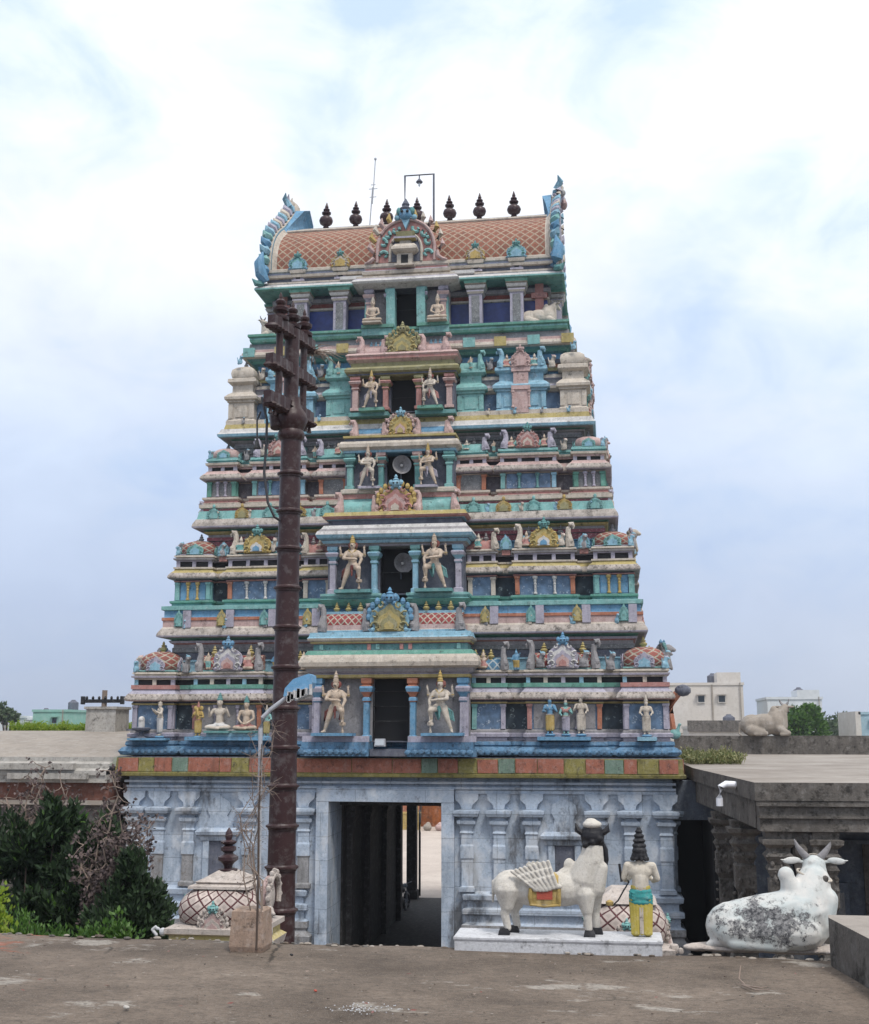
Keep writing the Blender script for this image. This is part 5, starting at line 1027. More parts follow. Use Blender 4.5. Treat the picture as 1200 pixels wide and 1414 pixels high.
# ---- cattle
def bull_lying(L, mat, name='bull_statue', vox=None, horns=True, headturn=.5, matfn=None):
    """lying bull, head towards +x, back up; length L, base z=0"""
    r = empty(name); X = lambda x, y, z: (x*L, y*L, z*L); c, s = math.cos(headturn), math.sin(headturn)
    P_ = [('e', X(-.26, 0, .22), (.25*L, .21*L, .225*L)), ('e', X(-.02, 0, .235), (.32*L, .215*L, .225*L)), ('e', X(.22, 0, .27), (.20*L, .19*L, .27*L)), ('e', X(.18, 0, .52), (.075*L, .06*L, .10*L), (0, 10, 0)), ('e', X(.17, 0, .44), (.11*L, .08*L, .10*L)),
          ('c', X(.26, 0, .38), .15*L, X(.37, .02, .52), .105*L), ('c', X(.33, -.0, .20), .13*L, X(.36, 0, .42), .10*L)]
    hx, hy, hz = .42, .03, .585
    P_ += [('e', X(hx, hy, hz), (.085*L, .078*L, .075*L)), ('c', X(hx, hy, hz), .068*L, X(hx+.16*c, hy+.16*s, hz-.07), .045*L), ('e', X(hx+.17*c, hy+.17*s, hz-.075), (.045*L, .045*L, .04*L))]
    P_ += [('c', X(-.30, -.16, .12), .12*L, X(-.02, -.24, .06), .05*L), ('c', X(-.02, -.24, .05), .05*L, X(-.24, -.26, .035), .035*L), ('c', X(.26, -.14, .14), .09*L, X(.44, -.18, .06), .05*L), ('c', X(.44, -.18, .05), .045*L, X(.28, -.21, .03), .035*L), ('c', X(.26, .14, .14), .09*L, X(.46, .16, .06), .05*L), ('c', X(-.3, .16, .12), .12*L, X(-.02, .24, .06), .05*L),
           ('c', X(-.50, 0, .26), .03*L, X(-.54, -.04, .06), .018*L), ('c', X(-.54, -.04, .05), .018*L, X(-.50, -.16, .02), .02*L)]
    b = blob(P_, 'body', mat, r, vox or L/75, 5, matfn)
    if horns:
        for sg in (-1, 1):
            m = MB(); bx, by = hx-.01-(-s)*0, hy
            ex, ey = -s*sg, c*sg
            m.tube([X(bx+ex*.035, by+ey*.035, hz+.05), X(bx+ex*.07, by+ey*.07, hz+.09), X(bx+ex*.095, by+ey*.095, hz+.135), X(bx+ex*.10-.01, by+ey*.10, hz+.175)], [.026*L, .024*L, .016*L, .003*L], 'grey', 8); local_build(m, 'horn', r, True)
            blob([('e', X(bx-.01+ex*.13, by+ey*.13, hz+.01), (.075*L if abs(ex) > abs(ey) else .03*L, .03*L if abs(ex) > abs(ey) else .075*L, .026*L), (0, 0, 0)), ('c', X(bx+ex*.06, by+ey*.06, hz+.015), .014*L, X(bx+ex*.21, by+ey*.21, hz+.005), .007*L)], 'ear', mat if isinstance(mat, str) else mat[0], r, L/90, 2)
    return r
n_ = bull_lying(1.15, 'cream', headturn=.9); n_.location = (4.05, T5y+.42, 18.62); tag(n_, 'cream bull statue lying on the right corner of the top storey ledge', 'statue')
n_ = bull_lying(1.0, 'cream', headturn=2.4); n_.rotation_euler.z = PI; n_.location = (-4.25, T5y+.42, 18.62); tag(n_, 'cream bull statue on the left corner of the top storey behind the flagpole', 'statue')
# side sculptures on the flanks: peacock tails and lions seen in profile beyond the right edge
for (x, y, z, H, m1, m2) in ((7.42, 1.6, 8.13, .78, 'grey', 'teal'), (6.62, 2.3, 11.55, .72, 'cream', 'lav'), (5.9, 2.8, 14.54, .5, 'pink', 'lav'), (5.4, 2.9, 17.1, .55, 'plaster', 'pink')):
    g = empty('yali_statue', (x, y, z)); X = lambda a, b, c: (a*H, b*H, c*H)
    blob([('e', X(-.1, 0, .30), (.22*H, .2*H, .3*H)), ('c', X(-.05, 0, .45), .19*H, X(.04, 0, .66), .18*H), ('e', X(.10, 0, .76), (.19*H, .17*H, .16*H)), ('c', X(.1, -.1, .5), .06*H, X(.2, -.1, .05), .05*H), ('c', X(.1, .1, .5), .06*H, X(.2, .1, .05), .05*H), ('c', X(-.2, -.12, .2), .1*H, X(0, -.14, .04), .06*H), ('c', X(-.2, .12, .2), .1*H, X(0, .14, .04), .06*H), ('c', X(.2, 0, .76), .10*H, X(.30, 0, .72), .08*H)], 'body', m1, g, H/36, 2)
    m = MB()
    for k in range(6): a = k/5*PI; m.ball((.02*H-.14*H*math.sin(a)*.5, .12*H*math.cos(a), (.76+.17*math.sin(a))*H), .075*H, m2, 6, 4)
    local_build(m, 'mane', g, True); tag(g, f'rearing {m1.replace("plaster", "beige")} lion-like beast on the right flank {"above the lowest" if z < 9 else "above the second" if z < 12 else "above the third" if z < 16 else "above the fourth"} storey', 'statue')
# peacock-like figures at the right foot of the lowest storey
pk = tag(empty('peacock_statue', (7.45, .55, 6.25)), 'peacock with drooping orange brown tail at the right foot of the lowest storey', 'statue')
blob([('e', (.08, -.05, .16), (.17, .13, .13)), ('c', (.14, -.08, .2), .07, (.20, -.12, .38), .035), ('e', (.22, -.13, .41), (.05, .04, .04)), ('c', (.22, -.13, .41), .02, (.29, -.16, .39), .008)], 'body', 'turq', pk, .02, 2)
m = MB(); m.tube([(.05, .1, .25), (-.02, .12, .7), (.08, .1, 1.1), (.3, .05, 1.32)], [.09, .11, .13, .09], 'orange', 8); m.ball((.34, .02, 1.30), (.22, .18, .16), 'slate')
for k in range(6): m.ball((.30+.07*math.cos(k), .02+.1*math.sin(k*2), 1.30+.08*math.sin(k)), .07, 'slate')
local_build(m, 'tail', pk, True)
# loudspeakers and lamp in the doorways
def speaker(x, y, z, r, rz, lab):
    e = tag(empty('horn_speaker', (x, y, z), rz), lab, 'loudspeaker'); m = MB(); m.xf = lambda a, b, c: (a, -c, b)
    m.lathe(0, 0, 0, [(.04, -.3), (.05, -.12), (.5*r, 0), (.8*r, .10), (r, .16), (r*1.02, .165), (r*.97, .15), (.78*r, .09), (.45*r, .0), (.03, -.08)], 'grey', 24); local_build(m, 'horn_bell', e, True)
    m = MB(); m.ball((0, -.02, 0), .045, 'white'); m.box(-.02, .02, .1, .3, -r-.15, .0, 'slate'); local_build(m, 'driver', e); return e
speaker(.02, CY-CD[2]+.28, 14.12, .27, R(15), 'round grey horn loudspeaker in the third doorway behind the red medallion')
speaker(.12, CY-CD[1]+.55, 11.18, .28, R(25), 'round dark horn loudspeaker inside the second doorway')
e = tag(empty('floodlight', (-.22, -.20, 6.04)), 'small white box floodlight on the ledge below the lowest doorway', 'floodlight')
m = MB(); m.box(-.15, .15, -.10, .08, .05, .25, 'metal', .02); local_build(m, 'housing', e); m = MB(); m.box(-.12, .12, -.115, -.102, .08, .21, 'lamp_glass'); local_build(m, 'lamp_glass', e)
m = MB(); m.tube([(-.16, 0, .14), (-.16, .05, -.02), (.16, .05, -.02), (.16, 0, .14)], .012, 'black_metal', 5); local_build(m, 'bracket', e)
# doorway grilles (thin rods crossing the openings)
for i, hwid, zs in ((0, .5, (6.75, 7.15, 7.55)), (1, .46, (10.9,)), (3, .37, (16.3,)), (4, .38, (19.3,))):
    m = MB(); [m.tube([(-hwid, CY-CD[i]+.35, z), (hwid, CY-CD[i]+.35, z)], .012, 'black_metal', 5) for z in zs]; m.build('cross_rod', storeys[i])
# roof fittings
m = MB(); m.tube([(-.62, 5.6, 23.3), (-.62, 5.6, 25.25), (.38, 5.6, 25.25), (.38, 5.6, 23.3)], .038, 'slate', 6); lf = m.build('lamp_frame'); tag(lf, 'rectangular pipe frame rising from the middle of the roof ridge', 'pipe frame')
m = MB(); m.tube([(-.12, 5.6, 25.22), (-.12, 5.6, 25.10)], .02, 'slate', 6); m.lathe(-.12, 5.6, 24.96, [(.10, 0), (.12, .03), (.05, .12), (.02, .16)], 'slate', 10); m.lathe(-.12, 5.6, 24.82, [(.012, 0), (.035, .05), (.035, .14)], 'lamp_glass', 8); l_ = m.build('hanging_lamp'); tag(l_, 'small lamp hanging in the pipe frame over the roof', 'lamp')
m = MB(); m.tube([(-1.85, 5.6, 23.3), (-1.75, 5.6, 24.9)], .022, 'metal', 5); m.tube([(-1.75, 5.6, 24.3), (-1.66, 5.6, 25.95)], .018, 'metal', 5); m.ball((-1.66, 5.6, 25.95), .05, 'metal', 6, 4)
for zz, l in ((24.85, .15), (24.55, .12), (25.0, .08)): m.tube([(-1.73-l, 5.6, zz), (-1.73+l, 5.6, zz)], .014, 'metal', 4)
lr = m.build('lightning_rod'); tag(lr, 'thin antenna rod leaning on the left half of the roof ridge', 'antenna')

# ============================================================ TERRACE, FOREGROUND
TZ = 4.9
m = MB(); n1_ = 60
edge = lambda x: -22.52-.035*(x-4.5)+(.02*math.sin(x*3.1)+.012*math.sin(x*11))
xs = [-7+k*.25 for k in range(int(26/.25)+1)]; ys = [k/14 for k in range(15)]
ids = [[m.pt(x, edge(x)*(1-t)+(-34.0)*t, TZ-(.03*(1-t)**8)+.012*noise.noise((x*.8, t*9, 0))) for x in xs] for t in ys]
for a, b in zip(ids, ids[1:]):
    for k in range(len(xs)-1): m.face((a[k], a[k+1], b[k+1], b[k]), 'terrace')
lo = [m.pt(x, edge(x)+.05, 0) for x in xs]
for k in range(len(xs)-1): m.face((ids[0][k], lo[k], lo[k+1], ids[0][k+1]), 'stone')
t_ = m.build('terrace', None, True, ang=60); tag(t_, kind='structure')
random.seed(5); m = MB()
for k in range(700):
    x = random.uniform(.2, 8.4); y = random.uniform(-25.6, -22.8); r = random.choice((.0025, .003, .004, .005, .007)); m.ball((x, y, TZ+r*.3), (r*random.uniform(1, 2), r, r*.5), random.choice(('stone', 'plaster', 'terrace', 'bark')), 5, 3)
for k in range(90):
    x = 4.35+random.gauss(0, .10); y = -24.72+random.gauss(0, .07); r = random.uniform(.003, .006); m.ball((x, y, TZ+r*.4), (r, r, r*.6), 'slab_white', 5, 3)
for k in range(160):
    x = random.uniform(-.5, 8.2); r = random.uniform(.006, .022); m.ball((x, edge(x)+random.uniform(-.06, .03), TZ-.03+r*.3), (r*1.6, r, r*.6), random.choice(('stone', 'terrace', 'plaster')), 6, 4)
for k in range(60):
    x = random.uniform(.4, 8.2); y = random.uniform(-25.4, -22.8); a = random.uniform(0, 6); q = random.uniform(.012, .028); i_ = [m.pt(x+q*math.cos(a+d)*w_, y+q*math.sin(a+d)*w_, TZ+.014+random.uniform(0, .006)) for d, w_ in ((0, 1), (1.6, .4), (3.14, 1), (4.7, .4))]; m.face(i_, random.choice(('bark', 'bark_pale', 'maroon')))
s = m.build('gravel_litter'); tag(s, 'scattered grit and small pebbles on the terrace', 'grit', kind='stuff')
def stone(x, y, r, mt, lab, nm='pebble'):
    e = blob([('e', (0, 0, r*.5), (r, r*.8, r*.6), (10, 20, 30)), ('e', (r*.3, 0, r*.5), (r*.7, r*.9, r*.5))], nm, mt, None, r/5, 1); e.location = (x, y, TZ); tag(e, lab, 'stone'); return e
stone(2.98, -24.92, .020, 'plaster_white', 'pale pebble at the lower left of the terrace'); stone(3.96, -24.3, .012, 'cloth_red', 'tiny red chip in the middle of the terrace'); stone(3.50, -23.15, .014, 'dark', 'small dark pebble in front of the concrete block')
m = MB(); pts = [(6.62, -23.62, TZ+.10), (6.60, -23.68, TZ+.03), (6.63, -23.76, TZ+.006), (6.72, -23.82, TZ+.006), (6.76, -23.80, TZ+.012)]; m.tube(pts, [.004, .006, .006, .005, .002], 'bark_pale', 6); m.tube([(6.61, -23.74, TZ+.006), (6.68, -23.90, TZ+.008), (6.76, -23.93, TZ+.02)], [.006, .005, .002], 'bark_pale', 6)
tw = m.build('twig'); tag(tw, 'bent dry twig on the terrace in front of the lying bull', 'twig')
# white slab with the winged cow and the man
sl = MB(); sl.stack(4.62, 6.16, -22.62, -22.22, [(0, TZ-.06, 'slab_white'), (.0, TZ+.04, 'slab_white'), (.008, TZ+.057, 'slab_white'), (.008, TZ+.07, 'slab_white'), (0, TZ+.075, 'slab_white')]); slab = sl.build('pedestal_slab'); tag(slab, 'long low white slab carrying the winged cow and the man', 'pedestal')
SZ = TZ+.075
cow = tag(empty('winged_cow_statue', (4.975, -22.42, SZ)), 'white cow statue with folded white wings and a black-haired human head seen from behind', 'statue')
P_ = [('e', (.055, 0, .375), (.125, .105, .120)), ('e', (.03, -.07, .36), (.09, .05, .10)), ('e', (.20, 0, .345), (.17, .112, .125), (0, -3, 0)), ('e', (.40, 0, .35), (.18, .116, .135)), ('e', (.53, 0, .37), (.115, .105, .145)), ('c', (.545, 0, .42), .112, (.60, 0, .58), .092), ('c', (.60, 0, .55), .090, (.612, 0, .67), .074), ('c', (.61, 0, .36), .085, (.66, -.01, .52), .055),
      ('e', (.45, .03, .53), (.040, .03, .060)), ('e', (.45, .03, .47), (.08, .05, .05))]
for x, yy, k in ((.03, -.060, 0), (.085, .060, 1)):
    P_ += [('c', (x-.0, yy*.8, .34), .095, (x+.0, yy, .22), .050), ('c', (x+.0, yy, .22), .041, (x-.016, yy, .16), .033), ('c', (x-.016, yy, .16), .031, (x+.004, yy, .05), .026), ('e', (x-.016, yy, .165), (.034, .03, .03))]
for x, yy in ((.575, -.060), (.625, .060)):
    P_ += [('c', (x-.02, yy*.8, .32), .075, (x-.01, yy, .20), .044), ('c', (x-.01, yy, .20), .034, (x, yy, .05), .026), ('e', (x-.006, yy, .185), (.036, .034, .034)), ('e', (x-.035, yy*1.15, .33), (.06, .035, .09))]
P_ += [('e', (.17, 0, .245), (.05, .035, .03)), ('c', (-.066, 0, .40), .016, (-.072, 0, .24), .010)]
blob(P_, 'body', 'statue_white', cow, .0085, 3)
cow.scale = (1.13, 1.1, .95)
m = MB()
for x, yy in ((.005, -.060), (.06, .060), (.575, -.060), (.625, .060)):
    m.stack(x-.026, x+.034, yy-.026, yy+.026, [(.009, .0, 'hair'), (.006, .02, 'hair'), (-.002, .05, 'hair')]); 
    local_build(m, 'hoof', cow); m = MB()
blob([('e', (.612, 0, .765), (.082, .080, .092)), ('e', (.615, .0, .72), (.080, .07, .05)), ('e', (.612, 0, .815), (.072, .068, .05))]+[('e', (.612+.05*math.cos(a), -.055+.01*math.sin(a*3), .70+.012*k), (.022, .022, .026)) for k, a in enumerate((3.1, 2.3, 1.57, .8, 0))], 'hair', 'hair', cow, .007, 2)
blob([('e', (.612, -.012, .858), (.066, .066, .038)), ('e', (.605, -.01, .888), (.040, .04, .020))], 'crown', 'statue_white', cow, .007, 1)
for sg in (-1, 1):
    m = MB(); m.tube([(.612+sg*.068, -.01, .79), (.612+sg*.100, -.01, .815), (.612+sg*.112, -.01, .868)], [.024, .023, .003], 'hair', 8); local_build(m, 'ear', cow, True)
m = MB(); m.tube([(.665, .02, .74), (.695, .02, .66), (.700, .02, .58), (.685, .02, .50), (.675, 0, .42)], [.015, .020, .018, .014, .005], 'hair', 8); local_build(m, 'braid', cow, True)
# face on the far side
blob([('e', (.625, .05, .76), (.050, .035, .065)), ('c', (.63, .085, .765), .008, (.63, .093, .75), .011)], 'face', 'skin', cow, .007, 2)
# wings: overlapping feathers
def wing(y, z, rot, x0=.245, sg=-1):
    w_ = MB()
    for row, (n_f, Lf, zz, th) in enumerate(((8, .215, 0, 0), (7, .155, .0, .006), (6, .10, .0, .012))):
        for k in range(n_f):
            a = R(142-112*0 + 0)-R(0); t = k/(n_f-1); ang = R(200+rot-62*t) if 0 else R(148-rot-52*t)
            bx, bz = x0+.075-.02*row-.085*t+.05, z-.03+.02*t
            tx, tz = bx+math.cos(ang)*Lf*(1-.25*t), bz+math.sin(ang)*Lf*(1-.25*t)
            yy = y+sg*(th+.0012*k)
            nx, nz_ = -math.sin(ang)*.014, math.cos(ang)*.014; mxx, mzz = bx+(tx-bx)*.72, bz+(tz-bz)*.72
            poly = [(bx-nx*.7, bz-nz_*.7), (mxx-nx, mzz-nz_), (tx-nx*.3, tz-nz_*.3), (tx+nx*.3, tz+nz_*.3), (mxx+nx, mzz+nz_), (bx+nx*.7, bz+nz_*.7)]
            w_.prism(poly, yy-.005, yy+.005, 'statue_white')
    return w_
w_ = MB()
# near wing: a fan from the shoulder of the saddle up and back
cx0, cz0 = .325, .375
W_ = []
for row, (nf, L0, th) in enumerate(((9, .250, 0), (8, .180, .010), (7, .110, .019))):
    for k in range(nf):
        t = k/(nf-1); ang = R(146-36*t); Lk = L0*(1-.08*t-.10*t*t)
        bx, bz = cx0-.090+.135*t, cz0-.02-.014*math.sin(PI*t)+.03*t; yy = -.112-th
        W_.append(('c', (bx, yy, bz), .0125, (bx+math.cos(ang)*Lk*.80, yy-.004, bz+math.sin(ang)*Lk), .0125))
W_.append(('c', (cx0-.10, -.122, cz0-.015), .020, (cx0+.06, -.122, cz0+.01), .020))
blob(W_, 'wing', 'statue_white', cow, .0052, 1, label='near white wing with three rows of feathers')
w_ = MB()
for k in range(6):
    t = k/5; ang = R(140-40*t); Lk = .21*(1-.45*t); bx, bz = .32-.02*t, .40; tx, tz = bx+math.cos(ang)*Lk, bz+math.sin(ang)*Lk; nx, nz2 = -math.sin(ang)*.018, math.cos(ang)*.018; yy = .10+.002*k
    w_.prism([(bx-nx, bz-nz2), (tx-nx, tz-nz2), (tx+nx, tz+nz2), (bx+nx, bz+nz2)], yy-.007, yy+.007, 'statue_white')
local_build(w_, 'wing', cow, label='far white wing')
# saddle cloth following the belly
m = MB(); prev = None
for k in range(15):
    a = R(-38+256*k/14+0); cur = [m.pt(x, .121*math.cos(a), .350+.130*math.sin(a)) for x in (.195, .21, .365, .38)]
    if prev:
        for j in range(3): m.face((prev[j], prev[j+1], cur[j+1], cur[j]), ('gold', 'gold', 'gold')[j] if k not in (0, 14) else 'gold')
    prev = cur
local_build(m, 'saddle_cloth', cow, True)
m = MB(); m.box(.20, .375, -.126, -.10, .245, .345, 'gold'); m.box(.235, .34, -.130, -.122, .285, .36, 'cloth_red')
for x in (.195, .385): m.tube([(x, -.124, .37), (x-.004, -.130, .30), (x, -.118, .235)], [.012, .016, .009], 'gold', 8)
m.tube([(.19, -.122, .245), (.285, -.132, .232), (.39, -.122, .245)], .010, 'gold', 8); local_build(m, 'saddle_border', cow, True)
# the man, seen from behind
man = tag(empty('man_statue', (6.02, -22.42, SZ)), 'statue of a bare-backed man in a teal sash and yellow dhoti seen from behind', 'statue')
H = .655; X = lambda x, y, z: (x*H, y*H, z*H)
P_ = [('e', X(0, 0, .52), (.10*H, .072*H, .075*H)), ('c', X(0, 0, .54), .100*H, X(0, 0, .66), .098*H), ('e', X(0, .0, .72), (.140*H, .085*H, .10*H)), ('c', X(-.125, 0, .785), .046*H, X(.125, 0, .785), .046*H), ('c', X(0, .0, .78), .05*H, X(0, .0, .88), .04*H)]
for s in (-1, 1):
    P_ += [('c', X(s*.145, 0, .785), .046*H, X(s*.195, .02, .64), .038*H), ('c', X(s*.195, .02, .64), .036*H, X(s*.15, .13, .60), .027*H)]
    P_ += hand(H, (s*.145, .135, .605), (-s*.5, .5, .8), .6, s)
    P_ += [('c', X(s*.06, 0, .46), .07*H, X(s*.065, .0, .25), .05*H), ('c', X(s*.065, 0, .25), .05*H, X(s*.06, -.0, .05), .032*H), ('c', X(s*.06, -.01, .03), .03*H, X(s*.075, .09, .02), .02*H)]
P_ += [(p[0], p[1], *p[2:]) for p in head(H, (0, .01, .925), PI)]
blob(P_, 'body', 'man_skin', man, .0075, 3)
blob([('e', X(0, -.012, .90), (.098*H, .07*H, .062*H)), ('e', X(0, -.012, .95), (.088*H, .07*H, .06*H)), ('e', X(0, -.0, 1.01), (.084*H, .07*H, .040*H)), ('e', X(0, 0, 1.065), (.076*H, .064*H, .034*H)), ('e', X(0, 0, 1.12), (.062*H, .055*H, .032*H)), ('e', X(0, 0, 1.17), (.046*H, .042*H, .026*H)), ('e', X(0, 0, 1.205), (.028*H, .028*H, .018*H))]+
     [('e', X(.09*math.sin(a), -.02-.05*math.cos(a), .865), (.022*H, .02*H, .028*H)) for a in (-1.6, -1.0, -.4, .2, .8, 1.4)], 'hair', 'hair', man, .0055, 1)
blob([('e', X(0, 0, .50), (.130*H, .10*H, .055*H)), ('e', X(0, 0, .445), (.140*H, .105*H, .085*H)), ('e', X(0, 0, .385), (.142*H, .105*H, .055*H))]+[('c', X(-.125+.0*k, -.04, .50-.035*k), .014*H, X(.125, -.045, .46-.03*k), .014*H) for k in range(4)]+[('c', X(-.10, -.075, .49-.035*k), .012*H, X(.1, -.085, .43-.0*k), .012*H) for k in range(3)], 'sash', 'sash', man, .006, 1)
m = MB(); m.lathe(0, 0, .545*H, [(.108*H, -.02*H), (.115*H, 0), (.108*H, .02*H)], 'dhoti', 20, 1, .82); local_build(m, 'belt', man, True)
D_ = [('c', X(s*.07, 0, .42), .070*H, X(s*.068, 0, .05), .056*H) for s in (-1, 1)]+[('e', X(0, 0, .38), (.115*H, .088*H, .08*H))]
for k in range(9): a = -1.5+3*k/8; D_.append(('c', X(.12*math.sin(a), -.065*math.cos(a)-.01, .40), .020*H, X((.105+.012*(k%2))*math.sin(a), -.060*math.cos(a)-.01, .035), .018*H))
blob(D_, 'dhoti', 'dhoti', man, .006, 1)
m = MB(); m.box(-.022*H, .022*H, -.092*H, -.07*H, .04*H, .33*H, 'cream'); local_build(m, 'pleat', man)
m = MB(); m.tube([X(-.15, .13, .62), X(-.13, .0, .60), X(-.20, -.04, .50), X(-.26, -.06, .40), X(-.33, -.05, .335)], .006, 'hair', 6); m.lathe(-.235, -.035, .22, [(.002, 0), (.028, .006), (.03, .03), (.016, .04), (.002, .045)], 'gold', 10); sh = local_build(m, 'pot_strap', man, True)
m = MB(); m.tube([X(-.215, .0, .60), X(-.235, .02, .80)], .009*1.2, 'hair', 6); local_build(m, 'staff', man, True)
# lying bull with peeling paint
bl = tag(empty('bull_statue', (6.985, -22.40, TZ+.02)), 'white lying bull statue with black peeling paint on its flank, beside the low wall', 'statue')
P_ = [('e', (-.28, 0, .150), (.215, .20, .195)), ('c', (-.25, 0, .165), .195, (.0, 0, .205), .215), ('c', (.0, 0, .20), .215, (.22, .02, .26), .205), ('e', (.20, .03, .16), (.22, .20, .20)), ('c', (-.30, -.10, .12), .13, (.20, -.12, .13), .14),
      ('e', (.115, .0, .555), (.062, .055, .068)), ('c', (.125, 0, .53), .058, (.16, .02, .42), .095), ('c', (.25, .03, .33), .17, (.325, .10, .50), .130), ('c', (.33, .10, .45), .125, (.345, .16, .60), .090),
      ('e', (.345, .17, .625), (.090, .10, .074)), ('c', (.36, .20, .61), .070, (.39, .36, .53), .052), ('c', (.32, .02, .18), .13, (.39, .05, .36), .105),
      ('e', (-.26, -.15, .14), (.15, .08, .12)), ('e', (.20, -.12, .22), (.10, .09, .16)), ('c', (-.40, -.08, .05), .045, (-.47, -.05, .015), .03), ('c', (-.30, -.17, .05), .055, (.05, -.18, .03), .045), ('c', (.25, .12, .08), .08, (.30, .42, .05), .05)]
blob(P_, 'body', 'peeling_white', bl, .011, 6)
for sg in (-1, 1):
    m = MB(); m.tube([(.345+sg*.050, .16, .68), (.345+sg*.085, .16, .72), (.345+sg*.118, .155, .77), (.345+sg*.138, .15, .825)], [.030, .026, .017, .003], 'grey', 10); local_build(m, 'horn', bl, True)
    blob([('e', (.345+sg*.165, .15, .655), (.070, .018, .028), (0, sg*6, 0)), ('c', (.345+sg*.08, .16, .645), .013, (.345+sg*.245, .14, .66), .006)], 'ear', 'peeling_white', bl, .006, 1)
m = MB(); m.tube([(.335+.122*math.cos(a), .11+.12*math.sin(a)-.0, .545+.035*math.cos(a)*-1+.02*math.sin(a)) for a in [2*PI*k/24 for k in range(25)]], .008, 'cream', 6); m.ball((.40, .005, .53), (.024, .018, .026), 'stone', 8, 5); local_build(m, 'collar', bl, True)
m = MB(); m.tube([(.345+.090*math.cos(a), .175, .63+.076*math.sin(a)) for a in [PI*k/14 for k in range(15)]], .005, 'cream', 6); local_build(m, 'head_band', bl, True)
for k in range(7):
    m = MB(); q = k/6; m.tube([(.24+.09*q, -.065+.03*q, .475-.02*q), (.30+.075*q, -.085+.05*q, .39-.03*q), (.345+.05*q, -.065+.07*q, .29-.02*q)], [.001, .003, .001], 'grey', 5); local_build(m, 'dewlap_fold', bl, True)
bl.scale = (1.0, .9, .93)
m = MB(); rp = [(-.66, .10), (-.45, -.02), (.0, -.06), (.5, -.04), (.62, .1), (.55, .34), (-.5, .34)]
pl = blob([('e', (-.25, .12, .0), (.38, .16, .035)), ('e', (.2, .12, .0), (.42, .17, .04)), ('e', (-.52, .1, -.005), (.12, .08, .03)), ('e', (.5, .06, 0), (.2, .14, .035))], 'plinth', 'shrine', None, .014, 1); pl.parent = bl; pl.location = (-.03, -.10, -.012)
# low wall on the right
m = MB(); z1 = 5.205
a0 = [(7.31, -22.88), (7.41, -23.75), (7.68, -26.5), (9.6, -26.5), (9.6, -22.75), (7.33, -22.75)]
A_ = [m.pt(x, y, TZ-.02) for x, y in a0]; B_ = [m.pt(x, y, z1) for x, y in a0]
for k in range(len(a0)): j = (k+1) % len(a0); m.face((A_[k], A_[j], B_[j], B_[k]), 'stone')
m.face(B_, 'roof_floor'); lw = m.build('low_wall'); tag(lw, 'low grey concrete wall with a flat top at the right edge of the terrace', 'wall')
# concrete block with the street lamp
bk = MB(); bk.stack(2.985, 3.225, -22.96, -22.74, [(.0, TZ-.02, 'block'), (.012, TZ+.02, 'block'), (0, TZ+.27, 'block'), (-.02, TZ+.285, 'block')]); bo = bk.build('concrete_block'); tag(bo, 'square buff concrete block holding the lamp post', 'block')
lp_ = tag(empty('street_lamp', (3.17, -22.88, TZ+.1)), 'thin bent street lamp with a blue and white head beside the flagpole', 'street lamp')
lx, ly_, lz = 3.17, -22.88, TZ+.1
m = MB(); m.tube([(lx, ly_, lz), (lx-.015, ly_, 5.9), (lx-.025, ly_, 6.52), (lx-.01, ly_, 6.60), (lx+.05, ly_, 6.66), (lx+.20, ly_, 6.77)], [.017]*6, 'metal', 12); m.build('post', lp_, True)
m = MB(); hx_, hz_ = lx+.17, 6.76
hp = [(0, 0), (.02, .07), (.10, .125), (.24, .125), (.27, .10), (.265, .03), (.24, -.015), (.10, -.03)]
def shear(p): return (hx_+p[0]*.86-p[1]*.1, hz_+p[1]*.8+p[0]*.30)
m.prism([shear(p) for p in hp], ly_-.07, ly_+.07, 'lamp_blue'); m.build('lamp_head', lp_)
m = MB(); m.prism([shear((x, y-.035)) for x, y in [(.03, .02), (.25, .02), (.22, -.03), (.10, -.045)]], ly_-.055, ly_+.055, 'lamp_glass'); m.build('lamp_glass', lp_)
random.seed(11); m = MB()
for k in range(16): x_ = random.uniform(.04, .25); p = shear((x_, -.01)); m.box(p[0]-.01, p[0]+.012, ly_-.078, ly_-.071, p[1]-.035-random.random()*.02, p[1]+random.random()*.03, 'white')
m.build('peeling_film', lp_)
# flagpole
fp = tag(empty('flagpole', (.65, -13, 0)), 'tall dark brown banded temple flagpole in front of the gate tower', 'flagpole')
m = MB(); zt = 11.55; nb = 13
m.lathe(.64, -13, 0, [(.40, 0), (.40, .8), (.30, .85), (.245, 1.2), (.225, 4), (.165, zt)], 'brown', 24); m.build('shaft', fp, True)
zb_ = [2.6, 3.35, 4.10, 4.97, 5.75, 6.55, 7.3, 8.1, 8.85, 9.55, 10.25, 10.95]
zb_ = [3.72, 4.37, 5.0, 5.62, 6.22, 6.85, 7.5, 8.15, 8.8, 9.45, 10.08, 10.72, 11.35, 3.05, 2.4]
for z in zb_:
    r_ = .225-(z-4)/(zt-4)*.06+.002; m = MB(); m.lathe(.64, -13, z, [(r_, -.05), (r_+.012, -.045), (r_+.014, -.02), (r_+.045, .0), (r_+.045, .025), (r_+.012, .035), (r_, .055)], 'brown', 24); m.build('band', fp, True)
m = MB(); m.lathe(.64, -13, 11.30, [(.17, 0), (.22, .05), (.23, .12), (.20, .18), (.24, .26), (.28, .36), (.24, .48), (.15, .60), (.14, .75)], 'brown', 24); m.build('capital', fp, True)
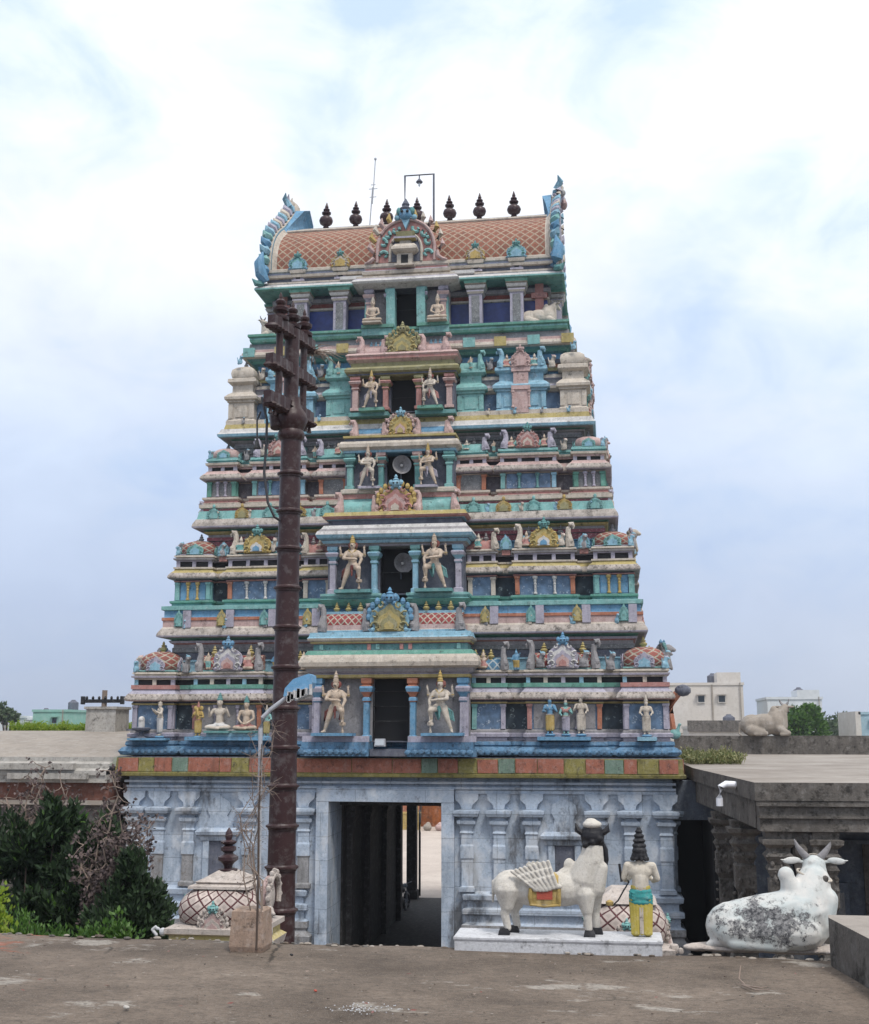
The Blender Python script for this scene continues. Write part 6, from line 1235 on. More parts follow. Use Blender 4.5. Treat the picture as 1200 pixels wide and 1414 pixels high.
# three boards, stacked, running towards the shrine (screen: up-left to down-right)
bd = Vector((-.22, -.975, 0)).normalized()
def board(zc, L0, L1, th, nm='cross_board'):
    m = MB(); a = Vector((.62, -13.0, zc)); n2 = Vector((-bd.y, bd.x, 0))*.10
    out_ = []
    for t in [i/16 for i in range(17)]:
        p = a+bd*(L0+(L1-L0)*t); s = 1-.35*abs(2*t-1)**4; out_.append((p, s*(1+.10*math.cos(i*0+t*50))))
    prev = None
    for p, s in out_:
        q = [m.pt(*(p-n2*s+Vector((0, 0, -th)))), m.pt(*(p+n2*s+Vector((0, 0, -th)))), m.pt(*(p+n2*s+Vector((0, 0, th)))), m.pt(*(p-n2*s+Vector((0, 0, th))))]
        if prev:
            for k in range(4): j = (k+1) % 4; m.face((prev[k], prev[j], q[j], q[k]), 'brown')
        else: m.face(q, 'brown')
        prev = q
    m.face(prev, 'brown'); return m.build(nm, fp)
LB = .74
board(13.20, -LB, LB, .09); board(12.53, -LB*1.05, LB*1.05, .09); board(11.87, -LB*1.0, LB*1.1, .10)
for zc in (13.10, 12.43, 11.76):
    m = MB()
    for k in range(15):
        p = Vector((.62, -13.0, zc))+bd*(-LB+2*LB*k/14); m.ball(tuple(p), (.13, .06, .06), 'brown', 7, 4)
    m.build('board_fringe', fp, True)
for t in (-.44, .0, .44):
    p = Vector((.62, -13, 0))+bd*t; m = MB(); m.tube([(p.x, p.y, 11.82), (p.x, p.y, 13.26)], .062 if t else .13, 'brown', 12); m.build('upright', fp, True)
    m = MB(); m.lathe(p.x, p.y, 13.26, [(.07, 0), (.14, .03), (.15, .09), (.08, .14), (.07, .16), (.13, .21), (.14, .27), (.06, .33), (.09, .37), (.09, .41), (.03, .47), (.035, .50), (.005, .60)], 'brown', 14); m.v = [(a, b, 13.26+(c-13.26)*.88) for a, b, c in m.v]; m.build('finial', fp, True)
for t in (-1.05, -.85, .85, 1.05):
    for zc in (11.87,):
        p = Vector((.62, -13, zc))+bd*t*LB*.9; m = MB(); m.tube([(p.x, p.y, p.z-.05), (p.x, p.y, p.z-.16)], .006, 'black_metal', 5); m.lathe(p.x, p.y, p.z-.26, [(.045, 0), (.035, .03), (.03, .07), (.01, .1)], 'brown', 10); m.build('bell', fp, True)
m = MB(); m.tube([(.64-.02, -13.15, 11.95), (.40, -13.1, 11.7), (.42, -13.15, 11.5)], [.14, .13, .10], 'brown', 10); m.build('bracket', fp, True)
# hanging cable and bell beside the shaft
m = MB(); m.tube([(.20, -13.3, 12.0), (.30, -13.3, 11.6), (.30, -13.3, 11.2), (.27, -13.28, 10.7), (.34, -13.25, 10.2), (.44, -13.2, 9.97), (.52, -13.15, 9.92)], .022, 'cable', 6); m.build('cable', fp, True)
m = MB(); m.tube([(.19, -13.3, 11.75), (.13, -13.3, 11.6), (.14, -13.3, 11.3)], .015, 'cable', 6); m.lathe(.14, -13.3, 11.12, [(.07, 0), (.05, .05), (.03, .12), (.01, .18)], 'black_metal', 10); m.build('bell', fp, True)
random.seed(2); m = MB(); p0 = Vector((.62, -13, 13.12))-bd*LB
for k in range(46):
    d = Vector((random.uniform(-.1, .55), random.uniform(-.2, .3), random.uniform(-.35, .12))); m.tube([tuple(p0+Vector((random.uniform(-.1, .05), 0, random.uniform(-.06, .04)))), tuple(p0+d*.6+Vector((0, 0, .05))), tuple(p0+d)], [.006, .005, .002], 'bark_pale', 4)
s = m.build('dry_grass_tuft'); tag(s, 'dry straw tuft tied at the end of the topmost flagpole board', 'straw')
# ---- small domed shrines just below the terrace edge
def dome_shrine(x, y, z, w_, h, kal, lab, cols=('shrine', 'shrine_y')):
    e = tag(empty('domed_shrine', (x, y, z)), lab, 'shrine'); m = MB(); seg = 32
    P_ = [(1.0, 0), (1.08, .10), (1.12, .25), (1.10, .42), (.98, .58), (.80, .70), (.62, .76)]
    m.stack(-w_, w_, -w_, w_, [(.0, -z, 'stone'), (0, -.30, 'shrine'), (.06, -.28, cols[0]), (.08, -.20, cols[0]), (.02, -.16, cols[1]), (.02, -.10, cols[1]), (.06, -.08, cols[0]), (.06, -.03, cols[0]), (-.1, .0, cols[0])]); local_build(m, 'drum', e)
    m = MB(); prev = None
    for k, (r, zz) in enumerate(P_):
        cur = []
        for a in range(seg):
            t = 2*PI*(a+.5)/seg; c, s = math.cos(t), math.sin(t); q = (abs(c)**4+abs(s)**4)**(-.25); cur.append(m.pt(w_*r*.92*q*c, w_*r*.92*q*s, zz*h))
        if prev:
            for a in range(seg): b = (a+1) % seg; m.face((prev[a], prev[b], cur[b], cur[a]), 'shrine_lattice', [(a*.235*w_, k*.10), ((a+1)*.235*w_, k*.10), ((a+1)*.235*w_, k*.10+.10), (a*.235*w_, k*.10+.10)])
        prev = cur
    m.face(prev, 'shrine'); local_build(m, 'dome', e, True)
    m = MB(); m.stack(-w_*.5, w_*.5, -w_*.5, w_*.5, [(.12*w_/.5, .74*h, cols[0]), (.10, .80*h, cols[0]), (.03, .84*h, cols[0]), (.05, .88*h, cols[0]), (.0, .93*h, cols[0]), (-.04, .97*h, cols[0]), (-.10, 1.05*h, cols[0]), (-.14, 1.10*h, cols[0])] if w_ > .4 else [(.10, .74*h, cols[0]), (.05, .85*h, cols[0]), (-.05, 1.0*h, cols[0])]); local_build(m, 'cap', e)
    for ang in range(4):
        m = MB(); ca, sa = math.cos(ang*PI/2), math.sin(ang*PI/2)
        m.xf = lambda u, v, zz: (u*ca+v*sa, u*sa-v*ca, zz)
        medallion(m, 0, w_*1.02, -.10, w_*.62, h*.62, (cols[0], 'pink', cols[0], 'pink'), 'turq', .03, cols[0]); local_build(m, 'medallion', e)
        m = MB(); m.xf = lambda u, v, zz: (u*ca+v*sa, u*sa-v*ca, zz)
        m.prism([(-.12*w_/.5+w_*.0, .35*h)]+[(x_*w_*.42, .35*h+zz*h*.62) for x_, zz in KUDU]+[(.12, .35*h)], w_*.35, w_*.93, cols[1]) if 0 else None
    if kal:
        m = MB(); m.lathe(0, 0, 1.08*h, [(.10, 0), (.10, .02), (.04, .03), (.05, .07), (.07, .10), (.105, .13), (.105, .17), (.06, .20), (.045, .22), (.08, .25), (.08, .29), (.04, .31), (.08, .34), (.085, .36), (.03, .38), (.04, .42), (.035, .47), (.004, .53)], 'kalasam', 18); m.v = [(v[0], v[1], 1.08*h+(v[2]-1.08*h)*.82) for v in m.v]; local_build(m, 'finial', e, True)
    return e
sh1 = dome_shrine(1.84, -19.5, 4.58, .43, .45, True, 'small square dome shrine with red diamond lattice and purple finial left of the flagpole')
m = MB(); A_ = [(.50, .19*math.cos(a), .24+.21*math.sin(a)) for a in [PI*(-.12+1.24*k/16) for k in range(17)]]
m.tube(A_, .030, 'shrine', 7); m.tube([(x-.06, y*.82, (z-.24)*.82+.24) for x, y, z in A_], .03, 'pink', 7); m.ball((.44, 0, .24), (.06, .16, .17), 'shrine', 12, 8)
for k in range(9): a = PI*k/8; m.ball((.50, .23*math.cos(a), .24+.25*math.sin(a)), .03, 'shrine', 6, 4)
local_build(m, 'side_gable', sh1, True)
sh2 = dome_shrine(5.93, -20.2, 4.60, .36, .46, False, 'small lattice-domed shrine behind the man statue', cols=('shrine', 'shrine'))
m = MB()
for k in range(26): random.seed(k); m.ball((random.uniform(-.42, .5), -.36+random.uniform(-.05, .05), random.uniform(-.12, .0)), random.uniform(.025, .05), 'shrine', 6, 4)
local_build(m, 'stucco_ornament', sh2, True)
# little stucco beasts on the shrine corners
for x, y, f, lab in ((2.50, -20.3, 1, 'small cream lion figure crouching at the right corner of the lattice shrine'), (1.26, -19.95, -1, 'small white curled beast at the left corner of the lattice shrine')):
    g = tag(empty('lion_figure', (x, y, 4.47)), lab, 'statue'); g.scale = (f*.9, .9, .9) if f > 0 else (-.55, .6, .6)
    if f > 0:
        blob([('e', (0, 0, .14), (.07, .06, .11)), ('c', (0, 0, .2), .045, (.02, -.02, .32), .045), ('e', (.03, -.03, .36), (.055, .05, .05)), ('c', (.05, -.04, .35), .03, (.09, -.06, .33), .022), ('c', (.04, -.04, .16), .025, (.07, -.07, .02), .018), ('c', (-.04, .03, .08), .05, (.06, .02, .03), .02)], 'body', 'shrine', g, .012, 2)
        m = MB(); m.lathe(.02, 0, -.02, [(.12, 0), (.12, .02)], 'turq', 14); local_build(m, 'base', g)
        blob([('e', (-.12, 0, .14), (.05, .04, .06)), ('c', (-.1, 0, .18), .03, (-.14, 0, .05), .035)], 'tail', 'shrine', g, .012, 2)
    else:
        blob([('c', (.0, 0, .02), .03, (.08, 0, .10), .03), ('c', (.08, 0, .10), .03, (.02, 0, .15), .025), ('e', (-.02, 0, .12), (.04, .03, .03)), ('e', (-.12, 0, .07), (.07, .05, .07))], 'body', 'slab_white', g, .01, 2)

# ============================================================ GROUND AND NEIGHBOURS
def sheet(name, x0, x1, y0, y1, z, mat):
    m = MB(); m.face([m.pt(*p) for p in ((x0, y0, z), (x1, y0, z), (x1, y1, z), (x0, y1, z))], mat); o = m.build(name); return tag(o, kind='structure')
sheet('ground', -1500, 1500, -60, 3000, -.02, 'far_land')
sheet('courtyard', -25, 30, -22.4, 12.0, .0, 'earth')
sheet('street', -30, 20, 16.5, 75, .004, 'sand')
sheet('passage_floor', -6, 6, -1.5, 16.49, .008, 'stone_shade')  # floor sheet darkened: shade under gate and porch put into its colour
# porch behind the gate
pc = tag(empty('rear_porch', (0, 14, 0)), 'stone porch with square pillars behind the gate passage, shade put into its dark colour', 'porch')
m = MB(); m.box(-4.5, 5, 11.7, 16.6, 4.62, 4.9, 'stone_shade'); m.build('roof', pc)  # porch shade is put into the stone colour
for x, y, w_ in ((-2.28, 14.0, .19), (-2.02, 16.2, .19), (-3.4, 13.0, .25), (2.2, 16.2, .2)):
    m = MB(); m.stack(x-w_, x+w_, y-w_, y+w_, [(.06, 0, 'stone_shade'), (.06, .3, 'stone_shade'), (0, .35, 'stone_shade'), (0, 4.1, 'stone_shade'), (.15, 4.3, 'stone_shade'), (.15, 4.615, 'stone_shade')]); m.build('pillar', pc)
def leafgate(x, y, rz, lab):
    g = tag(empty('iron_gate', (x, y, 0), rz), lab, 'gate'); m = MB()
    m.tube([(0, 0, .1), (0, 0, 2.5), (.1, 0, 2.9), (.5, 0, 3.2), (1.0, 0, 3.3)], .035, 'black_metal', 6); m.tube([(0, 0, .2), (1.0, 0, .2)], .03, 'black_metal', 6); m.tube([(0, 0, 1.5), (1.0, 0, 1.5)], .03, 'black_metal', 6); m.tube([(1, 0, .1), (1, 0, 3.3)], .035, 'black_metal', 6); local_build(m, 'frame', g)
    for k in range(6):
        m = MB(); m.tube([(.15+.145*k, 0, .2), (.15+.145*k, 0, 2.75+.45*math.sin(PI*(.2+.1*k)))], .014, 'black_metal', 5); local_build(m, 'bar', g)
    return g
leafgate(-1.72, 16.3, R(100), 'open black iron gate leaf with an arched top at the far end of the passage')
# motorcycle parked in the passage mouth
mc = tag(empty('motorcycle', (-1.85, 12.6, 0), R(80)), 'dark motorcycle parked beside the porch pillars inside the gate', 'motorcycle')
for dx in (-.62, .62):
    m = MB(); m.tube([(dx+.29*math.cos(a), 0, .30+.29*math.sin(a)) for a in [2*PI*k/20 for k in range(21)]], .05, 'black_metal', 8); wh = local_build(m, 'wheel', mc, True)
    m = MB(); [m.tube([(dx, 0, .3), (dx+.26*math.cos(a), 0, .3+.26*math.sin(a))], .008, 'metal', 4) for a in [PI*k/4 for k in range(8)]]; m.lathe(dx, 0, .27, [(.05, 0), (.05, .06)], 'metal', 8); local_build(m, 'rim', wh)
blob([('e', (.12, 0, .78), (.26, .13, .12)), ('c', (-.15, 0, .72), .09, (-.55, 0, .78), .07), ('e', (0, 0, .42), (.2, .12, .16)), ('c', (-.55, 0, .62), .05, (-.80, 0, .55), .04), ('c', (.62, 0, .63), .05, (.70, 0, .60), .04)], 'body', 'black_metal', mc, .03, 2)
m = MB(); m.tube([(.62, -.06, .3), (.38, -.06, .95), (.36, -.3, 1.05)], .02, 'metal', 5); m.tube([(.62, .06, .3), (.38, .06, .95), (.36, .3, 1.05)], .02, 'metal', 5); local_build(m, 'handlebar', mc)
m = MB(); m.ball((.48, 0, .88), (.08, .09, .09), 'lamp_glass'); local_build(m, 'headlight', mc, True)
# what stands across the street
st_ = tag(empty('market_stall', (-7.8, 52, 0)), 'orange brown stall front across the street seen through the gate', 'stall')
m = MB(); m.box(-13.5, 2.0, 51.5, 55, 0, 6.5, 'stall_orange'); m.build('awning_wall', st_)
m = MB(); [m.tube([(x, 51.3, 0), (x+.3, 51.3, 5.2)], .07, 'bark', 5) for x in (-11, -9.2, -7.2, -5.6, -3.6, -1.6)]; m.build('post', st_)
m = MB(); m.box(-11.5, -3, 51.0, 51.3, 3.2, 3.6, 'maroon'); m.box(-9.0, -7.2, 50.9, 51.4, .4, 2.1, 'orange'); m.build('counter', st_)
cr = MB(); cr.stack(-8.15, -6.9, 48.7, 49.8, [(0, .0, 'gold'), (0, 1.0, 'gold'), (.03, 1.02, 'gold'), (.03, 1.1, 'gold')]); [cr.tube([(x, 48.75, 1.1), (x, 48.75, 2.3), (-7.5, 48.75, 2.3)], .04, 'gold', 5) for x in (-8.1, -6.95)]; c_ = cr.build('yellow_cart'); tag(c_, 'yellow cart with a pipe frame in front of the orange stall', 'cart')
for k, (x, c, lab) in enumerate(((-6.2, 'plaster', 'beige'), (-5.4, 'pink', 'pink'), (-4.6, 'block', 'brown'))):
    b = blob([('e', (0, 0, .22), (.30, .25, .24)), ('e', (.05, .02, .45), (.16, .14, .12))], 'sack', c, None, .05, 2); b.location = (x, 48.2, 0); tag(b, f'{lab} sack on the ground in front of the stall', 'sack', 'sacks by the stall')
# ---- mandapa on the right
md = tag(empty('pillared_hall', (12, 4, 0)), 'flat-roofed grey stone pillared hall to the right of the gate tower', 'hall')
WX = lambda y: 8.48-.062*(y+8.6)      # west edge drifts towards the tower
def quadbox(mb, pts, z0, z1, m, top=None):
    a = [mb.pt(x, y, z0) for x, y in pts]; b = [mb.pt(x, y, z1) for x, y in pts]; n = len(pts)
    for k in range(n): j = (k+1) % n; mb.face((a[k], a[j], b[j], b[k]), m)
    mb.face(a[::-1], m); mb.face(b, top or m)
m = MB(); quadbox(m, [(8.48, -8.6), (24, -8.2), (24, 19.5), (8.5, 19.5), (7.95, 11), (7.95, .3)], 5.22, 5.55, 'stone', 'roof_floor'); m.build('roof_slab', md)
m = MB(); quadbox(m, [(8.56, -8.5), (24, -8.1), (24, -7.7), (8.56, -8.0)], 4.66, 5.216, 'stone'); quadbox(m, [(8.54, -8.02), (8.95, -8.02), (8.45, .5), (8.02, .5)], 4.68, 5.216, 'stone'); m.build('beam', md)
m = MB(); quadbox(m, [(8.52, -8.56), (24, -8.16), (24, -8.1), (8.52, -8.5)], 4.90, 4.94, 'stone'); quadbox(m, [(8.50, -8.58), (24, -8.18), (24, -8.1), (8.50, -8.5)], 5.12, 5.21, 'stone')
m.build('beam_moulding', md)
def mpillar(x, y, w_=.2, carved=True):
    m = MB(); m.stack(x-w_, x+w_, y-w_, y+w_, [(.10, 0, 'stone'), (.10, .9, 'stone'), (.0, 1.0, 'stone'), (0, 2.0, 'stone'), (.05, 2.1, 'stone'), (.05, 2.3, 'stone'), (-.02, 2.4, 'stone'), (-.02, 3.2, 'stone'), (.04, 3.3, 'stone'), (.04, 3.75, 'stone'), (.0, 3.8, 'stone'), (.03, 3.88, 'stone'), (.07, 3.96, 'stone'), (.02, 4.04, 'stone'), (.06, 4.12, 'stone'), (.11, 4.2, 'stone'), (.04, 4.28, 'stone'), (.05, 4.34, 'stone'), (.15, 4.42, 'stone'), (.16, 4.5, 'stone'), (.08, 4.52, 'stone'), (.10, 4.66, 'stone')])
    for k in range(46):
        r = random.uniform(.02, .05); m.ball((x+random.uniform(-w_, w_)*1.15, y-w_-.02-random.random()*.04, random.choice((random.uniform(3.75, 4.6), random.uniform(2.3, 3.7)))), (r, r, r*1.2), 'stone', 6, 4)
    for k in range(22):
        r = random.uniform(.02, .045); m.ball((x-w_-.03, y+random.uniform(-w_, w_), random.uniform(2.2, 4.5)), r, 'stone', 6, 4)
    return m.build('pillar', md)
random.seed(9)
for x in (8.90, 9.75, 11.6, 13.4): mpillar(x, -8.15, .15)
for y in (-5.6, -3.0): mpillar(WX(y)+.25, y, .17)
# big curled bracket between the first two pillars
m = MB(); m.prism([(9.14, 4.66), (9.62, 4.66), (9.60, 4.25), (9.48, 4.0), (9.38, 3.7), (9.30, 3.45), (9.22, 3.75), (9.16, 4.1)], -8.30, -8.05, 'stone'); m.ball((9.3, -8.32, 4.3), .14, 'stone'); m.tube([(9.5, -8.3, 4.6), (9.56, -8.34, 4.3), (9.45, -8.36, 4.0), (9.36, -8.34, 3.7)], [.06, .08, .07, .03], 'stone', 8); m.build('bracket', md, True)
# rearing beasts carved on the west pillars
for y in (-5.6, -3.0):
    x = WX(y)+.02; m = blob([('c', (x, y-.2, 1.2), .14, (x-.02, y-.22, 1.9), .17), ('e', (x-.08, y-.25, 2.25), (.16, .15, .16)), ('c', (x-.08, y-.3, 2.2), .09, (x-.12, y-.42, 2.0), .06), ('c', (x-.05, y-.25, 1.6), .08, (x-.2, y-.35, 1.9), .05), ('c', (x, y-.2, 1.2), .12, (x-.15, y-.3, .8), .08), ('c', (x-.15, y-.3, .8), .08, (x-.05, y-.3, .4), .06)], 'carved_beast', 'stone', None, .05, 2); m.parent = md; m.location = (-12, -4, 0)
m = MB(); m.box(8.9, 24, -4.4, -4.2, 0, 4.7, 'stone_blue'); m.build('inner_wall', md)
m = MB(); m.box(11.3, 12.6, -4.46, -4.38, 1.2, 3.9, 'unlit_black'); m.box(11.15, 11.3, -4.5, -4.38, .8, 4.1, 'stone'); m.build('doorway', md)  # black plate on the wall: the opening's shade as colour
for z in (4.1, 4.3): m = MB(); m.box(8.9, 24, -4.5, -4.41, z, z+.08, 'stone_blue'); m.build('string_course', md)
for x in (9.6, 10.5):
    m = MB(); m.box(x-.3, x+.3, -4.55, -4.41, 1.6, 3.3, 'stone_blue'); m.box(x-.2, x+.2, -4.56, -4.54, 1.7, 3.1, 'wash_low'); m.build('wall_panel', md)
m = MB(); m.box(7.46, 8.5, .8, 1.2, 4.2, 5.2, 'stone_blue'); m.build('link_beam', md)
m = MB(); m.box(7.44, 8.6, 3.2, 3.4, 0, 5.2, 'unlit_black'); m.box(8.35, 8.5, -.2, 3.2, 0, 4.15, 'unlit_black'); m.build('gap_shade', md)  # black sheets added so the gap beside the tower looks unlit
m = MB(); m.box(8.2, 24, 11, 11.2, 0, 5.2, 'dark'); m.box(8.6, 8.8, -2.0, 11, 0, 4.7, 'stone_shade'); m.build('rear_wall', md)  # near-black walls put the hall's inner shade into colour
m = MB(); m.box(8.5, 24, 19.0, 19.4, 5.55, 6.30, 'stone'); m.build('parapet', md)
m = MB(); m.box(8.30, 24, -8.0, -3.0, 0, .5, 'stone_shade'); m.build('plinth', md)
m = MB(); m.tube([(8.34, -6.55, 5.42), (8.14, -6.6, 5.43), (8.04, -6.62, 5.38), (8.00, -6.63, 5.15), (8.0, -6.63, 5.0)], .07, 'pvc', 12); pv = m.build('drain_pipe', None, True); tag(pv, 'short white bent drain pipe sticking out under the hall roof edge', 'drain pipe')
n_ = bull_lying(2.0, 'plaster', headturn=1.2, vox=.035); n_.location = (12.2, 19.2, 6.28); n_.rotation_euler.z = R(0); tag(n_, 'large pale bull statue lying on the far parapet beyond the hall roof', 'statue')
# ---- low buildings left of the tower
lb = tag(empty('low_building', (-14, 2, 0)), 'low building with a smooth sloping beige roof behind the bushes on the left', 'building')
m = MB(); m.box(-30, -7.95, 0, 9, 0, 4.55, 'stone'); m.build('wall', lb)
m = MB(); pr = [(-.35, 5.30), (-.35, 5.42), (-.15, 5.48), (-.15, 5.60), (.1, 5.66), (.1, 5.78)]
a = [m.pt(-30, y, z) for y, z in pr]; b = [m.pt(-7.8, y, z) for y, z in pr]
for k in range(len(pr)-1): m.face((a[k], b[k], b[k+1], a[k+1]), 'plaster_white')
m.box(-30, -7.8, -.3, 9, 5.10, 5.302, 'plaster_white'); m.box(-30, -7.8, -.12, 9, 4.62, 5.098, 'wall_red'); m.box(-30, -7.8, -.2, 9, 4.50, 4.62, 'plaster'); m.build('cornice', lb)
m = MB(); A_ = []; 
for k in range(9): t = k/8; A_.append((.1+8*t, 5.78+.72*math.sin(t*PI/2)))
for (y0_, z0_), (y1_, z1_) in zip(A_, A_[1:]): m.face([m.pt(*p) for p in ((-30, y0_, z0_), (-7.75, y0_, z0_), (-7.75, y1_, z1_), (-30, y1_, z1_))], 'plaster')
m.build('sloping_roof', lb, True)
for z, x0, x1 in ((5.46, -11.2, -8.7), (5.2, -10.6, -8.3)):
    m = MB(); m.box(x0, x1, -.5, -.30, z, z+.16, 'plaster_white'); m.build('broken_slab', lb)
wt = MB(); wt.stack(-11.6, -10.5, 6.5, 7.7, [(0, 5.9, 'plaster_white'), (0, 6.45, 'plaster_white'), (-.02, 6.47, 'plaster_white'), (-.03, 7.20, 'plaster_white'), (.03, 7.22, 'plaster_white'), (.03, 7.30, 'plaster_white')]); w_ = wt.build('water_tank'); tag(w_, 'stained white plaster box on the sloping roof left of the tower', 'water tank')
up = tag(empty('utility_pole', (-14.2, 14, 0)), 'utility pole with a dark crossarm behind the white plaster box', 'utility pole')
m = MB(); m.tube([(-14.25, 14, 0), (-14.2, 14, 8.1)], [.14, .11], 'bark_pale', 8); m.build('post', up)
m = MB(); m.box(-15.1, -13.4, 13.88, 14.0, 7.60, 7.74, 'black_metal'); [m.box(x-.06, x+.06, 13.85, 14.03, 7.54, 7.86, 'black_metal') for x in (-15.08, -13.42)]; m.build('crossarm', up)
for k in range(6): m = MB(); m.lathe(-14.9+.26*k, 13.9, 7.74, [(.04, 0), (.06, .05), (.03, .12)], 'black_metal', 7); m.build('insulator', up)
# ---- far town
def bld(name, x0, x1, y, h, mat, lab, wins=(), dep=9, extra=None, roofh=.3):
    e = tag(empty(name, ((x0+x1)/2, y, 0)), lab, 'building')
    m = MB(); m.lathe(x0+(x1-x0)*.7, y+4, h, [(.55, 0), (.55, .8), (.25, 1.0), (.2, 1.1)], 'slate', 12); m.build('roof_tank', e)
    m = MB(); m.box(x0, x1, y-.12, y-.101, h*.55, h*.55+.12, 'plaster'); m.tube([(x1-.3, y-.16, .5), (x1-.3, y-.16, h)], .05, 'plaster', 6); m.build('string_course', e); m = MB(); m.box(x0, x1, y, y+dep, -.01, h, mat); m.box(x0-.1, x1+.1, y-.1, y+dep+.1, h-.25, h+.003, mat); m.build('wall', e)
    for (wx, wz, ww, wh) in wins:
        m = MB(); m.box(wx-ww/2-.1, wx+ww/2+.1, y-.14, y-.1, wz-.1, wz+wh+.1, mat); m.box(wx-ww/2, wx+ww/2, y-.16, y-.11, wz, wz+wh, 'glass'); f = m.build('window', e)
        m = MB(); m.box(wx-ww/2-.2, wx+ww/2+.2, y-.5, y-.1, wz+wh+.12, wz+wh+.22, mat); m.build('sunshade', f)
    if extra:
        for bx in extra: m = MB(); m.box(*bx[:-1], bx[-1]); m.build('roof_room', e)
    return e
bld('apartment_house', 10.5, 19.1, 90, 11.2, 'far_cream', 'cream two-storey house with two small square windows right of the tower', [(15.0, 9.3, .6, .6), (17.0, 9.3, .6, .6), (15.6, 6.6, 1.7, .35), (17.9, 6.6, 1.7, .35)], extra=[(16.6, 18.9, 89.98, 93, 11.2, 12.2, 'far_cream'), (16.0, 16.15, 89.9, 90.1, 4, 11.0, 'plaster')])
bld('shop_house', 12.9, 18.5, 78, 6.9, 'far_cream', 'cream shed with a brown beam in front of the two-storey house', [], extra=[(12.8, 18.6, 77.8, 78.1, 6.4, 7.4, 'stone')])
bld('concrete_house', 22.0, 27.4, 95, 9.9, 'far_white', 'pale grey white house behind the round tree on the right', [(25.6, 8.2, .5, .5), (24.3, 5.8, 1.5, .7)], extra=[(25.0, 27.2, 94.9, 99, 9.9, 10.6, 'far_white'), (23.6, 25.6, 94.7, 95.0, 7.3, 8.5, 'far_mint')])
bld('warehouse', 30, 34, 90, 8.3, 'far_blue', 'small blue and cream house at the right edge', [(31.5, 6.6, .9, .8)], extra=[(29.6, 30.1, 89.9, 99, 5, 8.35, 'far_cream')])
bld('white_house', -68, -57.0, 88, 8.1, 'far_white', 'white flat-roofed house at the far left edge', [(-60, 6.2, 1, .9)])
bld('mint_house', -54.3, -50.6, 88, 8.7, 'far_mint', 'mint green house behind the creeper on the left', [(-51.8, 7.3, .5, .5)], extra=[(-53, -49.6, 87.4, 88.2, 5.5, 6.9, 'cloth_red')])
bld('grey_house', -59, -55.8, 92, 7.9, 'far_white', 'narrow pale house between the white and the mint houses', [(-57, 6.8, .5, .5)])
# ---- vegetation
def leaf(mb, p, d, up, L_, W_, mat):
    d = d.normalized(); s = d.cross(up); s = s.normalized() if s.length > 1e-3 else Vector((1, 0, 0)); n = s.cross(d)
    a, b, c, e = p, p+d*L_*.45+s*W_*.5+n*L_*.06, p+d*L_, p+d*L_*.45-s*W_*.5+n*L_*.06
    i = [mb.pt(*q) for q in (a, b, c, e)]; mb.face(i, mat)
def rv(): 
    while True:
        v = Vector((random.uniform(-1, 1), random.uniform(-1, 1), random.uniform(-1, 1)))
        if .05 < v.length < 1: return v
def bush(name, base, top_pts, nl, L_, W_, mat, lab, cat, stems=7, stem_m='bark', spread=.28, group=None, up=.5, extra=None, elong=1.6):
    """stems branch from the base to tip points; each twig carries leaves"""
    e = tag(empty(name, base), lab, cat, group); B = Vector(base); st = MB(); lf = MB(); twigs = []
    for tp, r in top_pts:
        tp = Vector(tp); mid = B.lerp(tp, .5)+Vector((random.uniform(-.2, .2), random.uniform(-.2, .2), .1)); q = B+Vector((random.uniform(-.25, .25), random.uniform(-.25, .25), 0))
        st.tube([q, mid, tp], [.035, .022, .008], stem_m, 5)
        for k in range(int(14*r/.5)+5):
            d = rv(); d.z = d.z*elong*.6+.1; c = tp+d*r; o = tp+d*r*.25-Vector((0, 0, .1)); twigs.append((o, c)); 
            if k % 2 == 0: st.tube([o, c], [.008, .003], stem_m, 4)
    per = max(1, nl//len(twigs))
    for o, c in twigs:
        ax = (c-o)
        for k in range(per):
            t = random.uniform(.15, 1.05); p = o+ax*t+rv()*spread*.35; d = (ax.normalized()*.5+rv()*.9+Vector((0, 0, up))); s = random.uniform(.6, 1.2); leaf(lf, p, d, rv(), L_*s, W_*s, mat if random.random() > .04 or not extra else extra)
    st.build('stem', e); lf.build('foliage', e); return e
random.seed(21)
def cl(pts, y=-17): return pts
# pixel-free world clumps: x from -2.6 to .5 at y about -17
bush('dark_shrub', (-1.6, -16.6, .0), [((-1.75, -16.8, 5.05), .42), ((-1.45, -16.6, 5.30), .34), ((-2.0, -16.4, 4.7), .5), ((-1.30, -16.5, 4.75), .5), ((-1.7, -16.9, 4.15), .6), ((-1.2, -16.9, 4.2), .55), ((-2.4, -16.6, 4.9), .45), ((-2.4, -16.8, 4.2), .55), ((-1.4, -17.0, 3.5), .6), ((-2.1, -17.0, 3.4), .6)], 19000, .13, .052, 'leaf_dark', 'tall dark green shrub at the left edge in front of the low building', 'shrub', extra='leaf_mid')
bush('dark_shrub', (-.65, -16.9, .0), [((-.85, -16.8, 4.65), .45), ((-.50, -17.0, 4.50), .42), ((-1.0, -17.0, 4.2), .55), ((-.45, -16.9, 4.1), .55), ((-.80, -16.6, 5.05), .30), ((-.15, -17, 4.15), .45), ((-.6, -17, 3.5), .65), ((-.75, -16.9, 3.9), .6)], 16000, .125, .050, 'leaf_dark', 'dark shrub under the dead brown creeper, middle of the left bushes', 'shrub', extra='leaf_mid')
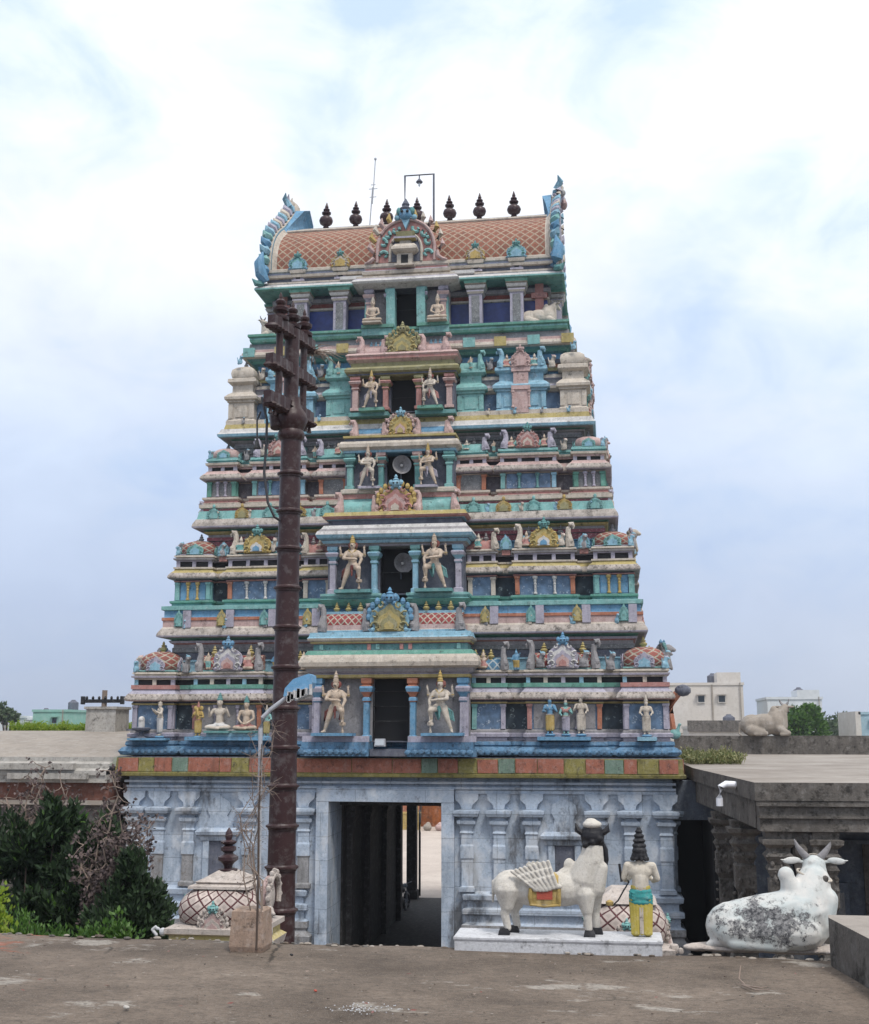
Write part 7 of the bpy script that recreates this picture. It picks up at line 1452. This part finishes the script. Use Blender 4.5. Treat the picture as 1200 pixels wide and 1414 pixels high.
bush('dark_shrub', (.05, -17.6, .0), [((.04, -17.6, 4.85), .20), ((.10, -17.6, 4.55), .30), ((.20, -17.6, 4.25), .38), ((-.12, -17.6, 4.3), .42), ((.26, -17.6, 3.9), .42), ((-.1, -17.6, 3.9), .5), ((.05, -17.6, 3.4), .5), ((.1, -17.5, 4.1), .45)], 14000, .115, .042, 'leaf_dark', 'pointed dark shrub beside the lattice shrine, rightmost of the left bushes', 'shrub')
bush('lime_creeper', (-.25, -20.8, 3.6), [((-.30, -20.8, 5.10), .20), ((-.18, -20.8, 4.9), .24), ((-.35, -20.7, 5.35), .10), ((.0, -20.9, 4.75), .16), ((.18, -21, 4.62), .14), ((-.4, -20.7, 4.7), .25)], 1900, .055, .034, 'leaf_lime', 'bright yellow green leafy plant at the lower left corner', 'plant', extra='leaf_mid')
bush('green_plant', (.45, -20.6, 3.6), [((.15, -20.6, 4.55), .2), ((.35, -20.8, 4.6), .18), ((.55, -20.6, 4.52), .18), ((-.05, -20.8, 4.6), .2)], 1500, .06, .022, 'leaf_mid', 'low feathery green plants along the terrace edge at the lower left', 'plant')
bush('green_plant', (1.0, -20.2, 3.6), [((.85, -20.2, 4.5), .17), ((1.02, -20.2, 4.58), .15), ((.72, -20.3, 4.45), .13)], 900, .06, .034, 'leaf_mid', 'small leafy green plant left of the lattice shrine', 'plant')
# dead creeper
def dead(name, base, tips, lab, nl, r=.25, L_=.055, tk=1.0, sub=4):
    e = tag(empty(name, base), lab, 'dead creeper'); B = Vector(base); st = MB(); lf = MB()
    for tp in tips:
        tp = Vector(tp); p = B.copy()+rv()*.08; pts = [p.copy()]; n = 9
        for k in range(n): p = p.lerp(tp, 1/(n-k))+rv()*.10*(1 if k < n-1 else 0); pts.append(p.copy())
        st.tube(pts, [(.020-.014*k/n)*tk for k in range(n+1)], 'bark_pale', 5)
        for q in pts[2:]:
            for j in range(sub):
                a = q+rv()*r; m_ = q.lerp(a, .5)+rv()*.2*r; st.tube([q, m_, a], [.007*tk, .005*tk, .002*tk], 'bark_pale', 4)
                for _ in range(nl): leaf(lf, a+rv()*.07, rv()+Vector((0, 0, -.4)), rv(), L_*random.uniform(.6, 1.3), L_*.7, 'leaf_dead')
    st.build('stem', e); lf.build('dead_foliage', e); return e
random.seed(33)
dead('dead_creeper', (-.35, -17.3, 3.9), [(-.45, -17.3, 6.0), (-.30, -17.3, 5.5), (-.55, -17.3, 5.4), (-.1, -17.3, 5.35), (.1, -17.3, 5.3), (-.7, -17.4, 5.1), (.0, -17.3, 4.9), (-.4, -17.4, 5.2), (-.25, -17.4, 4.9), (-.05, -17.4, 5.1), (-.6, -17.4, 4.8), (-.35, -17.35, 4.6), (-.15, -17.4, 4.7), (.05, -17.3, 5.2), (-.5, -17.3, 5.0)], 'dead brown creeper climbing between the left shrubs and the tower base', 8, .22, .06)
dead('dead_creeper', (-1.9, -16.2, 4.6), [(-2.1, -16.2, 5.9), (-1.85, -16.2, 6.0), (-1.6, -16.2, 5.75), (-1.4, -16.2, 5.6), (-2.4, -16.2, 5.6), (-2.2, -16.2, 5.3)], 'dead brown twigs above the dark shrub at the left edge', 5)
random.seed(44)
dead('climbing_vine', (3.185, -22.93, 5.15), [(3.16, -22.9, 6.70), (3.06, -22.85, 6.45), (3.26, -22.9, 6.50), (3.10, -22.9, 6.3), (3.24, -22.9, 6.05)], 'leafless tangled vine wound round the thin street lamp post', 1, .15, .014, .30, 5)
m = MB(); m.tube([(3.185, -22.97, 4.9), (3.18, -22.95, 5.4), (3.165, -22.93, 5.9), (3.17, -22.92, 6.4)], [.009, .008, .007, .004], 'bark', 6); vs = m.build('vine_stem'); tag(vs, 'dark upright vine stem rising along the front of the concrete block', 'vine')
# weeds on the roof beside the tower and beyond
def weeds(name, x0, x1, y0_, y1_, z, n, h, mat, lab):
    m = MB()
    for k in range(n):
        x, y = random.uniform(x0, x1), random.uniform(y0_, y1_); d = Vector((random.uniform(-.5, .5), random.uniform(-.5, .5), 1)); hh = h*random.uniform(.35, 1)*(.5+.9*abs(noise.noise((x*1.3, y, 3)))); leaf(m, Vector((x, y, z)), d, rv(), hh, .035, mat)
        for j in range(2): leaf(m, Vector((x, y, z))+d.normalized()*hh*random.uniform(.3, .9), rv(), rv(), .11, .05, mat)
    o = m.build(name); return tag(o, lab, None, None, 'stuff')
weeds('roof_weeds', 8.05, 9.6, 3.5, 9.5, 5.55, 2600, .62, 'grass_dry', 'dry green weeds growing on the roof at the tower corner')
weeds('roof_weeds', -15.3, -10.9, 8.3, 9.2, 6.45, 1200, .6, 'leaf_lime', 'bright green creeper along the top of the sloping roof on the left')
def tree(name, x, y, h, r, mat, lab, n=2600, L_=.35, group=None):
    e = tag(empty(name, (x, y, 0)), lab, 'tree', group); t = MB(); t.tube([(x, y, 0), (x+.1, y, h*.35), (x, y, h*.6)], [.04*h, .03*h, .015*h], 'bark', 7); 
    lf = MB(); cs = []
    for k in range(9): d = rv(); c = Vector((x+d.x*r*.7, y+d.y*r*.7, h-r*.8+d.z*r*.6)); cs.append((c, r*random.uniform(.35, .55))); t.tube([(x, y, h*.5), tuple(c)], [.012*h, .004*h], 'bark', 4)
    t.build('trunk', e)
    for k in range(n):
        c, q = random.choice(cs); d = rv().normalized()*random.uniform(.6, 1.05)*q; leaf(lf, c+d, d+rv()*.6, rv(), L_*random.uniform(.6, 1.2), L_*.6, mat)
    lf.build('crown', e); return e
random.seed(55)
tree('round_tree', 23.0, 80, 8.9, 2.5, 'leaf_mid', 'round green tree in front of the pale house on the right', 4200, .42)
tree('roof_tree', -12.0, 18.5, 7.7, 1.4, 'leaf_mid', 'small tree showing behind the left edge of the tower', 2200, .2)
tree('palm_like_tree', -55.0, 84, 9.2, 1.2, 'leaf_far', 'small tree rising above the white house on the left', 700, .5)
tree('round_tree', -54.2, 100, 8.2, 1.6, 'leaf_far', 'distant small tree right of the mint house', 1200, .4)
for k, (x, y, h) in enumerate([(33, 130, 8.2), (36, 150, 8.8), (31, 160, 8.4), (39, 140, 8.0), (42, 170, 9.0)]):
    tree('far_tree', x, y, h, 3.4, 'leaf_far', ('lone bushy tree in the hazy treeline', 'taller hazy tree in the treeline at the right', 'pale far tree left in the hazy treeline', 'low hazy tree right of the treeline', 'farthest hazy tree at the right edge')[k], 1300, .8, 'hazy trees on the right horizon')
fw = MB()
for k in range(9000):
    x = random.uniform(-420, 420); y = 420+random.uniform(0, 30); h = 7.5+3.0*noise.noise((x*.02, 0, 5))+1.5*noise.noise((x*.1, 0, 2)); z = random.uniform(0, 1)**.6*h; leaf(fw, Vector((x, y, z)), rv(), rv(), 2.6, 2.0, 'leaf_far')
o = fw.build('far_wood'); tag(o, 'far line of trees along the horizon', None, None, 'stuff')
hz = MB(); hz.box(-520, 520, -36, 620, -1.02, 28, 'leaf_far'); o = hz.build('haze'); tag(o, 'pale daytime haze over the town', None, None, 'stuff')
hm = bpy.data.materials.new('haze_air'); hm.use_nodes = True; t = hm.node_tree; t.nodes.clear(); oo = t.nodes.new('ShaderNodeOutputMaterial'); pv_ = t.nodes.new('ShaderNodeVolumePrincipled')
pv_.inputs['Color'].default_value = (.86, .91, 1, 1); pv_.inputs['Density'].default_value = .0004; pv_.inputs['Anisotropy'].default_value = .2; t.links.new(pv_.outputs[0], oo.inputs['Volume']); o.data.materials.clear(); o.data.materials.append(hm)
HAZE = o
